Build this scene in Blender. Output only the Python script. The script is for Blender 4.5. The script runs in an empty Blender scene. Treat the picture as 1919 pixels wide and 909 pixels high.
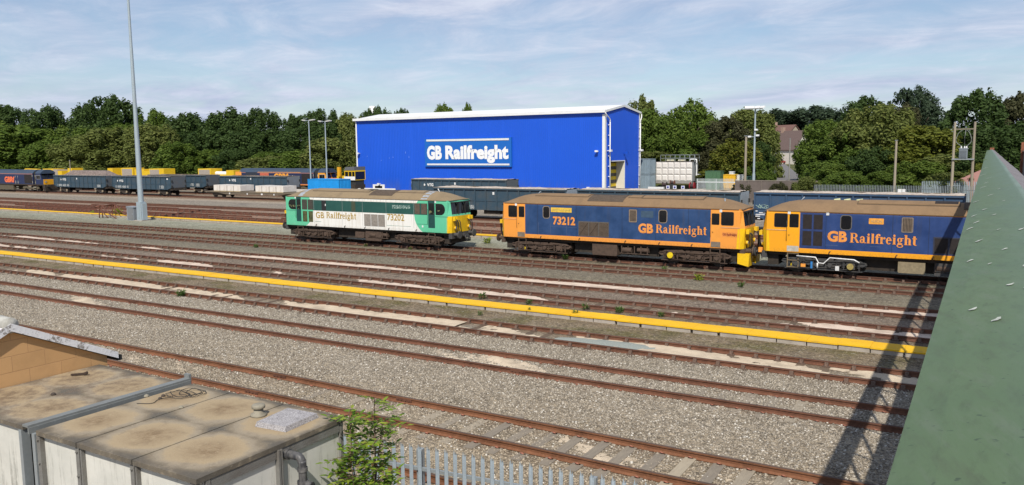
import bpy, bmesh, math, random
import numpy as np
from mathutils import Vector, Matrix
random.seed(7)
R = math.radians
scene = bpy.context.scene
COL = scene.collection

# ------------------------------------------------------------------ object helpers
def tag(o, label=None, cat=None, group=None, kind=None):
    if label: o['label'] = label
    if cat: o['category'] = cat
    if group: o['group'] = group
    if kind: o['kind'] = kind
    return o

def thing(name, label, cat, loc=(0, 0, 0), rz=0.0, group=None):
    o = bpy.data.objects.new(name, None)
    COL.objects.link(o)
    o.location = loc
    o.rotation_euler = (0, 0, rz)
    o.empty_display_size = 0.3
    return tag(o, label, cat, group)

def dup(root, loc, rz=None, label=None, group=None):
    r = root.copy(); COL.objects.link(r); r.location = loc
    if rz is not None: r.rotation_euler = (0, 0, rz)
    if label: r['label'] = label
    if group: r['group'] = group
    for ch in list(root.children):
        c = ch.copy(); COL.objects.link(c); c.parent = r
        for g in list(ch.children):
            d = g.copy(); COL.objects.link(d); d.parent = c
    return r

class MB:
    """collects shapes into one mesh"""
    def __init__(s): s.v = []; s.f = []; s.m = []; s.sm = []
    def add(s, verts, faces, mi=0, smooth=False):
        b = len(s.v); s.v += [tuple(p) for p in verts]
        for f in faces:
            s.f.append(tuple(i + b for i in f)); s.m.append(mi); s.sm.append(smooth)
        return s
    def box(s, x0, x1, y0, y1, z0, z1, mi=0, M=None):
        v = [(x0,y0,z0),(x1,y0,z0),(x1,y1,z0),(x0,y1,z0),(x0,y0,z1),(x1,y0,z1),(x1,y1,z1),(x0,y1,z1)]
        if M is not None: v = [tuple(M @ Vector(p)) for p in v]
        return s.add(v, [(0,3,2,1),(4,5,6,7),(0,1,5,4),(1,2,6,5),(2,3,7,6),(3,0,4,7)], mi)
    def bar(s, a, b, w, h=None, mi=0):
        """square bar from a to b"""
        a = Vector(a); b = Vector(b); d = b - a; L = d.length
        q = d.to_track_quat('Z', 'Y' if abs(d.normalized().y) < .9 else 'X')
        M = Matrix.Translation(a) @ q.to_matrix().to_4x4()
        h = h or w
        return s.box(-w/2, w/2, -h/2, h/2, 0, L, mi, M)
    def cyl(s, a, b, r0, r1=None, n=12, mi=0, smooth=True, caps=True):
        a = Vector(a); b = Vector(b); d = b - a
        q = d.to_track_quat('Z', 'Y').to_matrix()
        r1 = r0 if r1 is None else r1
        v = []
        for k, (c, r) in enumerate(((a, r0), (b, r1))):
            for i in range(n):
                t = 2*math.pi*i/n
                v.append(tuple(c + q @ Vector((r*math.cos(t), r*math.sin(t), 0))))
        s.add(v, [(i, (i+1) % n, n+(i+1) % n, n+i) for i in range(n)], mi, smooth)
        if caps:
            s.add(v[:n], [tuple(reversed(range(n)))], mi)
            s.add(v[n:], [tuple(range(n))], mi)
        return s
    def tube(s, pts, r, n=8, mi=0):
        pts = [Vector(p) for p in pts]; rings = []
        for i, p in enumerate(pts):
            d = (pts[min(i+1, len(pts)-1)] - pts[max(i-1, 0)])
            q = d.to_track_quat('Z', 'Y').to_matrix()
            rr = r[i] if isinstance(r, (list, tuple)) else r
            rings.append([tuple(p + q @ Vector((rr*math.cos(2*math.pi*k/n), rr*math.sin(2*math.pi*k/n), 0))) for k in range(n)])
        v = [p for ring in rings for p in ring]; f = []
        for i in range(len(pts)-1):
            for k in range(n):
                f.append((i*n+k, i*n+(k+1) % n, (i+1)*n+(k+1) % n, (i+1)*n+k))
        f.append(tuple(reversed(range(n)))); f.append(tuple(range((len(pts)-1)*n, len(pts)*n)))
        return s.add(v, f, mi, True)
    def lathe(s, prof, c=(0, 0, 0), n=16, mi=0, smooth=True):
        v = []; f = []
        for (r, z) in prof:
            for k in range(n):
                t = 2*math.pi*k/n
                v.append((c[0]+r*math.cos(t), c[1]+r*math.sin(t), c[2]+z))
        for i in range(len(prof)-1):
            for k in range(n):
                f.append((i*n+k, i*n+(k+1) % n, (i+1)*n+(k+1) % n, (i+1)*n+k))
        f.append(tuple(reversed(range(n)))); f.append(tuple(range((len(prof)-1)*n, len(prof)*n)))
        return s.add(v, f, mi, smooth)
    def prism(s, poly, axis, a, b, mi=0, smooth=False):
        """extrude a 2-D polygon along an axis; poly is (x,z) for 'y', (y,z) for 'x', (x,y) for 'z'"""
        n = len(poly)
        def P(p, t):
            return {'y': (p[0], t, p[1]), 'x': (t, p[0], p[1]), 'z': (p[0], p[1], t)}[axis]
        v = [P(p, a) for p in poly] + [P(p, b) for p in poly]
        f = [(i, (i+1) % n, n+(i+1) % n, n+i) for i in range(n)]
        s.add(v, f, mi, smooth)
        s.add(v[:n], [tuple(reversed(range(n)))], mi); s.add(v[n:], [tuple(range(n))], mi)
        return s
    def cut(s):
        s.marks = getattr(s, 'marks', [(0, 0)]) + [(len(s.v), len(s.f))]; return s
    def build_each(s, name, mat=None, parent=None, loc=None):
        mk = getattr(s, 'marks', [(0, 0)]) + [(len(s.v), len(s.f))]; out = []
        for (v0, f0), (v1, f1) in zip(mk, mk[1:]):
            if f1 == f0: continue
            q = MB(); q.v = s.v[v0:v1]; q.f = [tuple(i-v0 for i in f) for f in s.f[f0:f1]]; q.m = s.m[f0:f1]; q.sm = s.sm[f0:f1]
            out.append(q.build(name, mat, parent, None, loc))
        return out
    def build(s, name, mat=None, parent=None, label=None, loc=None):
        me = bpy.data.meshes.new(name)
        me.from_pydata(s.v, [], s.f)
        mats = mat if isinstance(mat, (list, tuple)) else [mat]
        for m in mats:
            if m: me.materials.append(m)
        me.polygons.foreach_set('material_index', s.m)
        me.polygons.foreach_set('use_smooth', s.sm)
        bm = bmesh.new(); bm.from_mesh(me)
        bmesh.ops.recalc_face_normals(bm, faces=bm.faces)
        bm.to_mesh(me); bm.free()
        me.update()
        o = bpy.data.objects.new(name, me); COL.objects.link(o)
        if parent: o.parent = parent
        if loc: o.location = loc
        if label: o['label'] = label
        return o

def smooth_path(pts, n=6):
    """Catmull-Rom through pts"""
    P = [Vector(p) for p in pts]; P = [P[0]*2-P[1]] + P + [P[-1]*2-P[-2]]; out = []
    for i in range(1, len(P)-2):
        for k in range(n):
            t = k/n
            a, b, c, d = P[i-1], P[i], P[i+1], P[i+2]
            out.append(0.5*((2*b)+(c-a)*t+(2*a-5*b+4*c-d)*t*t+(3*b-a-3*c+d)*t**3))
    out.append(P[-2]); return out

# ------------------------------------------------------------------ node helpers
class X:
    """a node socket (or number) with arithmetic"""
    def __init__(s, nt, v): s.nt = nt; s.v = v
    def op(s, o, b=None, c=None, clamp=False):
        n = s.nt.nodes.new('ShaderNodeMath'); n.operation = o; n.use_clamp = clamp
        for i, a in enumerate((s, b, c)):
            if a is None: continue
            a = a.v if isinstance(a, X) else a
            if isinstance(a, (int, float)): n.inputs[i].default_value = a
            else: s.nt.links.new(a, n.inputs[i])
        return X(s.nt, n.outputs[0])
    def __add__(s, b): return s.op('ADD', b)
    def __sub__(s, b): return s.op('SUBTRACT', b)
    def __mul__(s, b): return s.op('MULTIPLY', b)
    def __truediv__(s, b): return s.op('DIVIDE', b)
    def gt(s, b): return s.op('GREATER_THAN', b)
    def lt(s, b): return s.op('LESS_THAN', b)
    def mx(s, b): return s.op('MAXIMUM', b)
    def mn(s, b): return s.op('MINIMUM', b)
    def inv(s): return X(s.nt, 1.0).op('SUBTRACT', s)
    def ab(s): return s.op('ABSOLUTE')
    def frac(s): return s.op('FRACT')
    def pw(s, b): return s.op('POWER', b)
    def ramp(s, a, b):
        """0 at a, 1 at b"""
        n = s.nt.nodes.new('ShaderNodeMapRange'); n.clamp = True
        s.nt.links.new(s.v, n.inputs[0]); n.inputs[1].default_value = a; n.inputs[2].default_value = b
        return X(s.nt, n.outputs[0])

class Mat:
    def __init__(s, name, rough=0.6, metal=0.0, spec=0.5):
        s.m = bpy.data.materials.new(name); s.m.use_nodes = True
        s.nt = s.m.node_tree; s.b = s.nt.nodes['Principled BSDF']
        s.b.inputs['Roughness'].default_value = rough
        s.b.inputs['Metallic'].default_value = metal
        s.b.inputs['Specular IOR Level'].default_value = spec
        s._c = {}
    def coord(s, kind='Object'):
        if kind not in s._c:
            n = s.nt.nodes.new('ShaderNodeTexCoord'); s._c[kind] = n.outputs[kind]
        return s._c[kind]
    def xyz(s, kind='Object'):
        n = s.nt.nodes.new('ShaderNodeSeparateXYZ'); s.nt.links.new(s.coord(kind), n.inputs[0])
        return [X(s.nt, o) for o in n.outputs]
    def world(s):
        if 'W' not in s._c:
            s._c['W'] = s.nt.nodes.new('ShaderNodeNewGeometry').outputs['Position']
        n = s.nt.nodes.new('ShaderNodeSeparateXYZ'); s.nt.links.new(s._c['W'], n.inputs[0])
        return [X(s.nt, o) for o in n.outputs]
    def vec(s, x, y, z):
        n = s.nt.nodes.new('ShaderNodeCombineXYZ')
        for i, a in enumerate((x, y, z)):
            a = a.v if isinstance(a, X) else a
            if isinstance(a, (int, float)): n.inputs[i].default_value = a
            else: s.nt.links.new(a, n.inputs[i])
        return n.outputs[0]
    def scaled(s, sx, sy, sz, kind='Object'):
        x, y, z = s.xyz(kind) if kind != 'W' else s.world()
        return s.vec(x*sx, y*sy, z*sz)
    def noise(s, scale, detail=4, rough=0.55, co=None, dist=0.0):
        n = s.nt.nodes.new('ShaderNodeTexNoise'); n.inputs['Scale'].default_value = scale
        n.inputs['Detail'].default_value = detail; n.inputs['Roughness'].default_value = rough
        n.inputs['Distortion'].default_value = dist
        s.nt.links.new(co if co is not None else s.coord(), n.inputs['Vector'])
        return X(s.nt, n.outputs['Fac'])
    def voro(s, scale, co=None, feature='F1', out='Distance'):
        n = s.nt.nodes.new('ShaderNodeTexVoronoi'); n.feature = feature; n.inputs['Scale'].default_value = scale
        s.nt.links.new(co if co is not None else s.coord(), n.inputs['Vector'])
        return X(s.nt, n.outputs[out]) if out != 'Color' else n.outputs['Color']
    def mix(s, fac, a, b, blend='MIX'):
        n = s.nt.nodes.new('ShaderNodeMix'); n.data_type = 'RGBA'; n.blend_type = blend
        for sock, v in ((n.inputs[0], fac), (n.inputs[6], a), (n.inputs[7], b)):
            v = v.v if isinstance(v, X) else v
            if isinstance(v, (int, float)): sock.default_value = v
            elif isinstance(v, (tuple, list)): sock.default_value = (*v[:3], 1)
            else: s.nt.links.new(v, sock)
        return n.outputs[2]
    def color(s, c):
        if isinstance(c, (tuple, list)): s.b.inputs['Base Color'].default_value = (*c[:3], 1)
        else: s.nt.links.new(c, s.b.inputs['Base Color'])
        return s
    def rough(s, r):
        if isinstance(r, X): s.nt.links.new(r.v, s.b.inputs['Roughness'])
        else: s.b.inputs['Roughness'].default_value = r
        return s
    def bump(s, h, strength=0.3, dist=0.02):
        n = s.nt.nodes.new('ShaderNodeBump'); n.inputs['Strength'].default_value = strength
        n.inputs['Distance'].default_value = dist
        s.nt.links.new(h.v, n.inputs['Height']); s.nt.links.new(n.outputs[0], s.b.inputs['Normal'])
        return s

def lin(r, g, b):
    """sRGB 0-255 -> linear"""
    return tuple(((c/255)/12.92 if c/255 <= .04045 else ((c/255+.055)/1.055)**2.4) for c in (r, g, b))

def paint(name, col, rough=0.5, dirt=(0.09, 0.065, 0.045), amt=0.35, scale=1.2, streak=True, metal=0.0, bump=0.0):
    """weathered paint: cloudy dirt with faint vertical streaks"""
    M = Mat(name, rough, metal, 0.4)
    n1 = M.noise(scale, 5, 0.6)
    f = n1.ramp(0.45, 0.78)*amt
    if streak:
        n2 = M.noise(2.2, 4, 0.6, M.scaled(3.0, 3.0, 0.22))
        f = f.mx(n2.ramp(0.55, 0.8)*amt)
    c = M.mix(f, col, dirt)
    v = M.noise(scale*7, 3, 0.6)
    c = M.mix(v.ramp(0.3, 0.8)*0.16, c, (1, 1, 1), 'OVERLAY')
    M.color(c)
    M.rough(n1*0.3 + (rough-0.12))
    if bump: M.bump(M.noise(60, 3), bump, 0.01)
    return M.m

def flat(name, col, rough=0.5, metal=0.0, var=0.12, scale=8, spec=0.5):
    M = Mat(name, rough, metal, spec)
    n = M.noise(scale, 4, 0.6)
    d = tuple(c*(1-var*2) for c in col); l = tuple(min(1, c*(1+var)) for c in col)
    M.color(M.mix(n.ramp(0.3, 0.7), d, l))
    return M.m

# ------------------------------------------------------------------ lettering
_fc = {}
def text_shape(txt, bold=0.0):
    """glyph mesh in the XZ plane (verts, faces), baseline z=0"""
    key = (txt, bold)
    if key in _fc: return _fc[key]
    cu = bpy.data.curves.new('lettering_curve', 'FONT'); cu.body = txt; cu.size = 1.0; cu.offset = bold
    cu.resolution_u = 3
    ob = bpy.data.objects.new('lettering_curve', cu); COL.objects.link(ob)
    bpy.context.view_layer.update()
    dg = bpy.context.evaluated_depsgraph_get()
    me = ob.evaluated_get(dg).to_mesh()
    v = [(p.co.x, 0.0, p.co.y) for p in me.vertices]; f = [tuple(p.vertices) for p in me.polygons]
    ob.evaluated_get(dg).to_mesh_clear()
    bpy.data.objects.remove(ob); bpy.data.curves.remove(cu)
    _fc[key] = (v, f)
    return v, f

def letters(txt, bold=0.02, serif=False):
    """verts, faces and cap height of a word; serif=True adds slab feet to the stems"""
    if not serif:
        v, f = text_shape(txt, bold)
        return list(v), list(f)
    V = []; Fc = []; x = 0.0; lay = 0
    def put(pts, faces):
        nonlocal lay
        lay += 1; d = -0.003*(lay % 6 + 1); b = len(V)
        V.extend([(x+p[0], d, p[1]) for p in pts]); Fc.extend([tuple(i+b for i in q) for q in faces])
    def rect(x0, x1, z0, z1): put([(x0, z0), (x1, z0), (x1, z1), (x0, z1)], [(0, 1, 2, 3)])
    def quad(*p): put(p, [(0, 1, 2, 3)])
    def ring(cx, cz, rx, rz, tx, tz, a0, a1, n=18):
        P = []
        for i in range(n+1):
            t = R(a0+(a1-a0)*i/n); P += [(cx+rx*math.cos(t), cz+rz*math.sin(t)), (cx+(rx-tx)*math.cos(t), cz+(rz-tz)*math.sin(t))]
        put(P, [(2*i, 2*i+2, 2*i+3, 2*i+1) for i in range(n)])
    def ball(cx, cz, r): put([(cx+r*math.cos(i*.6283), cz+r*math.sin(i*.6283)) for i in range(10)], [tuple(range(10))])
    k = bold; S = .045
    for ch in txt:
        if ch == 'R':
            rect(.16-k, .36+k, 0, 1); rect(.04, .5, 0, S); rect(.04, .3, 1-S, 1); ring(.52, .735, .35, .265, .2+k, .07, -90, 90); rect(.3, .53, .93, 1); rect(.3, .53, .47, .54)
            quad((.50, .5), (.72, .5), (1.04, .03), (.80-k, .03)); rect(.78, 1.1, 0, S); w = 1.07
        elif ch == 'a':
            ring(.29, .2, .25, .215, .17+k, .07, 30, 330); rect(.40-k, .58, .06, .5); ring(.33, .46, .25, .245, .18, .07, 0, 150); ball(.15, .54, .085); rect(.5, .74, 0, .075); quad((.2, .36), (.45, .42), (.45, .36), (.22, .31)); w = .76
        elif ch in 'il':
            t = .70 if ch == 'i' else 1.0
            rect(.11-k, .31+k, 0, t); rect(.02, .40, 0, S); rect(.02, .2, t-S*1.3, t)
            if ch == 'i': ball(.21, .885, .12)
            w = .44
        elif ch == 'f':
            rect(.11-k, .31+k, 0, .76); rect(.02, .44, 0, S); ring(.36, .74, .25+k, .265, .2+2*k, .08, 50, 180); ball(.47, .87, .10); rect(.0, .46, .62, .70); w = .47
        elif ch == 'r':
            rect(.11-k, .31+k, 0, .70); rect(.02, .44, 0, S); rect(.02, .2, .70-S*1.3, .70); quad((.28, .46), (.44, .70), (.56, .70), (.28, .36)); ball(.52, .585, .115); w = .63
        elif ch == 'e':
            ring(.33, .345, .30, .36, .19+k, .07, 0, 318); rect(.2, .6, .345, .415); w = .68
        elif ch == 'g':
            ring(.32, .465, .26, .24, .16+k, .06, 0, 360); rect(.46, .72, .60, .68); ring(.36, -.11, .34, .185, .12, .075, 0, 360); quad((.09, .02), (.6, .06), (.58, .16), (.14, .16)); quad((.13, .1), (.25, .1), (.3, .26), (.2, .28)); w = .74
        elif ch == 'h':
            rect(.11-k, .31+k, 0, 1); rect(.02, .40, 0, S); rect(.02, .2, 1-S*1.3, 1); ring(.45, .44, .255, .265, .2+k, .09, 0, 130); rect(.505-k, .705, 0, .45); rect(.42, .80, 0, S); w = .84
        elif ch == 't':
            rect(.12-k, .32+k, .12, .90); rect(.01, .48, .62, .70); ring(.34, .15, .22+k, .165, .2+2*k, .09, 180, 310); w = .49
        x += w + .02
    return V, Fc

def lettering(parent, txt, x0, x1, z0, z1, y, mat, bold=0.02, serif=False, name='lettering', shear=0.0, face='-y'):
    """fit a word into the box x0..x1, baseline z0, cap top z1, on the plane y"""
    v, f = letters(txt, bold, serif)
    cap = text_shape('R' if any(c.isupper() or c.isdigit() for c in txt) else 'h', bold)[0]
    ch = max(p[2] for p in cap)
    a = min(p[0] for p in v); b = max(p[0] for p in v)
    if serif: ch = 1.0
    sx = (x1-x0)/(b-a); sz = (z1-z0)/ch
    mb = MB()
    if face == '-y': vv = [(x0+(p[0]-a)*sx, y+p[1]*sx, z0+p[2]*sz) for p in v]
    else: vv = [(y-p[1]*sx, x0+(p[0]-a)*sx, z0+p[2]*sz) for p in v]
    mb.add(vv, f)
    return mb.build(name, mat, parent)
# ------------------------------------------------------------------ materials
def M_ground():
    M = Mat('ballast_ground', 0.95, 0, 0.2)
    x, y, z = M.world()
    co = M._c['W']
    wob = M.noise(0.35, 3, 0.6, co)
    yy = y + (wob - 0.5)*1.6
    n = M.nt.nodes.new('ShaderNodeValToRGB'); cr = n.color_ramp; cr.interpolation = 'LINEAR'
    stops = [(8, (0.261, 0.212, 0.147)), (14.5, (0.284, 0.233, 0.164)), (19.5, (0.295, 0.246, 0.179)), (23.3, (0.276, 0.236, 0.176)), (25.6, (0.215, 0.172, 0.119)), (27.4, (0.204, 0.157, 0.101)), (29.6, (0.189, 0.15, 0.098)), (32.6, (0.214, 0.167, 0.125)), (34.0, (0.204, 0.163, 0.125)), (36.6, (0.204, 0.177, 0.125)), (39, (0.179, 0.157, 0.117)), (42, (0.174, 0.144, 0.094)), (46.5, (0.23, 0.218, 0.158)), (50.5, (0.307, 0.31, 0.239)), (53, (0.266, 0.197, 0.138)), (58, (0.253, 0.159, 0.109)), (63.5, (0.266, 0.189, 0.138)), (67.5, (0.196, 0.156, 0.113)), (69.5, (0.26, 0.229, 0.183)), (73.5, (0.246, 0.212, 0.172)), (76, (0.361, 0.305, 0.237)), (77.4, (0.228, 0.166, 0.114)), (83, (0.209, 0.156, 0.11)), (95, (0.209, 0.184, 0.141)), (108, (0.19, 0.175, 0.15)), (130, (0.085, 0.092, 0.044))]
    while len(cr.elements) < len(stops): cr.elements.new(0.5)
    for e, (p, c) in zip(cr.elements, stops): e.position = p/140; e.color = (*c, 1)
    M.nt.links.new((yy/140).v, n.inputs[0])
    c = n.outputs[0]
    # green-brown moss below the walkway
    ms = M.noise(0.55, 4, 0.6, co)
    band = y.ramp(25.8, 26.6)*y.ramp(28.2, 27.8)
    c = M.mix(band*ms.ramp(.46, .62)*0.75, c, (.105, .095, .03))
    band2 = y.ramp(42, 48)*y.ramp(52, 49)
    c = M.mix(band2*ms.ramp(.5, .7)*0.5, c, (.13, .12, .05))
    # oily dirt inside the tracks
    d = M.noise(0.9, 5, 0.65, co)
    c = M.mix(d.ramp(.5, .75)*0.35, c, (.10, .085, .065))
    # stones: two sizes of cells, finer far away looks the same
    v = M.voro(19, co, 'F1', 'Color')
    sv = M.nt.nodes.new('ShaderNodeSeparateColor'); M.nt.links.new(v, sv.inputs[0])
    f1 = X(M.nt, sv.outputs[0])
    v2 = M.voro(6.5, co, 'F1', 'Color')
    sv2 = M.nt.nodes.new('ShaderNodeSeparateColor'); M.nt.links.new(v2, sv2.inputs[0])
    f2 = X(M.nt, sv2.outputs[0])
    st = f1*0.62 + f2*0.38
    c = M.mix(0.95, c, M.mix(st, (.42, .42, .43), (1.72, 1.70, 1.66)), 'MULTIPLY')
    c = M.mix(f1.gt(0.955)*0.45, c, (.44, .40, .34))
    # rust stained and dusty ballast beside the rails, broad worn patches
    big = M.noise(.22, 4, .6, co)
    c = M.mix(big.ramp(.5, .72)*y.ramp(30, 24)*.35, c, (.235, .185, .13))
    c = M.mix(big.ramp(.45, .28)*y.ramp(30, 24)*.25, c, (.40, .38, .34))
    rs = None
    for ry in (11.13, 12.63, 14.95, 16.45, 20.33, 21.83, 24.19, 25.69, 30.43, 31.93, 34.47, 35.97):
        q = (y-ry).ab().ramp(.62, .06); rs = q if rs is None else rs.mx(q)
    c = M.mix(rs*d.ramp(.28, .58)*.65, c, (.165, .108, .07))
    # ballast coloured near-black under the standing locomotives, left out between two of them
    under_loco = y.ramp(43.0, 43.5)*y.ramp(46.4, 45.7)*(x + (d-.5)*5).ramp(-47, -45)*x.ramp(14, 10)
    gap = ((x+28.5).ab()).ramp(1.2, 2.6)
    c = M.mix(under_loco*gap*d.ramp(.25, .5)*.85, c, (.022, .018, .015))
    M.color(c)
    h = M.voro(19, co)*-1.0 + M.noise(9, 4, .6, co)*0.6
    M.bump(h, 1.0, 0.05)
    return M.m

def M_rust(name, side, top, edge=0.0):
    M = Mat(name, 0.72, 0.15, 0.35)
    x, y, z = M.world()
    n = M.noise(1.3, 5, .65, M._c['W']); n2 = M.noise(14, 4, .6, M._c['W'])
    s = M.mix(n.ramp(.35, .7), side, tuple(c*.55 for c in side))
    s = M.mix(n2.ramp(.45, .75)*0.5, s, tuple(min(1, c*1.45) for c in side))
    g = M.nt.nodes.new('ShaderNodeNewGeometry')
    q = M.nt.nodes.new('ShaderNodeSeparateXYZ'); M.nt.links.new(g.outputs['Normal'], q.inputs[0])
    up = X(M.nt, q.outputs[2]).gt(.7)*z.gt(-.03)
    M.color(M.mix(up, s, M.mix(n.ramp(.3, .7), top, tuple(c*.7 for c in top))))
    return M.m

def M_wood(name, a, b):
    M = Mat(name, 0.9, 0, 0.2)
    oi = M.nt.nodes.new('ShaderNodeObjectInfo')
    r = X(M.nt, oi.outputs['Random'])
    n = M.noise(3, 5, .65, M.scaled(6, 1.0, 4))
    c = M.mix((n*0.6 + r*0.5).ramp(.3, .85), a, b)
    M.color(c); M.bump(n, .4, .01)
    return M.m

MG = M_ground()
RUST_NEAR = M_rust('rail_rust_orange', (.215, .094, .047), (.12, .077, .057))
RUST_RED = M_rust('rail_rust_red', (.172, .075, .043), (.112, .067, .051))
RUST_DARK = M_rust('rail_rust_brown', (.15, .068, .042), (.115, .06, .045))
RUST_SCRAP = M_rust('scrap_rust', (.165, .068, .042), (.14, .062, .043))
SLEEPER_PALE = M_wood('sleeper_pale', (.20, .17, .135), (.37, .315, .23))
SLEEPER_DARK = M_wood('sleeper_dark', (.095, .07, .05), (.17, .125, .085))
CHAIR = flat('chair_iron', (.13, .08, .055), .85, var=.3, scale=30)
CLIP = flat('rail_clip_rust', (.34, .13, .08), .7, var=.2, scale=30)

# ------------------------------------------------------------------ ground
def fnoise(x, y, s=0):
    return (math.sin(x*1.7+s)*math.sin(y*2.3+s*1.3)+math.sin(x*.63+1.1+s)*math.sin(y*.9+.4)+.5*math.sin(x*4.1+y*3.3+s))/2.5
def ground():
    xs = sorted(set([-2500, -1200, -600, -350, -220, -160, 20, 60, 150, 400, 1000, 2500] + [round(-130+i*1.2, 2) for i in range(50)] + [round(-70+i*.4, 2) for i in range(196)]))
    ys = sorted(set([-600, -200, -60, -20, 0, 3, 5, 7, 140, 200, 350, 700, 1500, 3000] + [round(8+i*.3, 2) for i in range(150)] + [53+i*2.0 for i in range(36)]))
    nx, ny = len(xs), len(ys)
    v = []
    for yv in ys:
        for xv in xs:
            z = -.172
            if -131 < xv < 9 and 8 <= yv < 53: z += .012*fnoise(xv*1.9, yv*2.1)
            v.append((xv, yv, z))
    f = [(j*nx+i, j*nx+i+1, (j+1)*nx+i+1, (j+1)*nx+i) for j in range(ny-1) for i in range(nx-1)]
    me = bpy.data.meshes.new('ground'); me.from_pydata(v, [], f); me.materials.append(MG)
    me.polygons.foreach_set('use_smooth', [True]*len(f))
    o = bpy.data.objects.new('ground', me); COL.objects.link(o)
    tag(o, kind='structure')
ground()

def stones():
    """loose ballast stones lying over the near ballast"""
    rng = np.random.default_rng(3)
    N = 150000
    Y = 10 + 14.2*np.sqrt(rng.random(N))
    Y = np.where(rng.random(N) < .3, 10+14*rng.random(N), Y)
    Xc = -(.02 + 1.36*rng.random(N)**1.08)*Y*1.62 - 0.2 + 1.5
    keep = np.ones(N, bool)
    for yr in (11.16, 12.6, 14.95, 16.45, 20.35, 21.85):
        keep &= np.abs(Y-yr) > .085
    Xc, Y = Xc[keep], Y[keep]; N = len(Y)
    base = np.array([(1,0,0),(-1,0,0),(0,1,0),(0,-1,0),(0,0,1),(0,0,-1)], float)
    tri = np.array([(0,2,4),(2,1,4),(1,3,4),(3,0,4),(2,0,5),(1,2,5),(3,1,5),(0,3,5)])
    S = (.019+.022*rng.random(N))[:, None, None]*(.65+.7*rng.random((N, 6, 1)))
    a = rng.random(N)*6.283; b = (rng.random(N)-.5)*1.6
    ca, sa, cb, sb = np.cos(a), np.sin(a), np.cos(b), np.sin(b)
    Rm = np.zeros((N, 3, 3)); Rm[:,0,0]=ca; Rm[:,0,1]=-sa*cb; Rm[:,0,2]=sa*sb; Rm[:,1,0]=sa; Rm[:,1,1]=ca*cb; Rm[:,1,2]=-ca*sb; Rm[:,2,1]=sb; Rm[:,2,2]=cb
    P = np.einsum('nij,kj->nki', Rm, base)*S*np.array([1.1, 1.0, .7])
    Z = -.172 + .010*(rng.random(N)-.3)
    P += np.stack([Xc, Y, Z], 1)[:, None, :]
    V = P.reshape(-1, 3); F = (tri[None]+(np.arange(N)*6)[:, None, None]).reshape(-1, 3)
    me = bpy.data.meshes.new('ballast_stones')
    me.vertices.add(len(V)); me.vertices.foreach_set('co', V.astype(np.float32).ravel())
    me.loops.add(F.size); me.loops.foreach_set('vertex_index', F.astype(np.int32).ravel())
    me.polygons.add(len(F)); me.polygons.foreach_set('loop_start', np.arange(0, F.size, 3, dtype=np.int32))
    me.update(calc_edges=True)
    M = Mat('ballast_stone', .92, 0, .2)
    g = M.nt.nodes.new('ShaderNodeNewGeometry'); r = X(M.nt, g.outputs['Random Per Island'])
    x, y, z = M.world()
    near = M.mix(r, (.15, .117, .080), (.46, .38, .27)); far = M.mix(r, (.145, .123, .096), (.43, .378, .30))
    M.color(M.mix(r.gt(.95), M.mix(y.ramp(13, 17.5), near, far), (.56, .52, .45)))
    me.materials.append(M.m)
    o = bpy.data.objects.new('gravel', me); COL.objects.link(o); tag(o, 'loose grey and beige ballast stones strewn over the near track beds', 'gravel', kind='stuff')
stones()

# ------------------------------------------------------------------ tracks
PROF = [(-.07,-.159),(.07,-.159),(.07,-.148),(.014,-.118),(.012,-.045),(.036,-.038),(.036,-.005),(.03,0),(-.03,0),(-.036,-.005),(-.036,-.038),(-.012,-.045),(-.014,-.118),(-.07,-.148)]
def rail_mb(fy, off, x0, x1, step=3.0, seed=0):
    mb = MB(); n = max(2, int((x1-x0)/step)); st = [x0+(x1-x0)*i/n for i in range(n+1)]
    rg = random.Random(seed); k = len(PROF); v = []
    for xv in st:
        jy = rg.uniform(-.012, .012); jz = rg.uniform(-.012, .004)
        for (a, b) in PROF: v.append((xv, fy(xv)+off+a+jy, b+jz))
    f = [(i*k+j, i*k+(j+1) % k, (i+1)*k+(j+1) % k, (i+1)*k+j) for i in range(n) for j in range(k)]
    f += [tuple(range(k)), tuple(range(n*k, (n+1)*k))]
    mb.add(v, f); return mb

def clip_mb(mb, y, mi):
    for s in (-1, 1):
        c = Vector((0, y+s*.115, -.128))
        pts = [c+Vector((.045*math.cos(t), s*.02+.03*math.sin(t)*s, .03*math.sin(t*.5+.4))) for t in [i*.9 for i in range(7)]]
        mb.tube(pts, .011, 5, mi)
        mb.box(-.06, .06, y+s*.09-.035, y+s*.09+.035, -.155, -.14, mi)

def sleeper_mesh(kind):
    mb = MB()
    if kind == 'flat':
        mb.box(-.125, .125, -1.22, 1.22, -.29, -.140, 0)
        for yv in (-.752, .752): clip_mb(mb, yv, 1)
    else:
        mb.box(-.125, .125, -1.28, 1.28, -.29, -.163, 0)
        for yv in (-.752, .752):
            mb.box(-.11, .11, yv-.2, yv+.2, -.164, -.135, 1)
            for s in (-1, 1):
                mb.prism([(yv+s*.02, -.135), (yv+s*.15, -.135), (yv+s*.10, -.03), (yv+s*.045, -.03)], 'x', -.055, .055, 1)
    return mb
proto_flat = sleeper_mesh('flat').build('sleeper', [SLEEPER_PALE, CLIP]); me_flat = proto_flat.data; bpy.data.objects.remove(proto_flat)
proto_chair = sleeper_mesh('chair').build('sleeper', [SLEEPER_DARK, CHAIR]); me_chair = proto_chair.data; bpy.data.objects.remove(proto_chair)

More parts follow.
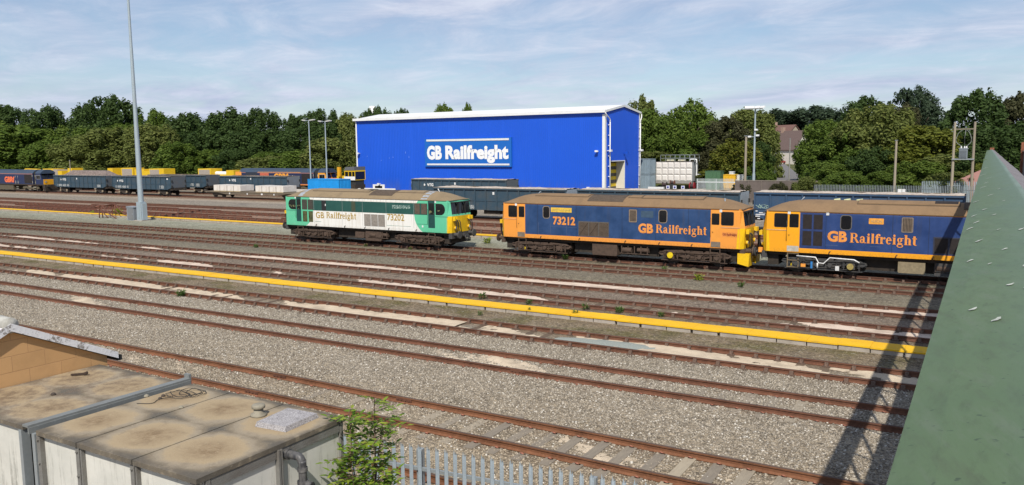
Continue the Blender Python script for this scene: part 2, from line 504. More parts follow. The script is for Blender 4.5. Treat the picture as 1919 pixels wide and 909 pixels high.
def track(label, fy, x0, x1, railmat, kind=None, s0=0, s1=0, pitch=.66, group=None, joints=()):
    t = thing('railway_track', label, 'railway track', (0, 0, 0), 0, group)
    for off in (-.752, .752):
        rail_mb(fy, off, x0, x1, seed=int(off*100)+int(x0)).build('rail', railmat, t)
    if kind:
        rg = random.Random(int(fy(0)*10)); n = 0; xv = s1
        rest = MB()
        while xv > s0:
            me = me_flat if kind == 'flat' else me_chair
            if n < 98:
                o = bpy.data.objects.new('sleeper', me); COL.objects.link(o); o.parent = t
                o.location = (xv+rg.uniform(-.04, .04), fy(xv)+rg.uniform(-.03, .03), rg.uniform(-.010, .002) - (0 if kind != 'flat' else .030*min(1, max(0, (-9-xv)/9)) + (.018 if fy(0) > 20 else 0) + rg.choice((0, 0, .012)))); o.rotation_euler = (0, 0, rg.uniform(-.02, .02))
            else:
                rest.box(xv-.125, xv+.125, fy(xv)-1.28, fy(xv)+1.28, -.29, -.163, 0)
                for yv in (-.752, .752):
                    rest.box(xv-.06, xv+.06, fy(xv)+yv-.16, fy(xv)+yv+.16, -.16, -.05, 1)
            n += 1; xv -= pitch
        if rest.v:
            tag(rest.build('sleepers', [SLEEPER_DARK, CHAIR], t), kind='stuff')
    for (jx, off) in joints:
        m = MB()
        for s in (-1, 1):
            m.box(jx-.26, jx+.26, fy(jx)+off+s*.026-.012, fy(jx)+off+s*.026+.012, -.125, -.045)
            for q in (-.19, -.07, .07, .19): m.cyl((jx+q, fy(jx)+off+s*.03, -.085), (jx+q, fy(jx)+off+s*.06, -.085), .02, n=6)
        m.build('fishplate', RUST_DARK, t)
    return t
TRACKS = 'rusty yard tracks seen from the footbridge'
fG = lambda x: 44.52 if x > -55 else 44.52-.0003*(x+55)**2-.012*(-55-x)
fF = lambda x: 40.8+.0076*x
track('railway track running close behind the grey palisade fence, half hidden by it', lambda x: 11.88, -60, 9, RUST_NEAR, 'flat', -22, 3, group=TRACKS)
track('orange rusted track with pale concrete sleepers, nearest open one past the palisade fence', lambda x: 15.7, -75, 9, RUST_NEAR, 'flat', -34, 2, group=TRACKS, joints=((-17.4, -.752), (-17.9, .752), (-13.2, .752)))
track('red rusted track on grey ballast, in front of the sand filled one', lambda x: 21.08, -110, 9, RUST_RED, 'flat', -52, 2, group=TRACKS, joints=((-11.2, .752), (-11.9, -.752), (-33, .752)))
track('brown track half buried in cream sand, just in front of the yellow walkway', lambda x: 24.94, -130, 9, RUST_RED, 'chair', -58, 2, .74, TRACKS)
track('brown track with sand patches, just behind the yellow walkway', lambda x: 31.18, -150, 9, RUST_DARK, 'chair', -72, 2, .74, TRACKS)
track('track filled with bright cream sand, second behind the yellow walkway', lambda x: 35.22, -160, 9, RUST_DARK, 'chair', -72, 2, .76, TRACKS)
track('dark brown track on grey ash just in front of the standing locomotives', fF, -180, 9, RUST_DARK, 'chair', -84, 2, .76, TRACKS)
track('track carrying the green and the blue locomotives', fG, -180, 30, RUST_DARK, 'chair', -90, 2, .76, TRACKS)
track('rusty siding just behind the far yellow walkway, ending at the bent buffer stop', lambda x: 54.9, -220, 30, RUST_SCRAP, 'chair', -120, -26, 1.0, TRACKS)
track('rusty siding in the reddish strip between the far yellow walkway and the wagons', lambda x: 60.2, -220, 30, RUST_SCRAP, 'chair', -118, -26, 1.0, TRACKS)
track('siding under the long blue box wagons behind the blue locomotives', lambda x: 65.3, -220, 30, RUST_DARK, group=TRACKS)
track('siding under the flat wagon with white blocks and the left box wagons', lambda x: 80.0, -260, 0, RUST_DARK, group=TRACKS)
track('siding behind the white blocks, under the box wagon beside the light blue container', lambda x: 87.4, -260, -70, RUST_DARK, group=TRACKS)
track('siding under the blue and orange locomotive near the tree line', lambda x: 96.4, -260, -84, RUST_DARK, group=TRACKS)

# loose scrap rails lying along the far sidings
SCR = 'scrap rails lying in the far sidings'
rg = random.Random(5)
for i in range(14):
    yv = rg.choice((56.6, 57.0, 57.5, 58.1, 61.7, 62.2, 62.7)) + rg.uniform(-.2, .2); xa = rg.uniform(-112, -55); L = rg.uniform(12, 18)
    o = rail_mb(lambda x: yv, 0, xa, xa+L, 4, i).build('scrap_rail', RUST_SCRAP)
    tag(o, 'long red rusted scrap rail lying loose among the far sidings', 'rail', SCR)

# ------------------------------------------------------------------ sand drifts
def sand(name, fy, x0, x1, amp, bias, mat, half=.66, seed=0, label=None, y_lo=None):
    st = .16; n = int((x1-x0)/st); m = 11; v = []; f = []; rj = random.Random(int(seed*100))
    for i in range(n+1):
        xv = x0+i*st
        for j in range(m):
            u = -1+2*j/(m-1)
            h = bias + amp*(.55*math.sin(xv*.31+seed)+.4*math.sin(xv*.83+seed*2.1+u*.8)+.25*math.sin(xv*1.9+u*2.3+seed)+.12*math.sin(xv*5.3+u*6+seed)) - .012*u*u
            h = min(h, .035)
            h += rj.uniform(-.011, .009)
            v.append((xv, fy(xv)+u*half, -.155+h))
    for i in range(n):
        for j in range(m-1): f.append((i*m+j, (i+1)*m+j, (i+1)*m+j+1, i*m+j+1))
    mb = MB().add(v, f, 0, True); o = mb.build(name, mat); tag(o, label, 'sand', kind='stuff'); return o
def M_sand(name, a, b):
    M = Mat(name, .95, 0, .15); c = M._c.setdefault('W', M.nt.nodes.new('ShaderNodeNewGeometry').outputs['Position'])
    n = M.noise(2.0, 5, .65, c); q = M.noise(40, 3, .6, c)
    k = M.mix(n.ramp(.35, .7), a, b)
    k = M.mix(q.ramp(.54, .70)*.6, k, (.2, .16, .12)); w = M.noise(1.1, 5, .7, c); k = M.mix(w.ramp(.5, .7)*.6, k, (.27, .215, .155))
    M.color(k); M.bump(q, .5, .02); return M.m
SAND = M_sand('cream_sand', (.62, .51, .37), (.47, .385, .28))
SAND2 = M_sand('pink_sand', (.66, .54, .43), (.54, .43, .34))
sand('sand', lambda x: 24.94, -56, -17.2, .05, .008, SAND, seed=1.3, label='cream sand filling the track in front of the yellow walkway')
sand('sand', lambda x: 24.94, -17.2, 1, .055, -.006, SAND, seed=4.2, label='broken patches of cream sand in the track in front of the yellow walkway')
sand('sand', lambda x: 31.18, -70, 1, .06, -.018, SAND2, seed=2.2, label='patches of pale sand in the track just behind the yellow walkway')
sand('sand', lambda x: 35.22, -42, 1, .035, .032, SAND2, seed=.4, label='long bright band of cream sand between the rails of a far track')
sand('sand', lambda x: 35.22, -75, -42, .05, -.004, SAND2, seed=3.1, label='thin sand at the left end of the sandy far track')
sand('sand', lambda x: 21.08, -46, -3, .05, -.042, SAND, seed=5.9, label='thin pale sand between the red rails on grey ballast')
sand('sand', lambda x: 15.7, -30, -3, .045, -.050, SAND, seed=9.4, label='thin pale sand between the nearest orange rails')
def gravel_patch():
    v = []; f = []; nx, ny = 40, 14
    for i in range(nx+1):
        for j in range(ny+1):
            u = -1+2*i/nx; w = -1+2*j/ny; r = math.hypot(u, w)
            xv = -10.7+u*2.55+.25*w; yv = 25.0+w*.66
            v.append((xv, yv, -.20+.085*max(-.4, 1-r**2.2)**.5 if r < 1 else -.22)); v[-1] = (xv, yv, v[-1][2]+.008*fnoise(xv*3, yv*5))
    for i in range(nx):
        for j in range(ny): f.append((i*(ny+1)+j, (i+1)*(ny+1)+j, (i+1)*(ny+1)+j+1, i*(ny+1)+j+1))
    M = Mat('grey_green_grit', .95, 0, .15); q = M.noise(45, 3, .7); n = M.noise(2.2, 4)
    M.color(M.mix(q.ramp(.3, .7), (.19, .21, .185), (.36, .385, .345))); M.bump(q, .6, .02)
    o = MB().add(v, f, 0, True).build('grit', M.m); tag(o, 'spilled patch of grey green grit lying on the sand between the rails', 'grit', kind='stuff')
gravel_patch()

# ------------------------------------------------------------------ yellow walkways
def M_yellow():
    M = Mat('yellow_walkway_paint', .7, 0, .3); c = M._c.setdefault('W', M.nt.nodes.new('ShaderNodeNewGeometry').outputs['Position'])
    n = M.noise(.6, 5, .65, c); q = M.noise(18, 4, .7, c)
    k = M.mix(n.ramp(.35, .7), (.78, .46, .012), (.70, .385, .012))
    k = M.mix(q.ramp(.60, .74)*.55, k, (.33, .22, .08)); w = M.noise(2.4, 5, .7, c); k = M.mix(w.ramp(.56, .72)*.5, k, (.42, .27, .05))
    M.color(k); M.bump(q, .25, .01); return M.m
YEL = M_yellow()
CONC = paint('walkway_concrete', (.36, .32, .27), .9, (.14, .11, .07), .6, 1.5, bump=.3)
def walkway(y0, y1, x0, x1, z, label, yslope=0.0, pitch=1.0):
    t = thing('walkway', label, 'walkway'); t['kind'] = 'structure'
    mb = MB(); w = MB(); xv = x0; rg = random.Random(int(y0))
    while xv < x1:
        L = pitch; dz = rg.uniform(-.008, .008); dy = rg.uniform(-.015, .015); a = yslope*xv
        mb.box(xv, xv+L-.004, y0+a+dy, y1+a+dy, z-.05+dz, z+dz)
        w.box(xv+.02, xv+L-.02-(.06 if rg.random() < .4 else 0), y0+a+.03+dy, y0+a+.16+dy, z-.4, z-.052+dz)
        xv += L
    w.box(x0, x1, y0+.17, y1-.05, z-.4, z-.06) if not yslope else w.box(x0, x1, y0+.4, y1-.2, z-.4, z-.06)
    mb.build('walkway_top', YEL, t); w.build('walkway_wall', CONC, t)
walkway(28.02, 28.92, -75, 4, .03, 'raised concrete walkway with a bright yellow painted top crossing the middle of the yard')
walkway(51.7, 52.4, -140, -20, .05, 'far narrow yellow topped walkway passing behind the locomotives', 0.0, 1.5)
# ------------------------------------------------------------------ footbridge
def M_green():
    M = Mat('green_bridge_paint', .5, 0, .3); x, y, z = M.world(); c = M._c.setdefault('W', M.nt.nodes.new('ShaderNodeNewGeometry').outputs['Position'])
    n = M.noise(1.7, 5, .65, c); q = M.noise(3.0, 5, .7, M.scaled(16, 4.0, 8, 'W'))
    k = M.mix(n.ramp(.35, .7), (.092, .142, .066), (.112, .162, .082))
    k = M.mix(q.ramp(.50, .72)*.55, k, (.066, .088, .045))
    dg = M.noise(2.2, 5, .7, M.vec(x*14+y*4.0, y*1.2-x*3, z*3)); k = M.mix(dg.ramp(.52, .72)*.5, k, (.145, .175, .12)); k = M.mix(dg.ramp(.46, .32)*.4, k, (.075, .085, .05))
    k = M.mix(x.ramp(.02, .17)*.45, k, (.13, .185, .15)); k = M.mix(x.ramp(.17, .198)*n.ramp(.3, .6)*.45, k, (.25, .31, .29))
    sp = M.noise(70, 2, .5, c); k = M.mix(sp.ramp(.68, .74)*.6, k, (.03, .045, .03))
    M.color(k); M.rough(n*.3+.42); M.bump(n, .12, .02); return M.m
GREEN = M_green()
COPE_BACK = paint('coping_back_grey', (.17, .155, .155), .75, (.09, .08, .075), .5, 2.5)
DROP = flat('bird_dropping', (.5, .52, .45), .8)
STEEL_GREY = paint('bridge_grey_steel', (.12, .12, .115), .6, (.1, .06, .04), .5)
BRIDGE_RUST = flat('bridge_rust', (.24, .085, .04), .8, var=.25)
def bridge():
    t = thing('footbridge', 'green painted steel footbridge parapet running away along the right edge', 'footbridge', (0, 0, 0))
    cap = [(-.078, -.375), (-.076, -.362), (-.03, -.346), (.1, -.312), (.185, -.290), (.215, -.288), (.36, -.345), (.36, -.375), (.215, -.32), (.1, -.34)]
    mb = MB(); H = 6.584; k = len(cap); v = []; ys = [-2.0+i*1.5 for i in range(43)]; rg = random.Random(4)
    for yv in ys:
        j = rg.uniform(-.004, .004) if yv > 3 else 0
        for (a, b) in cap: v.append((a+j, yv, H+b+j*.6))
    f = [(i*k+j, i*k+(j+1) % k, (i+1)*k+(j+1) % k, (i+1)*k+j) for i in range(len(ys)-1) for j in range(k)]
    f += [tuple(range(k)), tuple(range((len(ys)-1)*k, len(ys)*k))]
    mb.add(v, f)
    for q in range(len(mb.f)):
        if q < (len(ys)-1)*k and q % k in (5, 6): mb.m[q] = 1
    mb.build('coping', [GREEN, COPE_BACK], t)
    m = MB()
    for yv in (22.5, 36.3, 47.2, 55): m.box(-.09, .02, yv, yv+.35, H-.378, H-.335).cut()
    m.build_each('splice_plate', GREEN, t)
    # bird droppings, thin blobs on the left slope
    m = MB()
    for (yv, xa, L, w) in ((1.75, .03, .018, .006), (1.9, -.01, .014, .006), (2.45, .10, .02, .006), (2.75, -.03, .02, .006), (2.9, .06, .016, .006), (3.45, .12, .025, .007), (3.9, -.05, .03, .008), (4.4, .04, .02, .006), (4.9, .0, .03, .007), (5.8, -.05, .04, .008), (6.8, .08, .03, .007), (8.4, .0, .05, .008), (11, -.04, .09, .012), (2.10, .10, .042, .010), (2.22, .135, .036, .010), (2.16, .06, .012, .007), (3.3, -.012, .03, .006), (4.15, -.03, .035, .006), (4.6, -.045, .03, .007), (1.35, .075, .014, .005), (6.2, .03, .05, .007), (5.3, .09, .02, .005), (7.6, -.02, .06, .008), (9.5, .02, .08, .008), (3.0, .12, .012, .006), (14, -.03, .14, .01), (3.6, .05, .014, .005), (2.6, .02, .012, .004)):
        P = []
        for i in range(9):
            a = 2*math.pi*i/9; r = 1+.3*math.sin(3*a+yv*5)
            dx = w*r*math.cos(a)+.35*L*math.sin(a); dy = L*r*math.sin(a)
            X_ = xa+dx; zz = (-.346+(X_+.03)*(.034/.13)) if X_ < .1 else (-.312+(X_-.1)*(.022/.085))
            if X_ < -.03: zz = -.346+(X_+.03)*.35
            P.append((X_, yv+dy, H+zz+.0022))
        m.add(P, [tuple(range(9))]).cut()
    m.build_each('dropping', DROP, t)
    # lattice girder under the coping
    m = MB()
    m.box(.12, .22, -2, 61, H-.50, H-.35)
    m.box(.10, .26, -2, 61, 4.48, 4.66)
    yv = -2
    while yv < 60:
        m.bar((.165, yv, 4.62), (.165, yv+.9, 6.15), .075, .03); m.bar((.165, yv+.9, 6.15), (.165, yv+1.8, 4.62), .075, .03); yv += 1.8
    m.build('girder', STEEL_GREY, t)
    m = MB(); m.box(.27, 1.9, -2, 61, 4.50, 4.58); m.build('deck', STEEL_GREY, t)
    m = MB(); m.box(1.96, 2.02, -2, 62, 4.5, 6.15); m.box(1.9, 2.08, -2, 62, 6.152, 6.2); m.build('far_parapet', STEEL_GREY, t)
    for yv in (60.8, 61.9):
        m = MB(); m.box(1.84, 2.0, yv, yv+.14, 4.2, 6.75); m.build('post', BRIDGE_RUST, t)
    m = MB(); m.box(.1, .34, 61.0, 61.2, 4.2, 6.42); m.build('post', BRIDGE_RUST, t)
    for yv in (8.6, 33.2, 47.6, 61):
        m = MB()
        for xv in (.45, 1.8): m.box(xv-.12, xv+.12, yv-.12, yv+.12, -.4, 4.48)
        m.box(.4, 1.9, yv-.08, yv+.08, 4.28, 4.47); m.build('trestle', STEEL_GREY, t)
bridge()

# ------------------------------------------------------------------ sectional water tank
def M_lid():
    M = Mat('tank_lid_concrete', .95, 0, .15)
    x, y, z = M.world()
    c = M._c['W']
    w1 = M.noise(1.4, 4, .6, c); w2 = M.noise(7, 5, .7, c); w3 = M.noise(40, 3, .7, c)
    u = ((x+6.54)/1.0 + 20).frac() - .5; w = ((y-4.92)/1.02 + 20).frac() - .5
    d = (u*u*.85 + w*w*1.0).op('SQRT') + (w1-.5)*.42 + (w2-.5)*.12
    k = M.mix(d.ramp(.60, .38), (.118, .106, .087), (.35, .27, .168))
    k = M.mix(d.ramp(.34, .06)*w2.ramp(.28, .6)*.85, k, (.19, .128, .072))
    k = M.mix(d.ramp(.36, .42)*d.ramp(.52, .46)*.35, k, (.30, .27, .22))
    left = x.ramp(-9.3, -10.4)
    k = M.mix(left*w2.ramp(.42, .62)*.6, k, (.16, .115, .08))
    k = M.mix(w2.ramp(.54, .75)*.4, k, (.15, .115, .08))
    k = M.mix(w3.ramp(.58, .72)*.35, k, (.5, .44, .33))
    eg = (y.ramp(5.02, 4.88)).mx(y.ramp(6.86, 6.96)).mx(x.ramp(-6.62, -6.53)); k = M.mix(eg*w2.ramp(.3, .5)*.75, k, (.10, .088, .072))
    M.color(k); M.bump(w2+w3*.4, .35, .02); return M.m
def M_panel():
    M = Mat('tank_panel_white', .85, 0, .25)
    x, y, z = M.world(); c = M._c['W']
    s = M.noise(1.2, 5, .7, M.scaled(9, 9, .9, 'W')); n = M.noise(2.2, 5, .65, c); q = M.noise(26, 4, .7, c)
    low = z.ramp(3.3, 2.3)
    k = M.mix(n.ramp(.3, .7), (.63, .615, .555), (.50, .495, .445))
    k = M.mix((s+low*.14).ramp(.58, .78)*(q.ramp(.35, .6)*.5+.3), k, (.16, .155, .13))
    k = M.mix(s.ramp(.40, .28)*.2, k, (.42, .42, .38))
    M.color(k); M.bump(n, .2, .02); return M.m
LID = M_lid(); PANEL = M_panel()
FLANGE = paint('tank_flange', (.17, .165, .15), .85, (.08, .06, .045), .6, 3, bump=.4)
GALV = paint('galvanised_grey', (.30, .33, .34), .5, (.2, .18, .15), .4, 2.0, metal=.35)
DARK = flat('dark_gap', (.03, .03, .028), .8)
def tank():
    t = thing('water_tank', 'large sectional water tank with white panels and stained tan concrete lid', 'water tank', (-8.9, 5.9, -.2))
    def P(mb, name, mat, label=None): return mb.build(name, mat, t, label, loc=(8.9, -5.9, .2))
    zt = 3.4
    m = MB()
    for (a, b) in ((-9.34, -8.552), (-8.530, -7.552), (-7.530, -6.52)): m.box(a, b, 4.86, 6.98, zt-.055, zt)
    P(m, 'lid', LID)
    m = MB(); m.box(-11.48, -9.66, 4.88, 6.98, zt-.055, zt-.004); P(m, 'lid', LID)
    for (a, b) in ((-9.36, -8.53), (-8.53, -7.54), (-7.54, -6.575)):
        m = MB(); m.box(a, b-.004, 4.935, 4.975, -.2, zt-.07); P(m, 'panel', PANEL)
    for (a, b) in ((-11.48, -10.75), (-10.75, -9.74)):
        m = MB(); m.box(a, b-.004, 4.935, 4.975, -.2, zt-.07); P(m, 'panel', PANEL)
    for (a, b) in ((4.98, 5.95), (5.95, 6.95)):
        m = MB(); m.box(-6.60, -6.56, a, b-.004, -.2, zt-.07); P(m, 'panel', PANEL)
    m = MB(); m.box(-9.30, -6.62, 4.98, 6.94, -.2, zt-.06); m.box(-11.46, -9.8, 4.98, 6.94, -.2, zt-.06); P(m, 'core', DARK)
    m = MB()
    for xv in (-8.53, -7.54):
        m.box(xv-.075, xv-.012, 4.885, 4.934, -.2, zt-.057); m.box(xv+.012, xv+.03, 4.885, 4.934, -.2, zt-.057)
        for i in range(12): m.cyl((xv-.045, 4.886, .2+i*.28), (xv-.045, 4.868, .2+i*.28), .014, n=6)
    for xv in (-9.36, -6.62):
        m.box(xv-.02, xv+.05, 4.88, 4.934, -.2, zt-.057)
        for i in range(12): m.cyl((xv+.015, 4.882, .2+i*.28), (xv+.015, 4.862, .2+i*.28), .014, n=6)
    for yv in (5.94,):
        m.box(-6.559, -6.50, yv-.035, yv-.008, -.2, zt-.057); m.box(-6.559, -6.50, yv+.008, yv+.02, -.2, zt-.057)
    m.box(-6.559, -6.525, 4.98, 5.03, -.2, zt-.057); m.box(-6.559, -6.525, 6.9, 6.95, -.2, zt-.057)
    m.box(-6.559, -6.53, 5.04, 5.90, zt-.16, zt-.06); m.box(-6.559, -6.53, 5.965, 6.89, zt-.16, zt-.06)
    P(m, 'flange', FLANGE)
    m = MB()
    m.box(-9.74, -9.68, 4.87, 4.97, -.2, zt-.06); m.box(-9.46, -9.40, 4.87, 4.97, -.2, zt-.06)
    P(m, 'post', GALV)
    m = MB(); m.box(-9.585, -9.47, 4.84, 7.06, zt+.015, zt+.04); m.box(-9.475, -9.455, 4.84, 7.06, zt-.06, zt+.014); m.box(-9.6, -9.50, 7.061, 7.10, zt-.16, zt+.09)
    P(m, 'tie_bar', paint('tie_bar_grey', (.175, .185, .18), .6, (.1, .09, .07), .4, 4))
    m = MB(); m.lathe([(.10, 0), (.095, .025), (.06, .04), (.056, .085)], (-7.47, 6.5, zt), 16); m.lathe([(.062, .09), (.08, .10), (.082, .13), (.07, .142), (.04, .147)], (-7.47, 6.5, zt), 16)
    P(m, 'vent', paint('vent_grime', (.26, .235, .18), .9, (.1, .085, .06), .6, 8, False))
    m = MB()
    pr = [(-7.2, 6.2), (-6.74, 6.24), (-6.77, 6.80), (-7.26, 6.77)]; cx = sum(p[0] for p in pr)/4; cy = sum(p[1] for p in pr)/4
    lo = [(x, y, zt+.001) for x, y in pr]; hi = [(cx+(x-cx)*.93, cy+(y-cy)*.94, zt+.06) for x, y in pr]
    m.add(lo+hi, [(0, 1, 5, 4), (1, 2, 6, 5), (2, 3, 7, 6), (3, 0, 4, 7), (4, 5, 6, 7)])
    Mh = Mat('hatch_flaking_white', .9, 0, .2); q = Mh.noise(75, 4, .75); n = Mh.noise(9, 4, .6)
    Mh.color(Mh.mix((q*.9+n*.15).ramp(.40, .66), (.50, .48, .475), (.15, .137, .14))); Mh.bump(q, .4, .02)
    P(m, 'hatch', Mh.m)
    # overflow pipe on the right hand face
    PIPE = paint('pipe_worn_black', (.035, .036, .04), .45, (.35, .33, .3), .55, 5)
    m = MB(); path = smooth_path([(-6.58, 6.06, 3.25), (-6.44, 6.06, 3.25), (-6.36, 6.07, 3.24), (-6.325, 6.07, 3.19), (-6.32, 6.07, 3.10), (-6.32, 6.07, 2.0)], 5)
    m.tube(path, .046, 12)
    m.cyl((-6.555, 6.06, 3.25), (-6.50, 6.06, 3.25), .062, n=12); m.cyl((-6.32, 6.07, 3.13), (-6.32, 6.07, 3.09), .058, n=12); m.cyl((-6.32, 6.07, 2.98), (-6.32, 6.07, 2.84), .064, n=12)
    m.cyl((-6.32, 6.07, 2.93), (-6.20, 6.09, 2.93), .05, n=12)
    P(m, 'overflow_pipe', PIPE)
    return t
tank()
WIRE = flat('old_wire', (.04, .035, .03), .7)
def coil():
    t = MB(); pts = []; rg = random.Random(3)
    for i in range(64):
        a = i*.42; r = .16+.07*math.sin(i*.31)
        pts.append((-8.98+.11*math.sin(i*.13)+r*1.05*math.cos(a)*(1+.2*math.sin(i*.07)), 6.62+.05*math.cos(i*.11)+r*.75*math.sin(a), 3.412+.012*math.sin(i*1.3)+.012))
    t.tube(pts, .0042, 5)
    pts = smooth_path([(-9.02, 6.45, 3.415), (-9.1, 6.3, 3.41), (-9.03, 6.15, 3.41), (-9.2, 6.05, 3.41)], 5); t.tube(pts, .0042, 5)
    o = t.build('wire_coil', WIRE); tag(o, 'tangled coil of dark wire lying on the tank lid', 'wire')
    m = MB(); m.bar((-11.24, 6.40, 3.415), (-11.06, 6.54, 3.425), .035, .02); m.bar((-11.1, 6.50, 3.42), (-11.05, 6.53, 3.445), .03, .03)
    tag(m.build('stick', flat('dark_stick', (.05, .03, .02), .8)), 'short dark broken stick lying on the left part of the tank lid', 'stick')
    for k, (xv, yv, s, lab) in enumerate(((-9.18, 6.42, .03, 'small dark stone on the tank lid left of the wire coil'), (-9.12, 6.33, .028, 'small dark stone nearest the free end of the wire coil'), (-9.36, 6.30, .035, 'pale pebble on the tank lid beside the grey tie bar'), (-8.55, 6.22, .032, 'flat pale pebble on the tank lid in front of the wire coil'), (-10.55, 5.75, .035, 'dark bolt head on the left part of the tank lid'))):
        m = MB(); m.lathe([(s*.8, 0), (s, s*.3), (s*.7, s*.8), (s*.2, s)], (xv, yv, 3.396 if xv < -9.6 else 3.4), 7, smooth=False)
        tag(m.build('pebble', flat('pebble_%d' % k, (.3, .27, .2) if k in (2, 3) else (.06, .045, .035), .9)), lab, 'pebble')
coil()

# ------------------------------------------------------------------ blockwork hut
def hut():
    t = thing('blockwork_hut', 'tan painted blockwork hut with a low gable and flaking white verge', 'hut', (-14, 5.7, -.2))
    def P(mb, name, mat, label=None): return mb.build(name, mat, t, label, loc=(14, -5.7, .2))
    M = Mat('tan_blockwork', .85, 0, .2); x, y, z = M.world(); c = M._c['W']
    bt = M.nt.nodes.new('ShaderNodeTexBrick'); M.nt.links.new(M.vec(y+20.13, z+9.02, 0.0), bt.inputs['Vector'])
    bt.inputs['Scale'].default_value = 1; bt.inputs['Brick Width'].default_value = .45; bt.inputs['Row Height'].default_value = .225
    bt.inputs['Mortar Size'].default_value = .006; bt.inputs['Mortar Smooth'].default_value = .3
    bt.inputs['Color1'].default_value = (.56, .335, .155, 1); bt.inputs['Color2'].default_value = (.51, .305, .14, 1); bt.inputs['Mortar'].default_value = (.46, .27, .13, 1)
    n = M.noise(3, 5, .65, c); q = M.noise(50, 3, .7, c)
    k = M.mix(n.ramp(.5, .75)*.3, bt.outputs['Color'], (.32, .19, .09)); M.color(k)
    M.bump(X(M.nt, bt.outputs['Fac'])*-1.0+q*.12, .5, .012)
    ap = (5.73, 4.16); sl = .48
    def zr(yv): return ap[1]-sl*abs(yv-ap[0])
    m = MB(); m.prism([(4.3, -.2), (7.12, -.2), (7.12, zr(7.12)), ap, (4.3, zr(4.3))], 'x', -16.5, -11.5); P(m, 'wall', M.m)
    ROOF = paint('hut_roof_grey', (.20, .21, .215), .7, (.08, .075, .06), .6, 3)
    VERGE = Mat('verge_flaking', .9, 0, .2); q = VERGE.noise(22, 5, .75); n = VERGE.noise(4, 4, .6)
    VERGE.color(VERGE.mix((q*.6+n*.55).ramp(.61, .68), (.70, .70, .71), (.24, .22, .20))); VERGE.bump(q, .4, .02)
    for s, ye in ((1, 7.26), (-1, 4.2)):
        m = MB(); a = (ap[0], ap[1]+.01); b = (ye, zr(ye)+.01)
        m.prism([a, b, (b[0], b[1]+.06), (a[0], a[1]+.07)], 'x', -16.6, -11.53); P(m, 'roof', ROOF)
        m = MB(); m.prism([a, b, (b[0], b[1]+.10), (a[0], a[1]+.11)], 'x', -11.528, -11.42); P(m, 'verge', VERGE.m)
    m = MB(); m.prism([(7.26, zr(7.26)-.03), (7.33, zr(7.26)-.03), (7.33, zr(7.26)+.05), (7.26, zr(7.26)+.06)], 'x', -16.6, -11.44); P(m, 'gutter', DARK)
    m = MB(); rg = random.Random(8)
    for i in range(11):
        xv = -11.58-i*.32
        for sgn in (0,):
            pts = [(xv-.18, ap[0]+.01*i % .05, ap[1]+.15), (xv, ap[0], ap[1]+.16), (xv+.17, ap[0], ap[1]+.15)]
            r = .115+rg.uniform(-.006, .006)
            m.tube([(xv-.157, ap[0], ap[1]+.09), (xv-.10, ap[0], ap[1]+.092), (xv+.155, ap[0], ap[1]+.088)], [r*1.06, r, r*.97], 12)
    q = paint('ridge_tile_stone', (.42, .41, .37), .95, (.14, .13, .11), .7, 6, False, bump=.6); P(m, 'ridge_tiles', q)
hut()

# ------------------------------------------------------------------ palisade fence
PALI = paint('palisade_galvanised', (.40, .47, .52), .45, (.2, .2, .19), .45, 4, metal=.3)
def palisade(label, x0, y0, x1, y1, ztop, zbot, pitch=.151, w=.066, rails=(0.83, 0.18), mat=None, dark=None, one_mesh=False, group=None, railw=.05):
    mat = mat or PALI; dark = dark or GALV
    t = thing('palisade_fence', label, 'fence', (x0, y0, zbot), 0, group)
    L = math.hypot(x1-x0, y1-y0); ux, uy = (x1-x0)/L, (y1-y0)/L; h = ztop-zbot
    T = Matrix(((ux, -uy, 0, 0), (uy, ux, 0, 0), (0, 0, 1, 0), (0, 0, 0, 1)))
    def pale():
        m = MB()
        prof = [(-w/2, .012), (-w/4, -.012), (w/4, -.012), (w/2, .012)]
        v = []
        for (zz, sc) in ((0, 1), (h-.16, 1), (h-.08, .9)): v += [(a*sc, b, zz) for a, b in prof]
        # three splayed points
        n = 4; f = [(i*n+j, i*n+j+1, (i+1)*n+j+1, (i+1)*n+j) for i in range(2) for j in range(3)]
        v += [(-w*.48, -.03, h-.02), (0, -.02, h), (w*.48, -.03, h-.02)]
        f += [(8, 9, 12), (9, 10, 13), (10, 11, 14)]
        return m.add(v, f)
    N = int(L/pitch); pm = pale()
    proto = None; rest = MB(); rg = random.Random(N)
    for i in range(N):
        px = (i+.5)*pitch
        if not one_mesh and i < 100:
            if proto is None:
                proto = pm.build('pale', mat, t); o = proto
            else:
                o = proto.copy(); COL.objects.link(o)
            o.location = tuple(T @ Vector((px, -.03, 0))); o.rotation_euler = (0, 0, math.atan2(uy, ux)+rg.uniform(-.04, .04))
        else:
            rest.add([tuple(T @ Vector((p[0]+px, p[1]-.03, p[2]))) for p in pm.v], pm.f)
    if rest.v: tag(rest.build('pales', mat, t), kind='stuff')
    for rr in rails:
        m = MB(); m.box(0, L, 0, .04, h*rr-railw/2, h*rr+railw/2, 0, T); m.build('rail', dark, t)
    m = MB(); k = int(L/2.75)+1
    for i in range(k+1): m.box(i*2.75-.05, i*2.75+.05, .045, .12, 0, h-.12, 0, T).cut()
    m.build_each('post', dark, t)
    return t
palisade('galvanised palisade fence with pointed pales close below at the bottom', -9.9, 8.9, -2.3, 9.78, 2.22, -.2)

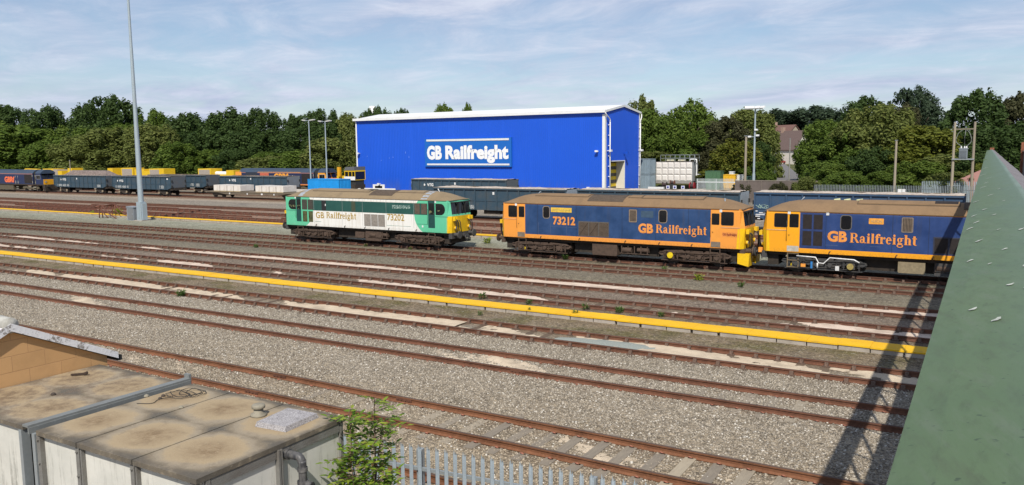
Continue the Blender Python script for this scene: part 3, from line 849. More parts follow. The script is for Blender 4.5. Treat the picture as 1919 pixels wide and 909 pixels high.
# ------------------------------------------------------------------ sapling
def M_leaf(name, a, b, c, trans=.25, rough=.55):
    M = Mat(name, rough, 0, .3); g = M.nt.nodes.new('ShaderNodeNewGeometry'); r = X(M.nt, g.outputs['Random Per Island'])
    k = M.mix(r.ramp(0, .6), a, b); k = M.mix(r.ramp(.62, 1.0), k, c); M.color(k)
    tr = M.nt.nodes.new('ShaderNodeBsdfTranslucent'); M.nt.links.new(k, tr.inputs[0])
    mx = M.nt.nodes.new('ShaderNodeMixShader'); mx.inputs[0].default_value = trans
    M.nt.links.new(M.b.outputs[0], mx.inputs[1]); M.nt.links.new(tr.outputs[0], mx.inputs[2])
    M.nt.links.new(mx.outputs[0], M.nt.nodes['Material Output'].inputs[0])
    return M.m
LEAF_SAP = M_leaf('sapling_leaf', (.075, .15, .018), (.19, .30, .034), (.34, .40, .05), .42, .42)
BARK = flat('sapling_bark', (.13, .08, .05), .85, var=.3, scale=20)
def leaflet(mb, p, d, up, L, w):
    d = d.normalized(); s = d.cross(up)
    if s.length < 1e-3: s = d.orthogonal()
    s.normalize(); n = s.cross(d)
    pts = [p, p+d*L*.35+s*w*.5+n*.004, p+d*L*.7+s*w*.38-n*L*.04, p+d*L-n*L*.12, p+d*L*.7-s*w*.38-n*L*.04, p+d*L*.35-s*w*.5+n*.004]
    mb.add([tuple(q) for q in pts], [(0, 1, 2, 3), (0, 3, 4, 5)])
def sapling():
    t = thing('sapling', 'green leafy sapling standing between the tank and the palisade fence', 'sapling', (-6.10, 6.78, -.2))
    rg = random.Random(21); stem = MB(); lf = MB()
    stems = [((0, 0), (-.26, .10, 3.72), .92), ((.05, .02), (.12, .12, 3.95), 1), ((.1, .05), (.24, .12, 3.7), .95), ((-.05, 0), (-.12, -.05, 3.35), .8), ((.12, -.05), (.28, 0, 3.2), .75), ((-.08, .03), (-.40, .02, 2.95), .7), ((.03, -.06), (.12, -.2, 2.9), .65), ((-.1, -.04), (-.30, -.2, 2.7), .6), ((.08, 0), (.34, .05, 2.75), .6), ((0, -.04), (.2, -.22, 2.55), .55)]
    for (b, tip, k) in stems:
        pts = smooth_path([(b[0], b[1], 0), (b[0]*1.5+tip[0]*.25+rg.uniform(-.05, .05), b[1]+tip[1]*.25, tip[2]*.4), (tip[0]*.75+rg.uniform(-.06, .06), tip[1]*.7, tip[2]*.75), tip], 8)
        stem.tube(pts, [.024*k*(1-.8*i/(len(pts)-1)) for i in range(len(pts))], 6)
        n = 54
        for i in range(n):
            u = .30+.70*((i+rg.random())/n)
            q = u*(len(pts)-1); j = min(int(q), len(pts)-2); p = pts[j].lerp(pts[j+1], q-j)
            ang = rg.uniform(0, 6.283); el = rg.uniform(.1, .75)
            d = Vector((math.cos(ang)*math.cos(el), math.sin(ang)*math.cos(el), math.sin(el)))
            L = rg.uniform(.22, .42)*(1.15-.35*u); m = rg.choice((3, 4, 4, 5))
            end = p+d*L+Vector((0, 0, -.09)); stem.tube([p, p.lerp(end, .5)+Vector((0, 0, .02)), end], [.005, .004, .002], 4)
            side = d.cross(Vector((0, 0, 1))).normalized()
            for a in range(m):
                c = p.lerp(end, .3+.7*a/m)
                for s in (-1, 1):
                    dd = (side*s+d*.55+Vector((0, 0, rg.uniform(-.25, .25)))).normalized()
                    leaflet(lf, c, dd, Vector((rg.uniform(-.4, .4), rg.uniform(-.4, .4), 1)), rg.uniform(.065, .11), rg.uniform(.03, .046))
            leaflet(lf, end, d, Vector((0, 0, 1)), .11, .046)
    stem.build('stem', BARK, t); lf.build('leaves', LEAF_SAP, t)
sapling()
# ------------------------------------------------------------------ rolling stock materials
ROOFBROWN = paint('loco_roof_brown', (.205, .130, .068), .85, (.13, .085, .05), .6, 1.3, False)
ROOFTAN = paint('loco_roof_tan', (.225, .165, .095), .85, (.13, .10, .065), .6, 1.3, False)
ROOFGREY = flat('roof_grey_band', (.30, .33, .36), .7)
UNDER = paint('underframe_dirt', (.03, .024, .019), .9, (.08, .058, .042), .6, 4, False)
BOGIE = paint('bogie_brown', (.085, .056, .04), .9, (.03, .023, .018), .8, 5, False)
BOGIE2 = paint('bogie_grey', (.05, .05, .05), .8, (.12, .095, .07), .5, 5, False)
WHEEL = flat('wheel_steel', (.04, .03, .025), .6, .3)
GLASS = flat('dark_glass', (.012, .013, .015), .08, 0, .1, 3)
SEAM = flat('roof_seam_dark', (.085, .058, .035), .9)
RUBBER = flat('black_rubber', (.018, .018, .018), .6)
GOLD = flat('gold_letter', (.42, .27, .04), .6)
ORANGE_LET = flat('orange_letter', (.80, .30, .06), .5)
WHITE = flat('white_paint', (.72, .72, .70), .55)
GRILLE_M = None
def M_grille(name, a, b, pitch=.045, axis=2):
    M = Mat(name, .85, 0, .3); co = M.xyz(); f = (co[axis]*(1/pitch)).frac(); n = M.noise(5, 4, .6)
    M.color(M.mix(f.gt(.55), M.mix(n.ramp(.3, .7), a, tuple(c*.6 for c in a)), b)); return M.m
GRILLE = M_grille('grille_brown', (.16, .115, .08), (.035, .028, .022))
GRILLE_V = M_grille('grille_vertical', (.20, .15, .11), (.03, .025, .02), .065, 0)
GRILLE_W = M_grille('grille_grey', (.40, .355, .30), (.15, .135, .12), .05)
MESH_DK = M_grille('grille_dark', (.045, .035, .033), (.012, .01, .01), .05)

def livery_blue(name, xl, xr, orange, blue):
    M = Mat(name, .5, 0, .45); x, y, z = M.xyz()
    n = M.noise(1.1, 5, .6); st = M.noise(2.2, 4, .6, M.scaled(3, 3, .2)); q = M.noise(12, 4, .6)
    b = M.mix(n.ramp(.38, .7)*.55, blue, tuple(min(1, c*1.7+.018) for c in blue)); b = M.mix(st.ramp(.55, .75)*.35, b, (.05, .055, .075))
    inb = x.gt(xl)*x.lt(xr)*z.gt(1.34)*z.lt(3.2)
    o = M.mix(n.ramp(.4, .75)*.25, orange, tuple(c*.75 for c in orange)); o = M.mix(st.ramp(.6, .8)*.35, o, (.22, .10, .03))
    o = M.mix(z.gt(3.2)*.45, o, (.32, .12, .04))
    c = M.mix(inb, o, b)
    c = M.mix(z.ramp(1.35, 1.05)*q.ramp(.4, .65)*.45, c, (.10, .065, .04))
    M.color(c); M.rough(n*.25+.35); return M.m
def livery_green():
    M = Mat('green_white_livery', .5, 0, .45); x, y, z = M.xyz()
    n = M.noise(1.3, 5, .6); st = M.noise(2.2, 4, .6, M.scaled(3.5, 3, .22)); q = M.noise(14, 4, .65)
    teal = M.mix(n.ramp(.4, .7)*.3, (.11, .49, .285), (.16, .56, .35)); pat = q.ramp(.55, .62)*x.lt(-6.5)*z.lt(2.25)
    teal = M.mix(pat*.5, teal, (.25, .55, .38))
    wh = M.mix(st.ramp(.46, .72)*.5, (.78, .765, .71), (.46, .38, .28))
    band = M.mix(n.ramp(.4, .7)*.5, (.016, .075, .062), (.03, .105, .085))
    def circ(cx, cz, r):
        dx = x-cx; dz = z-cz; return (dx*dx+dz*dz).lt(r*r)
    right = circ(6.1, 2.3, 1.40).mx(x.gt(6.1)); left = circ(-6.0, 2.3, 1.32).mx(x.lt(-6.0))
    c = M.mix(right.mx(left), wh, teal)
    ib = x.gt(-4.7)*x.lt(5.82)*z.gt(2.26)*z.lt(3.04)
    c = M.mix(ib, c, band)
    c = M.mix(z.ramp(1.32, 1.06)*q.ramp(.4, .65)*.4, c, (.14, .10, .06))
    M.color(c); M.rough(n*.25+.35); return M.m

# ------------------------------------------------------------------ class of small electro-diesel locomotive
HW = 1.32
def loco_shell(t, sidemat, frontmat, roofmat, end_dark, pillar=None):
    rows = [1.10, 2.22, 2.34, 3.14, 3.27]
    def ring(row):
        z = rows[row]; e = {0: 7.64, 1: 7.70, 2: 7.68, 3: 7.56, 4: 7.52}[row]; c = 7.47
        hw = HW if row < 4 else HW-.02; ew = hw-.22
        half = [(-c, -hw), (c, -hw), (e, -ew), (e+.05, 0), (e, ew), (c, hw), (-c, hw), (-e, ew), (-e-.05, 0), (-e, -ew)]
        return [(x, y, z) for x, y in half]
    v = []; f = []; mi = []
    for r in range(5): v += ring(r)
    mb = MB()
    for r in range(4):
        for j in range(10):
            k = 0 if j in (0, 5) else 1 if r < 2 else 2
            if j in (1, 4, 6, 9) and r >= 2 or r == 1: k = 0 if j in (0, 5) else 3
            if r == 3 : k = 0 if j in (0, 5) else 3
            if r == 2 and j in (2, 3, 7, 8): k = 2
            if r == 2 and j in (1, 4, 6, 9): k = 3
            mb.add([v[r*10+j], v[r*10+(j+1) % 10], v[(r+1)*10+(j+1) % 10], v[(r+1)*10+j]], [(0, 1, 2, 3)], k)
    mb.add(v[:10], [tuple(range(10))], 0)
    mb.build('body', [sidemat, frontmat, end_dark, pillar or sidemat], t)
    # roof
    prof = [(-1, 0), (-.97, .10), (-.86, .30), (-.66, .60), (-.4, .84), (-.15, .97), (0, 1), (.15, .97), (.4, .84), (.66, .60), (.86, .30), (.97, .10), (1, 0)]
    st = []
    for xx in [-7.60, -7.52, -7.35, -7.0, -6.6, -6.1, -5.6, -5.2, -4, -2, 0, 2, 4, 5.2, 5.6, 6.1, 6.6, 7.0, 7.35, 7.52, 7.60]:
        a = max(0, (abs(xx)-5.2)/2.4); st.append((xx, HW*(1-.10*a**5)+.01, .56*(1-.93*a**2.6)))
    k = len(prof); v = []
    for (xx, hw, h) in st: v += [(xx, p*hw, 3.255+q*h) for p, q in prof]
    mb = MB(); mb.add(v, [(i*k+j, i*k+j+1, (i+1)*k+j+1, (i+1)*k+j) for i in range(len(st)-1) for j in range(k-1)], 0, True)
    mb.add(v, [tuple(range(k)), tuple(range((len(st)-1)*k, len(st)*k))])
    # sun-baked drip strip along the cantrail
    mb.box(-7.4, 7.4, -HW-.03, -HW+.02, 3.245, 3.27)
    roof = mb.build('roof', roofmat, t)
    return roof, prof

def roof_patch(roof, x0, x1, u0, u1, mat, name, lift=.02):
    """a panel lying on the roof between two fractions of the half profile (near side is negative)"""
    prof = [(-1, 0), (-.97, .10), (-.86, .30), (-.66, .60), (-.4, .84), (-.15, .97), (0, 1), (.15, .97), (.4, .84), (.66, .60), (.86, .30)]
    def z(u):
        for (a, p), (b, q) in zip(prof, prof[1:]):
            if a <= u <= b: return p+(q-p)*(u-a)/(b-a)
        return 1
    n = 7; v = []; mb = MB()
    us = [u0+(u1-u0)*i/n for i in range(n+1)]
    def H(xx): a = max(0, (abs(xx)-5.2)/2.4); return .56*(1-.93*a**2.6)
    for xx in (x0, x1): v += [(xx, u*(HW+.01), 3.255+z(u)*H(xx)+lift) for u in us]
    for xx in (x0, x1): v += [(xx, u*(HW+.01), 3.255+z(u)*H(xx)-.02) for u in us]
    m = n+1; f = [(i, i+1, m+i+1, m+i) for i in range(n)]
    f += [(i, i+1, 2*m+i+1, 2*m+i) for i in range(n)] + [(m+i, m+i+1, 3*m+i+1, 3*m+i) for i in range(n)]
    f += [(0, m, 3*m, 2*m), (n, m+n, 3*m+n, 2*m+n)]
    if name == 'roof_hatch' and lift > .02:
        roof_patch(roof, x0-.05, x1+.05, u0-.04, u1+.04, SEAM, 'roof_seam', .012)
    return mb.add(v, f).build(name, mat, roof)

def rrect(x0, x1, z0, z1, r, n=4):
    P = []
    for cx, cz, a0 in ((x1-r, z0+r, -90), (x1-r, z1-r, 0), (x0+r, z1-r, 90), (x0+r, z0+r, 180)):
        for i in range(n+1):
            a = R(a0+90*i/n); P.append((cx+r*math.cos(a), cz+r*math.sin(a)))
    return P
def side_plate(t, poly, mat, name, y=-HW, th=.012, label=None):
    return MB().prism(poly, 'y', y-th, y+.01, 0).build(name, mat, t, label)
def window(t, x0, x1, z0, z1, r=.05, frame=None, glass=None, name='window', fw=.035):
    w = side_plate(t, rrect(x0-fw, x1+fw, z0-fw, z1+fw, r+fw), frame or RUBBER, name, th=.008)
    MB().prism(rrect(x0, x1, z0, z1, r), 'y', -HW-.014, -HW-.002).build('glass', glass or GLASS, w)
    return w
def door(t, x0, x1, z0, z1, wz0, wz1, mat, wx0=None, wx1=None, sill=None, glass=None):
    d = side_plate(t, [(x0, z0), (x1, z0), (x1, z1), (x0, z1)], mat, 'door', th=.006)
    wx0 = wx0 or x0+.08; wx1 = wx1 or x1-.06
    m = MB(); m.prism(rrect(wx0-.02, wx1+.02, wz0-.02, wz1+.02, .05), 'y', -HW-.010, -HW-.004); m.build('window_frame', RUBBER, d)
    m = MB(); m.prism(rrect(wx0, wx1, wz0, wz1, .04), 'y', -HW-.016, -HW-.004); m.build('window', glass or GLASS, d)
    m = MB(); m.tube([(x0+.05, -HW-.02, wz0-.42), (x0+.12, -HW-.04, wz0-.42)], .012, 6); m.build('handle', RUBBER, d)
    m = MB()
    for xx in (x0-.035, ): m.tube([(xx, -HW-.03, z0+.25), (xx, -HW-.05, z0+.35), (xx, -HW-.05, wz0+.25), (xx, -HW-.03, wz0+.35)], .013, 6)
    m.build('handrail', RUBBER, d)
    if sill is not None:
        MB().box(x0, x1, -HW-.014, -HW, z0-.30, z0-.01).build('kick_plate', sill, d)
    return d

def bogie73(t, cx, seed, bmat=None, hub=None, pipes=False):
    bmat = bmat or BOGIE; rg = random.Random(seed)
    m = MB()
    for s in (-1, 1):
        y0, y1 = (-1.16, -1.02) if s < 0 else (1.02, 1.16)
        m.prism([(cx-2.1, .62), (cx-1.75, .80), (cx-.7, .86), (cx-.35, .66), (cx+.35, .66), (cx+.7, .86), (cx+1.75, .80), (cx+2.1, .62), (cx+1.9, .50), (cx+1.05, .55), (cx+.6, .42), (cx-.6, .42), (cx-1.05, .55), (cx-1.9, .50)], 'y', y0, y1)
    m.box(cx-.5, cx+.5, -1.1, 1.1, .45, .85); m.box(cx-1.9, cx+1.9, -.62, .62, .22, .92)
    m.box(cx-2.05, cx-1.9, -1.1, 1.1, .5, .7); m.box(cx+1.9, cx+2.05, -1.1, 1.1, .5, .7)
    b = m.build('bogie', bmat, t)
    for wx in (-1.335, 1.335):
        for s in (-1, 1):
            w = MB(); yy = s*.75
            w.cyl((cx+wx, yy-.065, .51), (cx+wx, yy+.065, .51), .51, n=28, smooth=True)
            w.cyl((cx+wx, yy-.09*(1 if s > 0 else -1)-.0, .51), (cx+wx, yy+.09, .51), .12, n=14)
            w.build('wheel', WHEEL, b)
        m = MB(); m.box(cx+wx-.2, cx+wx+.2, -1.24, -1.10, .36, .68); m.cyl((cx+wx, -1.24, .52), (cx+wx, -1.31, .52), .12, n=12); m.build('axlebox', bmat, b)
    m = MB()
    for wx in (-1.335, 1.335):
        for q in (-.36, .36):
            for k in range(5): m.cyl((cx+wx+q, -1.17, .44+k*.075), (cx+wx+q, -1.17, .475+k*.075), .085, n=10)
            m.cut()
    m.build_each('spring', bmat, b)
    m = MB(); m.box(cx-.62, cx+.62, -1.22, -1.14, .30, .38); m.box(cx-2.0, cx+2.0, -1.21, -1.16, .70, .74); m.box(cx-1.9, cx+1.9, -1.23, -1.19, .24, .28)
    for q in (-.95, -.5, .12, .62, 1.0, -1.75, 1.75): m.bar((cx+q, -1.21, .26), (cx+q+rg.uniform(-.06, .06), -1.21, .78), .05, .04)
    for q in (-.3, .35): m.cyl((cx+q, -1.16, .52), (cx+q, -1.34, .52), .11, n=12)
    m.tube(smooth_path([(cx-1.6, -1.27, .82), (cx-1.1, -1.3, .70), (cx-.4, -1.3, .78), (cx+.5, -1.3, .72), (cx+1.4, -1.28, .84)], 4), .02, 6)
    m.tube(smooth_path([(cx-1.9, -1.25, .40), (cx-1.0, -1.29, .33), (cx, -1.28, .40), (cx+1.2, -1.28, .34)], 4), .016, 6)
    m.build('brake_rigging', bmat, b)
    if hub:
        m = MB(); hx = cx+hub; m.cyl((hx, -1.30, .55), (hx, -1.36, .55), .17, n=20); m.build('axle_cover', YELLOW_HUB, b)
    if pipes:
        m = MB(); m.tube([(cx-1.3, -1.33, .93), (cx-.35, -1.33, .90), (cx-.2, -1.33, .62), (cx+.05, -1.33, .60), (cx+.35, -1.33, .92), (cx+1.5, -1.33, .88), (cx+1.75, -1.33, .74)], .032, 8); m.tube([(cx-.25, -1.33, .62), (cx-.25, -1.33, .34)], .04, 8); m.box(cx+.62, cx+.8, -1.34, -1.26, .28, .5)
        m.build('sanding_pipe', WHITE, b)
        m = MB(); m.cyl((cx-.55, -1.3, .32), (cx-.55, -1.3, .66), .06, n=10); m.build('damper', flat('damper_blue', (.03, .2, .5), .5), b)
    return b
YELLOW_HUB = flat('hub_yellow', (.75, .55, .01), .5)
WARN_YEL = paint('warning_yellow', (.80, .47, .008), .45, (.25, .12, .03), .3, 2)

def steps(t, cx, mat):
    m = MB()
    for xx in (cx-.27, cx+.27): m.box(xx-.025, xx+.025, -1.27, -1.22, .28, 1.08)
    for zz in (.30, .66): m.box(cx-.25, cx+.25, -1.28, -1.08, zz, zz+.04)
    m.box(cx-.3, cx+.3, -1.28, -1.2, 1.02, 1.06)
    return m.build('cab_steps', mat, t)

def buffers(t, bmat, ends=(-1, 1)):
    for s in ends:
        m = MB(); m.box(min(s*7.45, s*7.72), max(s*7.45, s*7.72), -1.2, 1.2, .72, 1.09); m.build('buffer_beam', bmat, t)
        for y in (-.87, .87):
            m = MB(); m.cyl((s*7.7, y, .98), (s*8.0, y, .98), .13, n=14); m.cyl((s*8.0, y, .98), (s*8.1, y, .98), .07, n=12); m.cyl((s*8.09, y, .98), (s*8.16, y, .98), .26, .24, n=20); m.build('buffer', bmat, t)
        m = MB(); m.box(min(s*7.7, s*7.95), max(s*7.7, s*7.95), -.1, .1, .85, 1.0); m.tube([(s*7.95, 0, .9), (s*8.02, 0, .7), (s*7.98, 0, .5)], .035, 6); m.build('coupling', bmat, t)

def jumper_cables(t, s, heavy=True):
    m = MB(); e = 7.74
    for y, z0, sag, dx in ((-1.0, 2.0, .95, .16), (-.85, 2.02, 1.0, .2), (-.62, 1.98, .8, .22), (.6, 1.95, .9, .22), (.85, 1.95, .9, .18)):
        m.tube(smooth_path([(s*e, y, z0), (s*(e+dx), y+.03, z0-.12), (s*(e+dx*1.1), y+.1, z0-sag*.6), (s*(e+dx*.8), y+.22, z0-sag), (s*(e+.05), y+.25, z0-sag-.1)], 5), .032, 7).cut()
    m.build_each('jumper_cable', RUBBER, t)
    m = MB()
    for y in (-1.0, -.74, .74, 1.0): m.box(min(s*e, s*(e+.16)), max(s*e, s*(e+.16)), y-.08, y+.08, 1.92, 2.16).cut()
    for y in (-.8, .8): m.cyl((s*7.70, y, 1.42), (s*7.80, y, 1.42), .11, n=14).cut()
    m.build_each('jumper_socket', WARN_YEL, t)
    m = MB()
    for y in (-.8, .8): m.cyl((s*7.80, y, 1.42), (s*7.812, y, 1.42), .085, n=14).cut()
    m.build_each('headlight', flat('lamp_lens', (.5, .5, .48), .2), t)
    m = MB()
    for y in (-.62, .62):
        for w in (-.42, .42):
            pass
    for y in (-.40, .40): m.box(min(s*7.66, s*7.76), max(s*7.66, s*7.76), y-.035, y+.035, 2.34, 3.14)
    m.box(min(s*7.63, s*7.75), max(s*7.63, s*7.75), -1.08, 1.08, 3.1, 3.16)
    for y in (-.75, 0, .75): m.tube([(s*7.75, y, 2.36), (s*7.74, y+.12, 2.9)], .012, 5)
    m.build('windscreen_pillars', RUBBER, t)

def seams(t, xs, col=(.012, .022, .05)):
    m = MB()
    for xx in xs: m.box(xx-.009, xx+.009, -HW-.004, -HW+.002, 1.32, 3.2).cut()
    m.build_each('panel_joint', flat('joint_shadow_gap', col, .7), t)
    m = MB()
    for xx in xs: m.tube([(xx+.2, -HW-.05, 1.06), (xx+.2, -HW-.06, 1.2), (xx+.26, -HW-.02, 1.26)], .022, 6).cut()
    m.build_each('lifting_lug', BOGIE, t)
def underbody(t, boxes):
    m = MB(); m.box(-7.4, 7.4, -1.12, 1.12, .92, 1.098); m.box(-2.7, 2.7, -.8, .9, .34, .919); m.box(-7.45, -6.9, -.95, .95, .35, .919); m.box(6.9, 7.45, -.95, .95, .35, .919); m.build('underframe', UNDER, t)
    for (x0, x1, z0, z1, mat) in boxes:
        m = MB(); m.prism([(x0+.04, z0), (x1-.04, z0), (x1, z0+.06), (x1, z1), (x0, z1), (x0, z0+.06)], 'y', -1.2, 1.2); m.build('equipment_case', mat, t)
    m = MB()
    for q in (.55, .95, 1.35, 1.75, 2.15):
        m.bar((q, -1.18, .5), (q, -1.18, .92), .05, .05)
    m.cyl((.6, -1.1, .66), (1.15, -1.1, .66), .16, n=12); m.cyl((1.5, -1.05, .7), (2.2, -1.05, .7), .14, n=12); m.box(.45, 2.25, -1.2, -1.15, .46, .50)
    m.build('air_reservoirs', BOGIE, t)

LX = 44.52
# ---- blue and orange locomotive 73212
O1 = paint('cab_orange', (.82, .315, .05), .45, (.35, .14, .04), .28, 1.5)
SILL = flat('kick_plate_grey', (.20, .16, .12), .8)
B1 = livery_blue('blue_orange_livery', -5.90, 5.86, (.82, .315, .05), (.015, .047, .130))
def loco_a():
    t = thing('locomotive', 'blue locomotive 73212 with orange cabs and brown roof, standing in the middle of the row', 'locomotive', (-18.8, LX, 0), 0)
    roof, _ = loco_shell(t, B1, WARN_YEL, ROOFBROWN, GLASS, O1)
    roof_patch(roof, -5.5, -1.9, -.45, .45, ROOFBROWN, 'roof_hatch', .035)
    roof_patch(roof, -1.75, .55, -.80, .5, GRILLE, 'roof_grille', .02)
    roof_patch(roof, .75, 1.5, -.42, .42, ROOFBROWN, 'roof_hatch', .03); roof_patch(roof, 1.6, 5.2, -.45, .45, ROOFBROWN, 'roof_hatch', .035)
    m = MB(); m.cyl((6.4, -.5, 3.55), (6.4, -.5, 3.80), .05, n=8); m.tube([(-5.6, -.2, 3.75), (-5.4, -.2, 3.95)], .03, 6); m.build('roof_horn', ROOFGREY, t)
    window(t, -7.08, -6.51, 2.40, 3.07); door(t, -6.45, -5.93, 1.45, 3.2, 2.40, 3.04, O1, -6.34, -5.97, SILL)
    window(t, 6.47, 7.10, 2.40, 3.08); door(t, 5.90, 6.42, 1.45, 3.2, 2.40, 2.99, O1, 5.94, 6.33, SILL)
    for (a, b) in ((-4.60, -4.19), (2.89, 3.33)): window(t, a, b, 2.40, 3.08, .12, flat('window_rim', (.25, .2, .15), .6), name='oval_window', fw=.045)
    g = side_plate(t, rrect(1.05, 1.54, 2.34, 3.08, .06), flat('grille_rim', (.26, .19, .13), .7), 'louvre'); MB().prism(rrect(1.10, 1.49, 2.40, 3.03, .03), 'y', -HW-.018, -HW).build('louvre_slats', GRILLE_V, g)
    g = side_plate(t, [(-2.2, 1.38), (-.21, 1.38), (-.21, 2.28), (-2.2, 2.28)], flat('frame_greyblue', (.10, .09, .08), .7), 'radiator_grille')
    for i in range(3): MB().box(-2.15+i*.655, -1.55+i*.655, -HW-.02, -HW, 1.43, 2.22).build('grille_panel', GRILLE, g)
    m = MB()
    for i, (a, b) in enumerate(((-2.13, -1.57), (-1.47, -.92))): m.bar((a, -HW-.024, 1.46), (b, -HW-.024, 2.2), .05, .01); 
    m.build('brace', flat('brace_brown', (.10, .07, .05), .8), g)
    side_plate(t, [(1.79, 2.64), (2.54, 2.64), (2.54, 3.02), (1.79, 3.02)], flat('faded_blue_panel', (.045, .085, .135), .6), 'faded_panel', th=.004)
    n = side_plate(t, [(-4.07, 2.77), (-2.66, 2.77), (-2.66, 3.05), (-4.07, 3.05)], flat('nameplate_yellow', (.78, .50, .06), .5), 'nameplate')
    lettering(n, 'Stephen Rowe', -3.98, -2.75, 2.85, 2.98, -HW-.018, flat('nameplate_letter', (.45, .38, .12), .6), .01)
    lettering(t, '73212', -3.93, -2.42, 2.03, 2.50, -HW-.012, ORANGE_LET, .035)
    lettering(t, 'GB', 1.63, 2.54, 1.77, 2.29, -HW-.012, ORANGE_LET, .045)
    lettering(t, 'Railfreight', 2.70, 5.66, 1.79, 2.27, -HW-.012, ORANGE_LET, .02, True)
    s = side_plate(t, [(6.50, 1.74), (7.36, 1.74), (7.36, 2.0), (6.50, 2.0)], flat('label_pale_orange', (.74, .27, .055), .5), 'label_panel', th=.003)
    lettering(s, 'GB Railfreight', 6.54, 7.32, 1.82, 1.94, -HW-.008, flat('dark_red_letter', (.22, .03, .015), .6), .03)
    m = MB()
    m.box(-7.46, -6.50, -HW-.02, -HW, 2.235, 2.265); m.box(6.46, 7.46, -HW-.02, -HW, 2.235, 2.265); m.build('body_strip', flat('strip_pale', (.55, .36, .22), .6), t)
    for xx in (-6.55, 6.42): MB().box(xx-.07, xx+.07, -HW-.016, -HW, 3.08, 3.24).build('warning_label', WHITE, t)
    m = MB()
    for xx in (-4.95, -4.1, -3.0): m.box(xx-.006, xx+.006, -HW-.006, -HW, 1.36, 2.1)
    m.box(-4.1, -2.3, -HW-.006, -HW, 1.86, 1.872); m.build('panel_seam', flat('seam_pale', (.10, .12, .20), .6), t)
    seams(t, (-5.0, -2.35, .62, 2.7, 4.6)); underbody(t, [(-1.34, .26, .28, .94, BOGIE)])
    bogie73(t, -4.9, 1); bogie73(t, 4.9, 2, hub=-1.335)
    steps(t, -6.15, BOGIE); steps(t, 6.12, BOGIE)
    for xx in (-6.1, 6.2): m = MB(); m.cyl((xx, -1.10, .42), (xx, -1.16, .42), .12, n=14); m.build('reservoir_end', YELLOW_HUB, t)
    buffers(t, BOGIE); jumper_cables(t, 1); jumper_cables(t, -1)
    m = MB(); m.prism([(7.35, .30), (7.95, .16), (8.0, .86), (7.35, .86)], 'y', -1.25, -.35); m.cut(); m.prism([(7.35, .30), (7.95, .16), (8.0, .86), (7.35, .86)], 'y', .35, 1.25); m.build_each('snowplough', WARN_YEL, t)
    MB().prism([(7.30, 1.11), (7.44, 1.11), (7.44, 2.2), (7.36, 2.2)], 'y', -HW-.006, -HW).build('warning_panel', WARN_YEL, t)
loco_a()
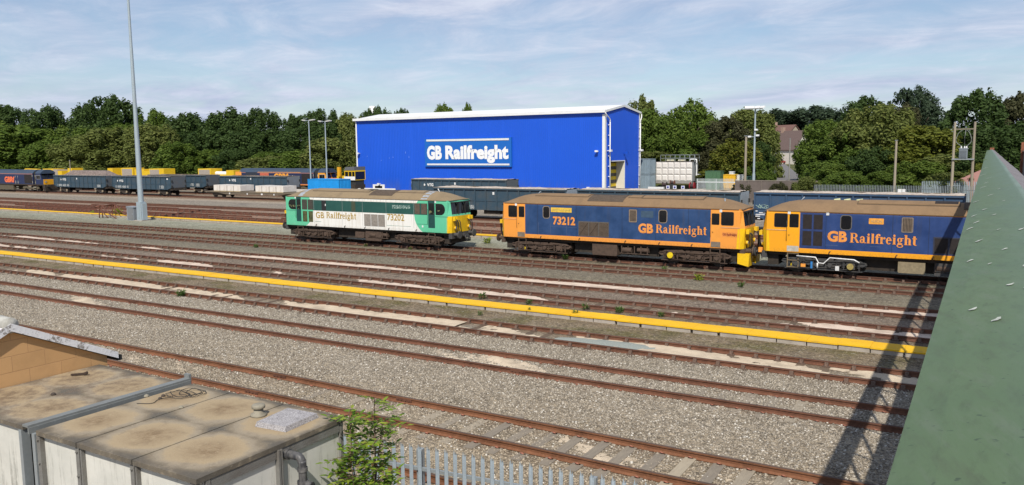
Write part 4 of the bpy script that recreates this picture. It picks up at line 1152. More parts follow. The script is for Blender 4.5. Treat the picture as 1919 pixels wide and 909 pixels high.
# ---- third locomotive, partly behind the bridge
O2 = paint('cab_orange_bright', (.85, .36, .012), .42, (.45, .18, .03), .2, 1.5)
B2 = livery_blue('blue_orange_livery_clean', -5.78, 5.86, (.85, .36, .012), (.013, .038, .135))
def loco_c():
    t = thing('locomotive', 'blue locomotive with bright orange cab and mesh panel, right end hidden behind the green parapet', 'locomotive', (-2.45, LX, 0), 0)
    roof, _ = loco_shell(t, B2, WARN_YEL, ROOFBROWN, GLASS, O2)
    roof_patch(roof, -3.1, 1.4, -.5, .5, ROOFBROWN, 'roof_hatch', .05)
    roof_patch(roof, .35, 1.35, -.40, .40, MESH_DK, 'exhaust_opening', .058)
    roof_patch(roof, 1.6, 4.8, -.72, .6, GRILLE, 'roof_grille', .03)
    m = MB(); m.tube([(-6.0, -.2, 3.72), (-5.8, -.2, 3.95)], .03, 6); m.build('roof_horn', ROOFGREY, t)
    m = MB()
    for xx in (-4.4, -3.9, -3.3): m.cyl((xx, .35, 3.75), (xx+.3, .35, 3.80), .09, n=8)
    m.build('roof_foam', flat('pale_foam', (.5, .52, .3), .9), t)
    window(t, -7.05, -6.43, 2.43, 3.10); door(t, -6.40, -5.81, 1.45, 3.24, 2.43, 3.10, O2, -6.29, -5.86, flat('kick_plate_pale', (.50, .46, .38), .7))
    window(t, -3.78, -3.31, 2.42, 3.10, .12, flat('window_rim_dark', (.12, .11, .10), .6), name='oval_window', fw=.045)
    g = side_plate(t, [(-5.70, 1.40), (-4.60, 1.40), (-4.60, 3.18), (-5.70, 3.18)], flat('panel_blue', (.022, .045, .15), .5), 'mesh_door')
    for xa in (-5.63, -5.10):
        for za in (1.50, 2.36): MB().box(xa, xa+.44, -HW-.02, -HW, za, za+.75).build('mesh_panel', MESH_DK, g)
    g = side_plate(t, rrect(-1.01, -.49, 2.37, 3.12, .06), flat('louvre_rim', (.20, .16, .13), .7), 'louvre'); MB().prism(rrect(-.96, -.54, 2.43, 3.07, .03), 'y', -HW-.018, -HW).build('louvre_slats', GRILLE_V, g)
    n = side_plate(t, rrect(-2.49, -1.81, 2.73, 3.02, .03), flat('nameplate_orange', (.82, .36, .05), .5), 'nameplate')
    lettering(n, 'ALISON', -2.40, -1.90, 2.82, 2.94, -HW-.018, flat('nameplate_grey', (.42, .30, .16), .6), .02)
    g = side_plate(t, [(.40, 1.38), (2.4, 1.38), (2.4, 2.22), (.40, 2.22)], flat('grille_frame_blue', (.03, .035, .06), .7), 'radiator_grille'); 
    for i in range(3): MB().box(.46+i*.65, 1.02+i*.65, -HW-.02, -HW, 1.44, 2.16).build('grille_panel', MESH_DK, g)
    lettering(t, 'GB', -4.41, -3.47, 1.79, 2.31, -HW-.012, ORANGE_LET, .045)
    lettering(t, 'Railfreight', -3.34, -.30, 1.76, 2.25, -HW-.012, ORANGE_LET, .02, True)
    m = MB(); m.box(-7.46, -6.42, -HW-.02, -HW, 2.235, 2.265); m.build('body_strip', flat('strip_tan', (.58, .40, .22), .6), t)
    for xx in (-6.33, -4.43): MB().box(xx-.07, xx+.07, -HW-.022, -HW, 3.10, 3.25).build('warning_label', WHITE, t)
    m = MB(); m.box(-4.5, -3.9, -HW-.005, -HW, 1.56, 1.572); m.box(-2.4, -1.95, -HW-.005, -HW, 2.46, 2.47); m.box(-2.4, -1.9, -HW-.005, -HW, 1.60, 1.61); m.build('panel_seam', flat('seam_light', (.12, .16, .26), .6), t)
    seams(t, (-4.5, -1.4, .2, 2.6)); underbody(t, [(-1.1, .1, .35, .90, flat('case_tan', (.25, .20, .12), .8)), (.5, 2.3, .3, .93, BOGIE2)])
    bogie73(t, -4.6, 5, BOGIE2, pipes=True); bogie73(t, 4.9, 6, BOGIE2)
    steps(t, -6.1, flat('step_tan', (.2, .15, .09), .8)); m = MB(); m.cyl((-6.1, -1.10, .42), (-6.1, -1.16, .42), .12, n=14); m.build('reservoir_end', YELLOW_HUB, t)
    m = MB(); m.box(-5.68, -5.45, -1.3, -1.2, .36, .52); m.build('orange_valve', O1, t)
    m = MB(); m.cyl((-3.27, -1.31, .52), (-3.27, -1.36, .52), .16, n=18); m.build('axle_cover', flat('axle_cover_dull', (.35, .27, .08), .6), t)
    buffers(t, BOGIE2); jumper_cables(t, -1)
    MB().prism([(-7.44, 1.11), (-7.28, 1.11), (-7.36, 2.2), (-7.44, 2.2)], 'y', -HW-.006, -HW).build('warning_panel', WARN_YEL, t)
    m = MB(); m.box(-7.9, -7.7, -1.2, -1.0, 1.0, 1.25); m.build('orange_lamp_bracket', O1, t)
loco_c()
# ---- green and white locomotive 73202
TEAL = paint('teal_paint', (.11, .49, .285), .45, (.06, .2, .12), .25, 1.5)
DKGREEN = flat('dark_green_door', (.012, .065, .058), .45)
GL2 = livery_green()
CABGLASS = None
def M_cabglass():
    M = Mat('cab_window_view', .08, 0, .5); x, y, z = M.xyz(); n = M.noise(3.5, 2, .5)
    M.color(M.mix((n+z*.0).gt(.56)*z.lt(2.62), (.012, .015, .016), (.16, .17, .08))); return M.m
def loco_b():
    global CABGLASS
    CABGLASS = M_cabglass()
    t = thing('locomotive', 'green and white locomotive 73202 with yellow nose and dusty tan roof, leftmost of the row', 'locomotive', (-38.1, LX, 0), 0)
    roof, _ = loco_shell(t, GL2, WARN_YEL, ROOFTAN, GLASS)
    for (a, b) in ((-6.2, -5.75), (5.25, 5.75)): roof_patch(roof, a, b, -.97, .85, ROOFGREY, 'roof_band', .008)
    roof_patch(roof, -5.2, .2, -.5, .5, ROOFTAN, 'roof_hatch', .035); roof_patch(roof, .5, 2.6, -.80, .5, GRILLE, 'roof_grille', .02)
    roof_patch(roof, -.2, .3, -.3, .3, DARK, 'roof_opening', .045)
    roof_patch(roof, 2.7, 5.0, -.45, .45, ROOFTAN, 'roof_hatch', .03)
    m = MB(); m.tube([(6.0, -.1, 3.75), (5.85, -.1, 3.98)], .03, 6); m.build('roof_horn', WHITE, t)
    # cab windows with one rounded end
    def dwin(x0, x1, left):
        r = .36; P = []
        if left: P = [(x1, 2.29), (x1, 3.05)] + [(x0+r-r*math.sin(a), 2.67+.38*math.cos(a)) for a in [math.pi*i/10 for i in range(11)]]
        else: P = [(x0, 3.05), (x0, 2.29)] + [(x1-r+r*math.sin(a), 2.67-.38*math.cos(a)) for a in [math.pi*i/10 for i in range(11)]]
        w = MB().prism([(p[0]*1, p[1]) for p in P], 'y', -HW-.008, -HW).build('window', RUBBER, t)
        c = (sum(p[0] for p in P)/len(P), 2.67)
        MB().prism([(c[0]+(p[0]-c[0])*.93, c[1]+(p[1]-c[1])*.92) for p in P], 'y', -HW-.016, -HW-.003).build('glass', CABGLASS, w)
    dwin(-7.2, -6.42, True); dwin(6.5, 7.28, False)
    door(t, -6.38, -5.90, 1.40, 3.22, 2.32, 3.05, DKGREEN, -6.30, -5.96, None, CABGLASS); door(t, 5.88, 6.43, 1.40, 3.22, 2.32, 3.05, DKGREEN, 5.97, 6.36, None, CABGLASS)
    for (a, b) in ((-5.80, -5.26), (-5.20, -4.68)):
        side_plate(t, [(a, 2.30), (b, 2.30), (b, 3.06), (a, 3.06)], flat('brown_mesh', (.055, .05, .038), .7), 'vent_panel', th=.010)
        side_plate(t, [(a+.06, 1.40), (b-.03, 1.40), (b-.03, 2.18), (a+.06, 2.18)], flat('mesh_rusty_green', (.085, .09, .03), .8, var=.35, scale=5), 'vent_panel', th=.010)
    m = MB()
    for xx in (-5.83, -5.23): m.box(xx-.025, xx+.025, -HW-.016, -HW, 1.36, 2.22)
    m.box(-5.83, -4.68, -HW-.016, -HW, 2.2, 2.27); m.build('vent_frame', TEAL, t)
    m = MB(); m.prism(rrect(-3.81, -3.38, 2.29, 3.03, .05), 'y', -HW-.010, -HW); w = m.build('engine_window', RUBBER, t)
    MB().prism([(-3.46, 2.62), (-3.40, 2.62), (-3.38, 2.72), (-3.42, 2.8), (-3.47, 2.74)], 'y', -HW-.014, -HW).build('broken_pane', WHITE, w)
    side_plate(t, [(-.93, 2.30), (-.55, 2.30), (-.55, 3.03), (-.93, 3.03)], flat('olive_patch', (.055, .07, .04), .7), 'louvre', th=.006)
    for (a, b) in ((4.75, 5.20), (5.30, 5.78)): side_plate(t, [(a, 2.31), (b, 2.31), (b, 3.02), (a, 3.02)], GRILLE_V, 'louvre', th=.008)
    g = side_plate(t, [(.24, 1.32), (2.15, 1.32), (2.15, 2.17), (.24, 2.17)], WHITE, 'radiator_grille')
    for i in range(3): MB().box(.25+i*.64, .85+i*.64, -HW-.02, -HW, 1.33, 2.16).build('grille_panel', GRILLE_W, g)
    n = side_plate(t, [(2.75, 2.60), (4.41, 2.60), (4.41, 2.90), (2.75, 2.90)], flat('plate_scraped', (.02, .085, .07), .6), 'nameplate_scar', th=.004)
    Ms = Mat('scraped_paint', .7); q = Ms.noise(9, 4, .7, Ms.scaled(1, 1, 1.4)); Ms.color(Ms.mix(q.ramp(.46, .56), (.02, .085, .07), (.33, .42, .37)))
    MB().box(2.79, 4.37, -HW-.008, -HW, 2.63, 2.87).build('scraped_area', Ms.m, n)
    lettering(t, 'GB', -4.42, -3.60, 1.72, 2.16, -HW-.012, GOLD, .012)
    lettering(t, 'Railfreight', -3.38, -.50, 1.75, 2.19, -HW-.012, GOLD, .0, True)
    lettering(t, '73202', 2.34, 3.84, 1.80, 2.24, -HW-.012, GOLD, .012)
    m = MB(); m.box(6.46, 7.5, -HW-.012, -HW, 2.17, 2.2); m.box(-7.4, -6.4, -HW-.012, -HW, 2.2, 2.23); m.box(4.9, 5.85, -HW-.008, -HW, 1.62, 1.64); m.box(2.3, 4.4, -HW-.006, -HW, 1.42, 1.435); m.box(-4.5, -3.9, -HW-.006, -HW, 1.44, 1.46); m.build('panel_seam', flat('seam_dark', (.05, .2, .13), .6), t)
    for xx, zz in ((-6.45, 3.17), (6.5, 3.17), (5.4, 1.48)): MB().box(xx-.06, xx+.06, -HW-.015, -HW, zz-.07, zz+.07).build('warning_label', WHITE, t)
    seams(t, (-4.6, -1.8, 0.1, 2.25, 4.65), (.30, .31, .29)); underbody(t, [(.2, 1.65, .26, .92, BOGIE), (-.75, .1, .42, .85, BOGIE)])
    bogie73(t, -4.9, 11, BOGIE); bogie73(t, 4.9, 12, BOGIE)
    steps(t, -6.1, BOGIE); steps(t, 6.1, BOGIE)
    buffers(t, BOGIE2); jumper_cables(t, 1); jumper_cables(t, -1)
    MB().prism([(7.40, 1.11), (7.46, 1.11), (7.46, 2.2), (7.42, 2.2)], 'y', -HW-.006, -HW).build('warning_panel', WARN_YEL, t)
    m = MB()
    for k in range(4): m.tube(smooth_path([(7.8, .5-.1*k, .95), (8.0, .55-.1*k, .7), (7.95, .62-.12*k, .45), (7.8, .6-.1*k, .6)], 4), .028, 6)
    m.build('brake_hoses', RUBBER, t)
loco_b()

# ------------------------------------------------------------------ box wagons
WBLUE = paint('wagon_blue', (.032, .062, .088), .6, (.11, .09, .065), .4, 1.5)
WBLUE2 = paint('wagon_blue_new', (.03, .068, .13), .55, (.1, .09, .07), .25, 1.5)
WEND = paint('wagon_end_grey', (.085, .10, .115), .65, (.13, .1, .07), .4, 1.5)
WEND2 = paint('wagon_end_pale', (.30, .34, .37), .65, (.13, .1, .07), .3, 1.5)
DUST = flat('stone_dust', (.44, .35, .26), .95, var=.25, scale=3)
STONE = flat('stone_load', (.24, .18, .145), .95, var=.3, scale=4)
PALE_LOAD = flat('pale_stone_load', (.50, .425, .35), .95, var=.22, scale=5)
TARP = flat('dark_load', (.065, .06, .06), .9, var=.25, scale=3)
AXB = flat('axlebox_tan', (.30, .24, .16), .85)
def wagon(label, x0, x1, yc, ztop=3.0, text=True, endmat=None, load='flat', side=None, graffiti=False, bottom=.95, plates=(), sign=None, group='box wagons standing in the far sidings'):
    L = x1-x0; t = thing('box_wagon', label, 'wagon', ((x0+x1)/2, yc, 0), 0, group); side = side or WBLUE; h = L/2
    m = MB(); y0 = -1.32
    zb = bottom
    prof = [(-h, 1.25), (-h+1.0, zb), (h-1.0, zb), (h, 1.25), (h, ztop), (-h, ztop)]
    # walls as a tub
    m.prism(prof, 'y', y0, y0+.06); m.prism(prof, 'y', -y0-.06, -y0)
    m.box(-h+.05, h-.05, y0+.06, -y0-.06, 1.2, 1.32)
    body = m.build('body', side, t)
    n = 12 if L > 13 else 11
    m = MB()
    for i in range(n+1):
        xx = -h+.06+(L-.12)*i/n; m.box(xx-.055, xx+.055, y0-.09, y0+.005, 1.26 if i in (0, n) else zb+.04, ztop-.12).cut()
        m.box(xx-.055, xx+.055, -y0-.005, -y0+.09, 1.2, ztop-.12).cut()
    m.build_each('rib', side, body)
    m = MB(); m.box(-h, h, y0-.035, y0+.005, 1.74, 1.82); m.build('ledge', side, body)
    m = MB(); m.box(-h-.02, h+.02, y0-.12, y0+.06, ztop-.14, ztop); m.box(-h-.02, h+.02, -y0-.06, -y0+.12, ztop-.14, ztop)
    m.build('top_rail', side, t)
    m = MB(); m.box(-h, h, y0-.10, y0+.10, ztop+.001, ztop+.022); m.box(-h, h, -y0-.10, -y0+.10, ztop+.001, ztop+.022); m.build('rim_dust', DUST, t)
    for s in (-1, 1):
        m = MB(); xa = s*(h-.03); m.prism([(y0+.03, 1.25), (-y0-.03, 1.25), (-y0-.03, ztop-.02), (y0+.03, ztop-.02)], 'x', min(xa, xa+s*.05), max(xa, xa+s*.05))
        e = m.build('end_wall', endmat or WEND, t)
        m = MB()
        for yy in (y0+.12, -y0-.12):
            m.box(min(xa+s*.05, xa+s*.16), max(xa+s*.05, xa+s*.16), yy-.09, yy+.09, 1.3, 1.62); m.box(min(xa+s*.05, xa+s*.16), max(xa+s*.05, xa+s*.16), yy-.09, yy+.09, 2.1, 2.42)
        m.build('end_bracket', DARK, e)
        m = MB(); m.box(min(s*(h-.6), s*(h+.05)), max(s*(h-.6), s*(h+.05)), -1.2, 1.2, .85, 1.24)
        for yy in (-.87, .87): m.cyl((s*(h+.05), yy, 1.02), (s*(h+.42), yy, 1.02), .1, n=10); m.cyl((s*(h+.42), yy, 1.02), (s*(h+.48), yy, 1.02), .22, n=14)
        m.build('headstock', UNDER, t)
        # bogie
        bx = s*(h-2.35); m = MB()
        for yy in (-1.0, 1.0):
            m.prism([(bx-1.25, .40), (bx-1.1, .58), (bx-.5, .74), (bx+.5, .74), (bx+1.1, .58), (bx+1.25, .40), (bx+1.0, .34), (bx+.45, .42), (bx+.3, .26), (bx-.3, .26), (bx-.45, .42), (bx-1.0, .34)], 'y', yy-.07, yy+.07)
        m.box(bx-.3, bx+.3, -1.0, 1.0, .5, .9); b = m.build('bogie', UNDER, t)
        for wx in (-.95, .95):
            m = MB()
            for yy in (-.76, .76): m.cyl((bx+wx, yy-.06, .46), (bx+wx, yy+.06, .46), .46, n=20)
            m.cyl((bx+wx, -.75, .46), (bx+wx, .75, .46), .08, n=8)
            m.build('wheelset', WHEEL, b)
            m = MB(); m.box(bx+wx-.16, bx+wx+.16, -1.14, -1.06, .32, .6); m.build('axlebox', AXB, b)
    m = MB(); m.box(-h+.5, h-.5, -.9, .9, .9, 1.2); m.box(-1.6, .2, -1.1, 1.1, .5, .95); m.cyl((.6, -.8, .7), (1.8, -.8, .7), .17, n=10); m.build('underframe', UNDER, t)
    if load in ('flat', 'pale'):
        m = MB(); nx, ny = 40, 8; rl = random.Random(int(-x0*7)); v = []
        for i in range(nx+1):
            for j in range(ny+1): v.append((-h+.08+(L-.16)*i/nx, y0+.065+(-2*y0-.13)*j/ny, ztop-.03+(.05 if load == 'pale' else -.05)+rl.uniform(-.035, .035)+(.05*math.sin(i*.5+rl.random()*.4) if 0 < j < ny else -.05)))
        m.add(v, [(i*(ny+1)+j, (i+1)*(ny+1)+j, (i+1)*(ny+1)+j+1, i*(ny+1)+j+1) for i in range(nx) for j in range(ny)], 0, True)
        m.build('stone_load', PALE_LOAD if load == 'pale' else STONE, t)
    else:
        v = []; N = 20
        m = MB(); a, b, hh = load
        prof2 = [(y0+.07, ztop-.1), (y0+.5, ztop+hh*.62), (-.25, ztop+hh), (.25, ztop+hh), (-y0-.5, ztop+hh*.62), (-y0-.07, ztop-.1)]
        m.prism(prof2, 'x', a, b); 
        pe = [(y0+.07, ztop-.1), (0, ztop-.05), (-y0-.07, ztop-.1)]
        m.add([(b, *prof2[i]) for i in range(6)]+[(b+1.4, y0+.07, ztop-.1), (b+1.4, -y0-.07, ztop-.1)], [(0, 1, 6), (1, 2, 6), (2, 3, 7, 6), (3, 4, 7), (4, 5, 7)])
        m.add([(a, *prof2[i]) for i in range(6)]+[(a-1.4, y0+.07, ztop-.1), (a-1.4, -y0-.07, ztop-.1)], [(0, 6, 1), (1, 6, 2), (2, 6, 7, 3), (3, 7, 4), (4, 7, 5)])
        m.build('heaped_load', flat('heap_brown', (.20, .155, .135), .95, var=.25, scale=3), t)
    if text is not None and text is not False:
        tx0, tx1, tz0, tz1 = text; w = tx1-tx0
        lettering(t, 'VTG', tx0+w*.38-t.location.x, tx1-t.location.x, tz0, tz1, y0-.10, WHITE, .05)
        m = MB(); c = tx0-t.location.x+w*.12; mid = (tz0+tz1)/2; r = (tz1-tz0)*.34
        m.cyl((c, y0-.099, mid-r*.35), (c, y0-.06, mid-r*.35), r, n=14); m.cyl((c-r*.1, y0-.103, mid+r*.55), (c-r*.1, y0-.06, mid+r*.55), r*.55, n=12); m.build('logo', WHITE, t)
    if sign:
        MB().box(sign[0]-t.location.x, sign[1]-t.location.x, y0-.04, y0, sign[2], sign[3]).build('number_plate', WHITE, t)
    Mp = Mat('stencil_lettering', .7); q = Mp.noise(14, 2, .6, Mp.scaled(1, 1, 2.4)); Mp.color(Mp.mix(q.ramp(.48, .54), (.05, .075, .1), (.50, .51, .48)))
    for (a, b, c, d) in plates: MB().box(a-t.location.x, b-t.location.x, y0-.03, y0, c, d).build('stencil_panel', Mp.m, t)
    if graffiti:
        m = MB(); gx = x0-t.location.x+.14
        for pts in ([(0, 2.06), (.18, 1.95), (.3, 1.86), (.42, 1.82)], [(.2, 1.84), (.3, 2.14), (.42, 1.82)], [(.38, 2.04), (.6, 1.80), (.75, 1.98)], [(.5, 2.12), (.46, 1.88), (.8, 1.82)], [(.62, 2.1), (.98, 2.02)], [(.8, 2.02), (.86, 1.8), (1.0, 1.94)]):
            for (p, q) in zip(pts, pts[1:]): m.bar((gx+p[0], y0-.012, p[1]), (gx+q[0], y0-.012, q[1]), .045, .02)
        m.build('graffiti', flat('graffiti_mint', (.45, .62, .50), .6), t)
        m = MB()
        for (a, b, z) in ((.14, .3, 1.55), (.42, .95, 1.42), (.14, .85, 1.28), (.14, .5, 1.14), (.3, .5, .96)): m.box(x0+a-t.location.x, x0+b-t.location.x, y0-.02, y0, z, z+.075)
        m.build('stencil_lettering', WHITE, t)
    return t
wagon('blue box wagon with heaped brown load, next to the left blue locomotive', -138.9, -124.0, 80.0, 3.0, (-136.83, -135.1, 2.1, 2.44), WEND, (-3.6, 6.0, .80), plates=((-126.45, -125.5, 1.08, 1.5), (-137.9, -134.5, 1.1, 1.45)), sign=(-132.2, -132.0, 2.3, 2.55))
wagon('blue box wagon with flat load, behind the tall mast', -122.25, -107.42, 80.0, 3.0, (-120.9, -119.2, 2.06, 2.4), WEND, 'flat', plates=((-110.2, -109.2, 1.1, 1.6), (-121.4, -118, 1.1, 1.45)), sign=(-108.4, -108.1, 2.5, 2.7))
wagon('blue box wagon mostly hidden behind the two left ones', -123.5, -108.63, 87.4, 2.95, None, WEND, plates=((-112.6, -111.7, 1.2, 1.6), (-111.3, -110.3, 1.1, 1.6)))
wagon('blue box wagon with grey end, behind the two stacks of white blocks', -105.36, -90.38, 87.4, 2.88, (-103.11, -101.47, 2.05, 2.42), paint('wagon_end_midgrey', (.17, .19, .205), .65, (.13, .1, .07), .3, 1.5), sign=(-98.3, -98.1, 2.35, 2.6))
wagon('blue box wagon with white lettering, in front of the big blue shed', -61.1, -47.4, 80.0, 3.12, (-59.25, -57.73, 2.28, 2.62), WEND, sign=(-54.69, -54.5, 2.49, 2.75), load='pale')
wagon('long blue box wagon with pale dusty rim, between the green and the blue locomotive', -47.0, -32.3, 65.3, 2.97, None, WEND2, plates=((-42.83, -42.2, .98, 1.33),), sign=(-40.1, -39.9, 2.37, 2.62), bottom=.88, load='pale')
wagon('long blue box wagon with pale end, behind the roof of locomotive 73212', -31.2, -16.8, 65.3, 3.03, None, WEND2, bottom=.88, load='pale')
wagon('newer blue box wagon with mint graffiti, behind the rightmost locomotive', -15.72, -1.18, 65.3, 3.08, None, WEND, side=WBLUE2, graffiti=True, bottom=.88, load='pale')

# ------------------------------------------------------------------ flat wagon with wrapped blocks
def flat_wagon():
    t = thing('flat_wagon', 'low flat wagon carrying two stacks of white wrapped blocks', 'wagon', (-89.9, 80, 0))
    m = MB(); m.box(-9.9, 9.9, -1.3, 1.3, .82, .95); m.prism([(-7.5, .82), (-5.2, .52), (5.2, .52), (7.5, .82)], 'y', -1.25, -1.1); m.prism([(-7.5, .82), (-5.2, .52), (5.2, .52), (7.5, .82)], 'y', 1.1, 1.25); m.box(-9.6, 9.6, -1.1, 1.1, .6, .82)
    m.build('deck', paint('deck_brown', (.15, .12, .085), .9, (.06, .05, .04), .6, 3), t)
    m = MB()
    for xx, w in ((-4.6, .22), (-.9, .2), (2.0, .35), (4.5, .18)): m.box(xx, xx+w, -1.27, -1.24, .56, .78)
    m.build('stencil_panel', WHITE, t)
    for bx in (-7.2, 7.2):
        m = MB(); m.box(bx-1.3, bx+1.3, -1.0, 1.0, .35, .6); b = m.build('bogie', UNDER, t)
        for wx in (-.9, .9):
            m = MB()
            for yy in (-.76, .76): m.cyl((bx+wx, yy-.06, .40), (bx+wx, yy+.06, .40), .40, n=18)
            m.cyl((bx+wx, -.75, .40), (bx+wx, .75, .40), .08, n=8)
            m.build('wheelset', WHEEL, b)
    m = MB()
    for s in (-1, 1):
        for yy in (-.87, .87): m.cyl((s*9.9, yy, .98), (s*10.4, yy, .98), .2, n=12)
    m.build('buffers', UNDER, t)
flat_wagon()
BLK = Mat('wrapped_block_white', .6, 0, .3); _n = BLK.noise(1.3, 4, .6); BLK.color(BLK.mix(_n.ramp(.4, .7), (.68, .635, .57), (.58, .52, .455))); BLK = BLK.m
BLK_D = flat('wrapped_block_shade', (.42, .36, .31), .7)
PAL = flat('pallet_wood', (.42, .33, .18), .9)
for k, (xa, xb) in enumerate(((-97.85, -92.0), (-89.05, -83.4))):
    n = 4; w = (xb-xa)/n
    for i in range(n):
        c = xa+w*(i+.5)
        t = thing('wrapped_block', ('white wrapped block %s on the flat wagon, %s stack' % (('at the left end', 'second from the left', 'second from the right', 'at the right end')[i], ('left', 'right')[k])), 'block', (c, 80.0, .95), 0, 'white wrapped blocks on the flat wagon')
        hgt = .92-.03*(i % 3); g = .08 if i % 2 else .22
        m = MB(); m.box(-w/2+g/2, w/2-g/2, -1.28, 1.2, .10, hgt); m.build('wrapping', BLK, t)
        m = MB(); m.box(-w/2+.1, w/2-.1, -1.285, 1.2, 0, .09); m.build('pallet', PAL, t)
        m = MB(); m.box(w*.12, w*.12+.03, -1.286, -1.27, .1, hgt-.005); m.build('strap', BLK_D, t)

# ------------------------------------------------------------------ big freight locomotives
NAVY = paint('navy_hood', (.014, .024, .075), .5, (.05, .045, .04), .4, 1.2)
NAVY_ROOF = paint('navy_roof', (.035, .058, .095), .6, (.05, .045, .04), .5, 1.0)
ORED = flat('orange_red_letter', (.85, .17, .055), .5)
CABY = paint('cab_yellow_orange', (.72, .34, .01), .5, (.3, .12, .04), .4, 2)
BOG66 = paint('bogie_olive', (.10, .085, .055), .9, (.04, .033, .026), .5, 4, False)
def freight_loco(label, xf, yc, cabmat, stripe, textbox, txtmat, group=None, cablen=2.6, ylw=True):
    """long hood locomotive; xf is the nose tip, it runs towards -x"""
    t = thing('freight_locomotive', label, 'locomotive', (xf, yc, 0), 0, group)
    Lh = -21.0
    m = MB(); m.box(Lh, -cablen-1.0, -1.27, 1.27, 1.30, 3.18); m.build('hood', NAVY, t)
    m = MB(); m.prism([(-1.30, 3.185), (-.95, 3.62), (-.5, 3.82), (.5, 3.82), (.95, 3.62), (1.30, 3.185)], 'x', Lh, -cablen-.95)
    r = m.build('roof', NAVY_ROOF, t)
    for (a, b) in ((-19, -15.2), (-14.8, -10.5), (-9, -6.2)): MB().prism([(-.96, 3.64), (-.5, 3.845), (.5, 3.845), (.96, 3.64)], 'x', a, b).build('roof_panel', NAVY_ROOF, r)
    m = MB(); m.prism([(-cablen, 1.3), (-.15, 1.3), (-.12, 2.20), (-.75, 2.26), (-1.05, 3.2), (-cablen, 3.2)], 'y', -1.3, 1.3); cab = m.build('cab', cabmat, t)
    arch = [(-1.33, 3.2), (-1.2, 3.45), (-.85, 3.70), (-.4, 3.86), (.4, 3.86), (.85, 3.70), (1.2, 3.45), (1.33, 3.2)]
    m = MB(); m.prism(arch, 'x', -cablen-.02, -.85); m.build('cab_roof', NAVY_ROOF, cab)
    m = MB(); m.prism([(-.50, 3.19), (-1.2, 3.19), (-1.2, 3.21), (-.5, 3.21)], 'y', -1.1, 1.1); m.build('hood_visor', NAVY_ROOF, cab)
    m = MB(); m.prism([(-.74, 2.34), (-.72, 2.36), (-1.0, 3.1), (-1.03, 3.08)], 'y', -1.15, -.1); m.prism([(-.74, 2.34), (-.72, 2.36), (-1.0, 3.1), (-1.03, 3.08)], 'y', .1, 1.15); m.build('windscreen', GLASS, cab)
    for (a, b) in ((-2.2, -1.62), (-1.55, -1.1)): 
        w = MB().box(a-.05, b+.05, -1.315, -1.29, 2.2, 2.92).build('window', flat('window_trim', (.30, .31, .30), .6), cab); MB().box(a, b, -1.325, -1.3, 2.26, 2.86).build('glass', GLASS, w)
    m = MB(); m.prism([(-.145, 1.32), (-.02, 1.28), (.02, 2.2), (-.115, 2.2)], 'y', -1.28, 1.28); n = m.build('nose_panel', CABY, t)
    m = MB()
    for yy in (-.95, .95): m.cyl((.0, yy, 1.75), (.05, yy, 1.75), .17, n=14)
    m.build('headlights', flat('headlight_glass', (.35, .3, .25), .3), n)
    m = MB(); m.box(-.5, .25, -1.3, 1.3, .55, 1.28); m.prism([(-.3, .15), (.3, .12), (.35, .55), (-.3, .6)], 'y', -1.25, 1.25)
    for yy in (-.87, .87): m.cyl((.2, yy, 1.02), (.65, yy, 1.02), .2, n=14)
    m.build('buffer_beam', UNDER, t)
    m = MB(); m.box(Lh, -.2, -1.29, 1.29, 1.12, 1.30); m.build('sole_bar', stripe or UNDER, t)
    m = MB(); m.box(Lh+.05, -cablen-1, -1.278, -1.262, 3.06, 3.16); m.build('cantrail_stripe', flat('pale_red_stripe', (.42, .20, .16), .6), t)
    m = MB(); m.box(-cablen-.98, -cablen-.02, -1.0, 1.0, 1.3, 3.5); m.build('cab_doorway', DARK, t)
    m = MB()
    for xx in (-cablen-1.0, -cablen-.05): m.tube([(xx, -1.33, 1.25), (xx, -1.35, 1.6), (xx, -1.35, 2.9)], .03, 6)
    for xx in (-9.0, -8.2): m.tube([(xx, -1.33, 1.25), (xx, -1.35, 1.6), (xx, -1.35, 2.75)], .03, 6)
    for zz in (.4, .75): m.box(-8.9, -8.25, -1.36, -1.25, zz, zz+.05); m.box(-cablen-.9, -cablen-.1, -1.36, -1.25, zz, zz+.05)
    m.build('handrails', flat('rail_cream', (.55, .52, .42), .6), t)
    MB().box(-6.2, -3.75, -1.285, -1.26, 1.45, 2.98).build('radiator_grille', MESH_DK, t)
    MB().box(-15.8, -10.2, -1.2, 1.2, .22, 1.1).build('fuel_tank', BOG66, t)
    for bx in (-4.6, -17.2):
        m = MB()
        for yy in (-1.08, 1.08): m.prism([(bx-2.6, .55), (bx-2.4, .85), (bx-1.3, .95), (bx-.6, .72), (bx+.6, .72), (bx+1.3, .95), (bx+2.4, .85), (bx+2.6, .55), (bx+2.1, .42), (bx+1.4, .6), (bx+.7, .38), (bx, .52), (bx-.7, .38), (bx-1.4, .6), (bx-2.1, .42)], 'y', yy-.08, yy+.08)
        b = m.build('bogie', BOG66, t)
        for wx in (-2.0, 0, 2.0):
            m = MB()
            for yy in (-.76, .76): m.cyl((bx+wx, yy-.06, .53), (bx+wx, yy+.06, .53), .53, n=20)
            m.cyl((bx+wx, -.75, .53), (bx+wx, .75, .53), .08, n=8)
            m.build('wheelset', WHEEL, b)
    a, b, z0, z1 = textbox
    lettering(t, 'GBRf', a-xf, b-xf, z0, z1, -1.285, txtmat, .05)
    return t
freight_loco('navy freight locomotive with orange letters and yellow nose, at the far left edge', -142.1, 80.0, NAVY, None, (-154.9, -151.6, 1.62, 2.60), ORED, cablen=2.5)
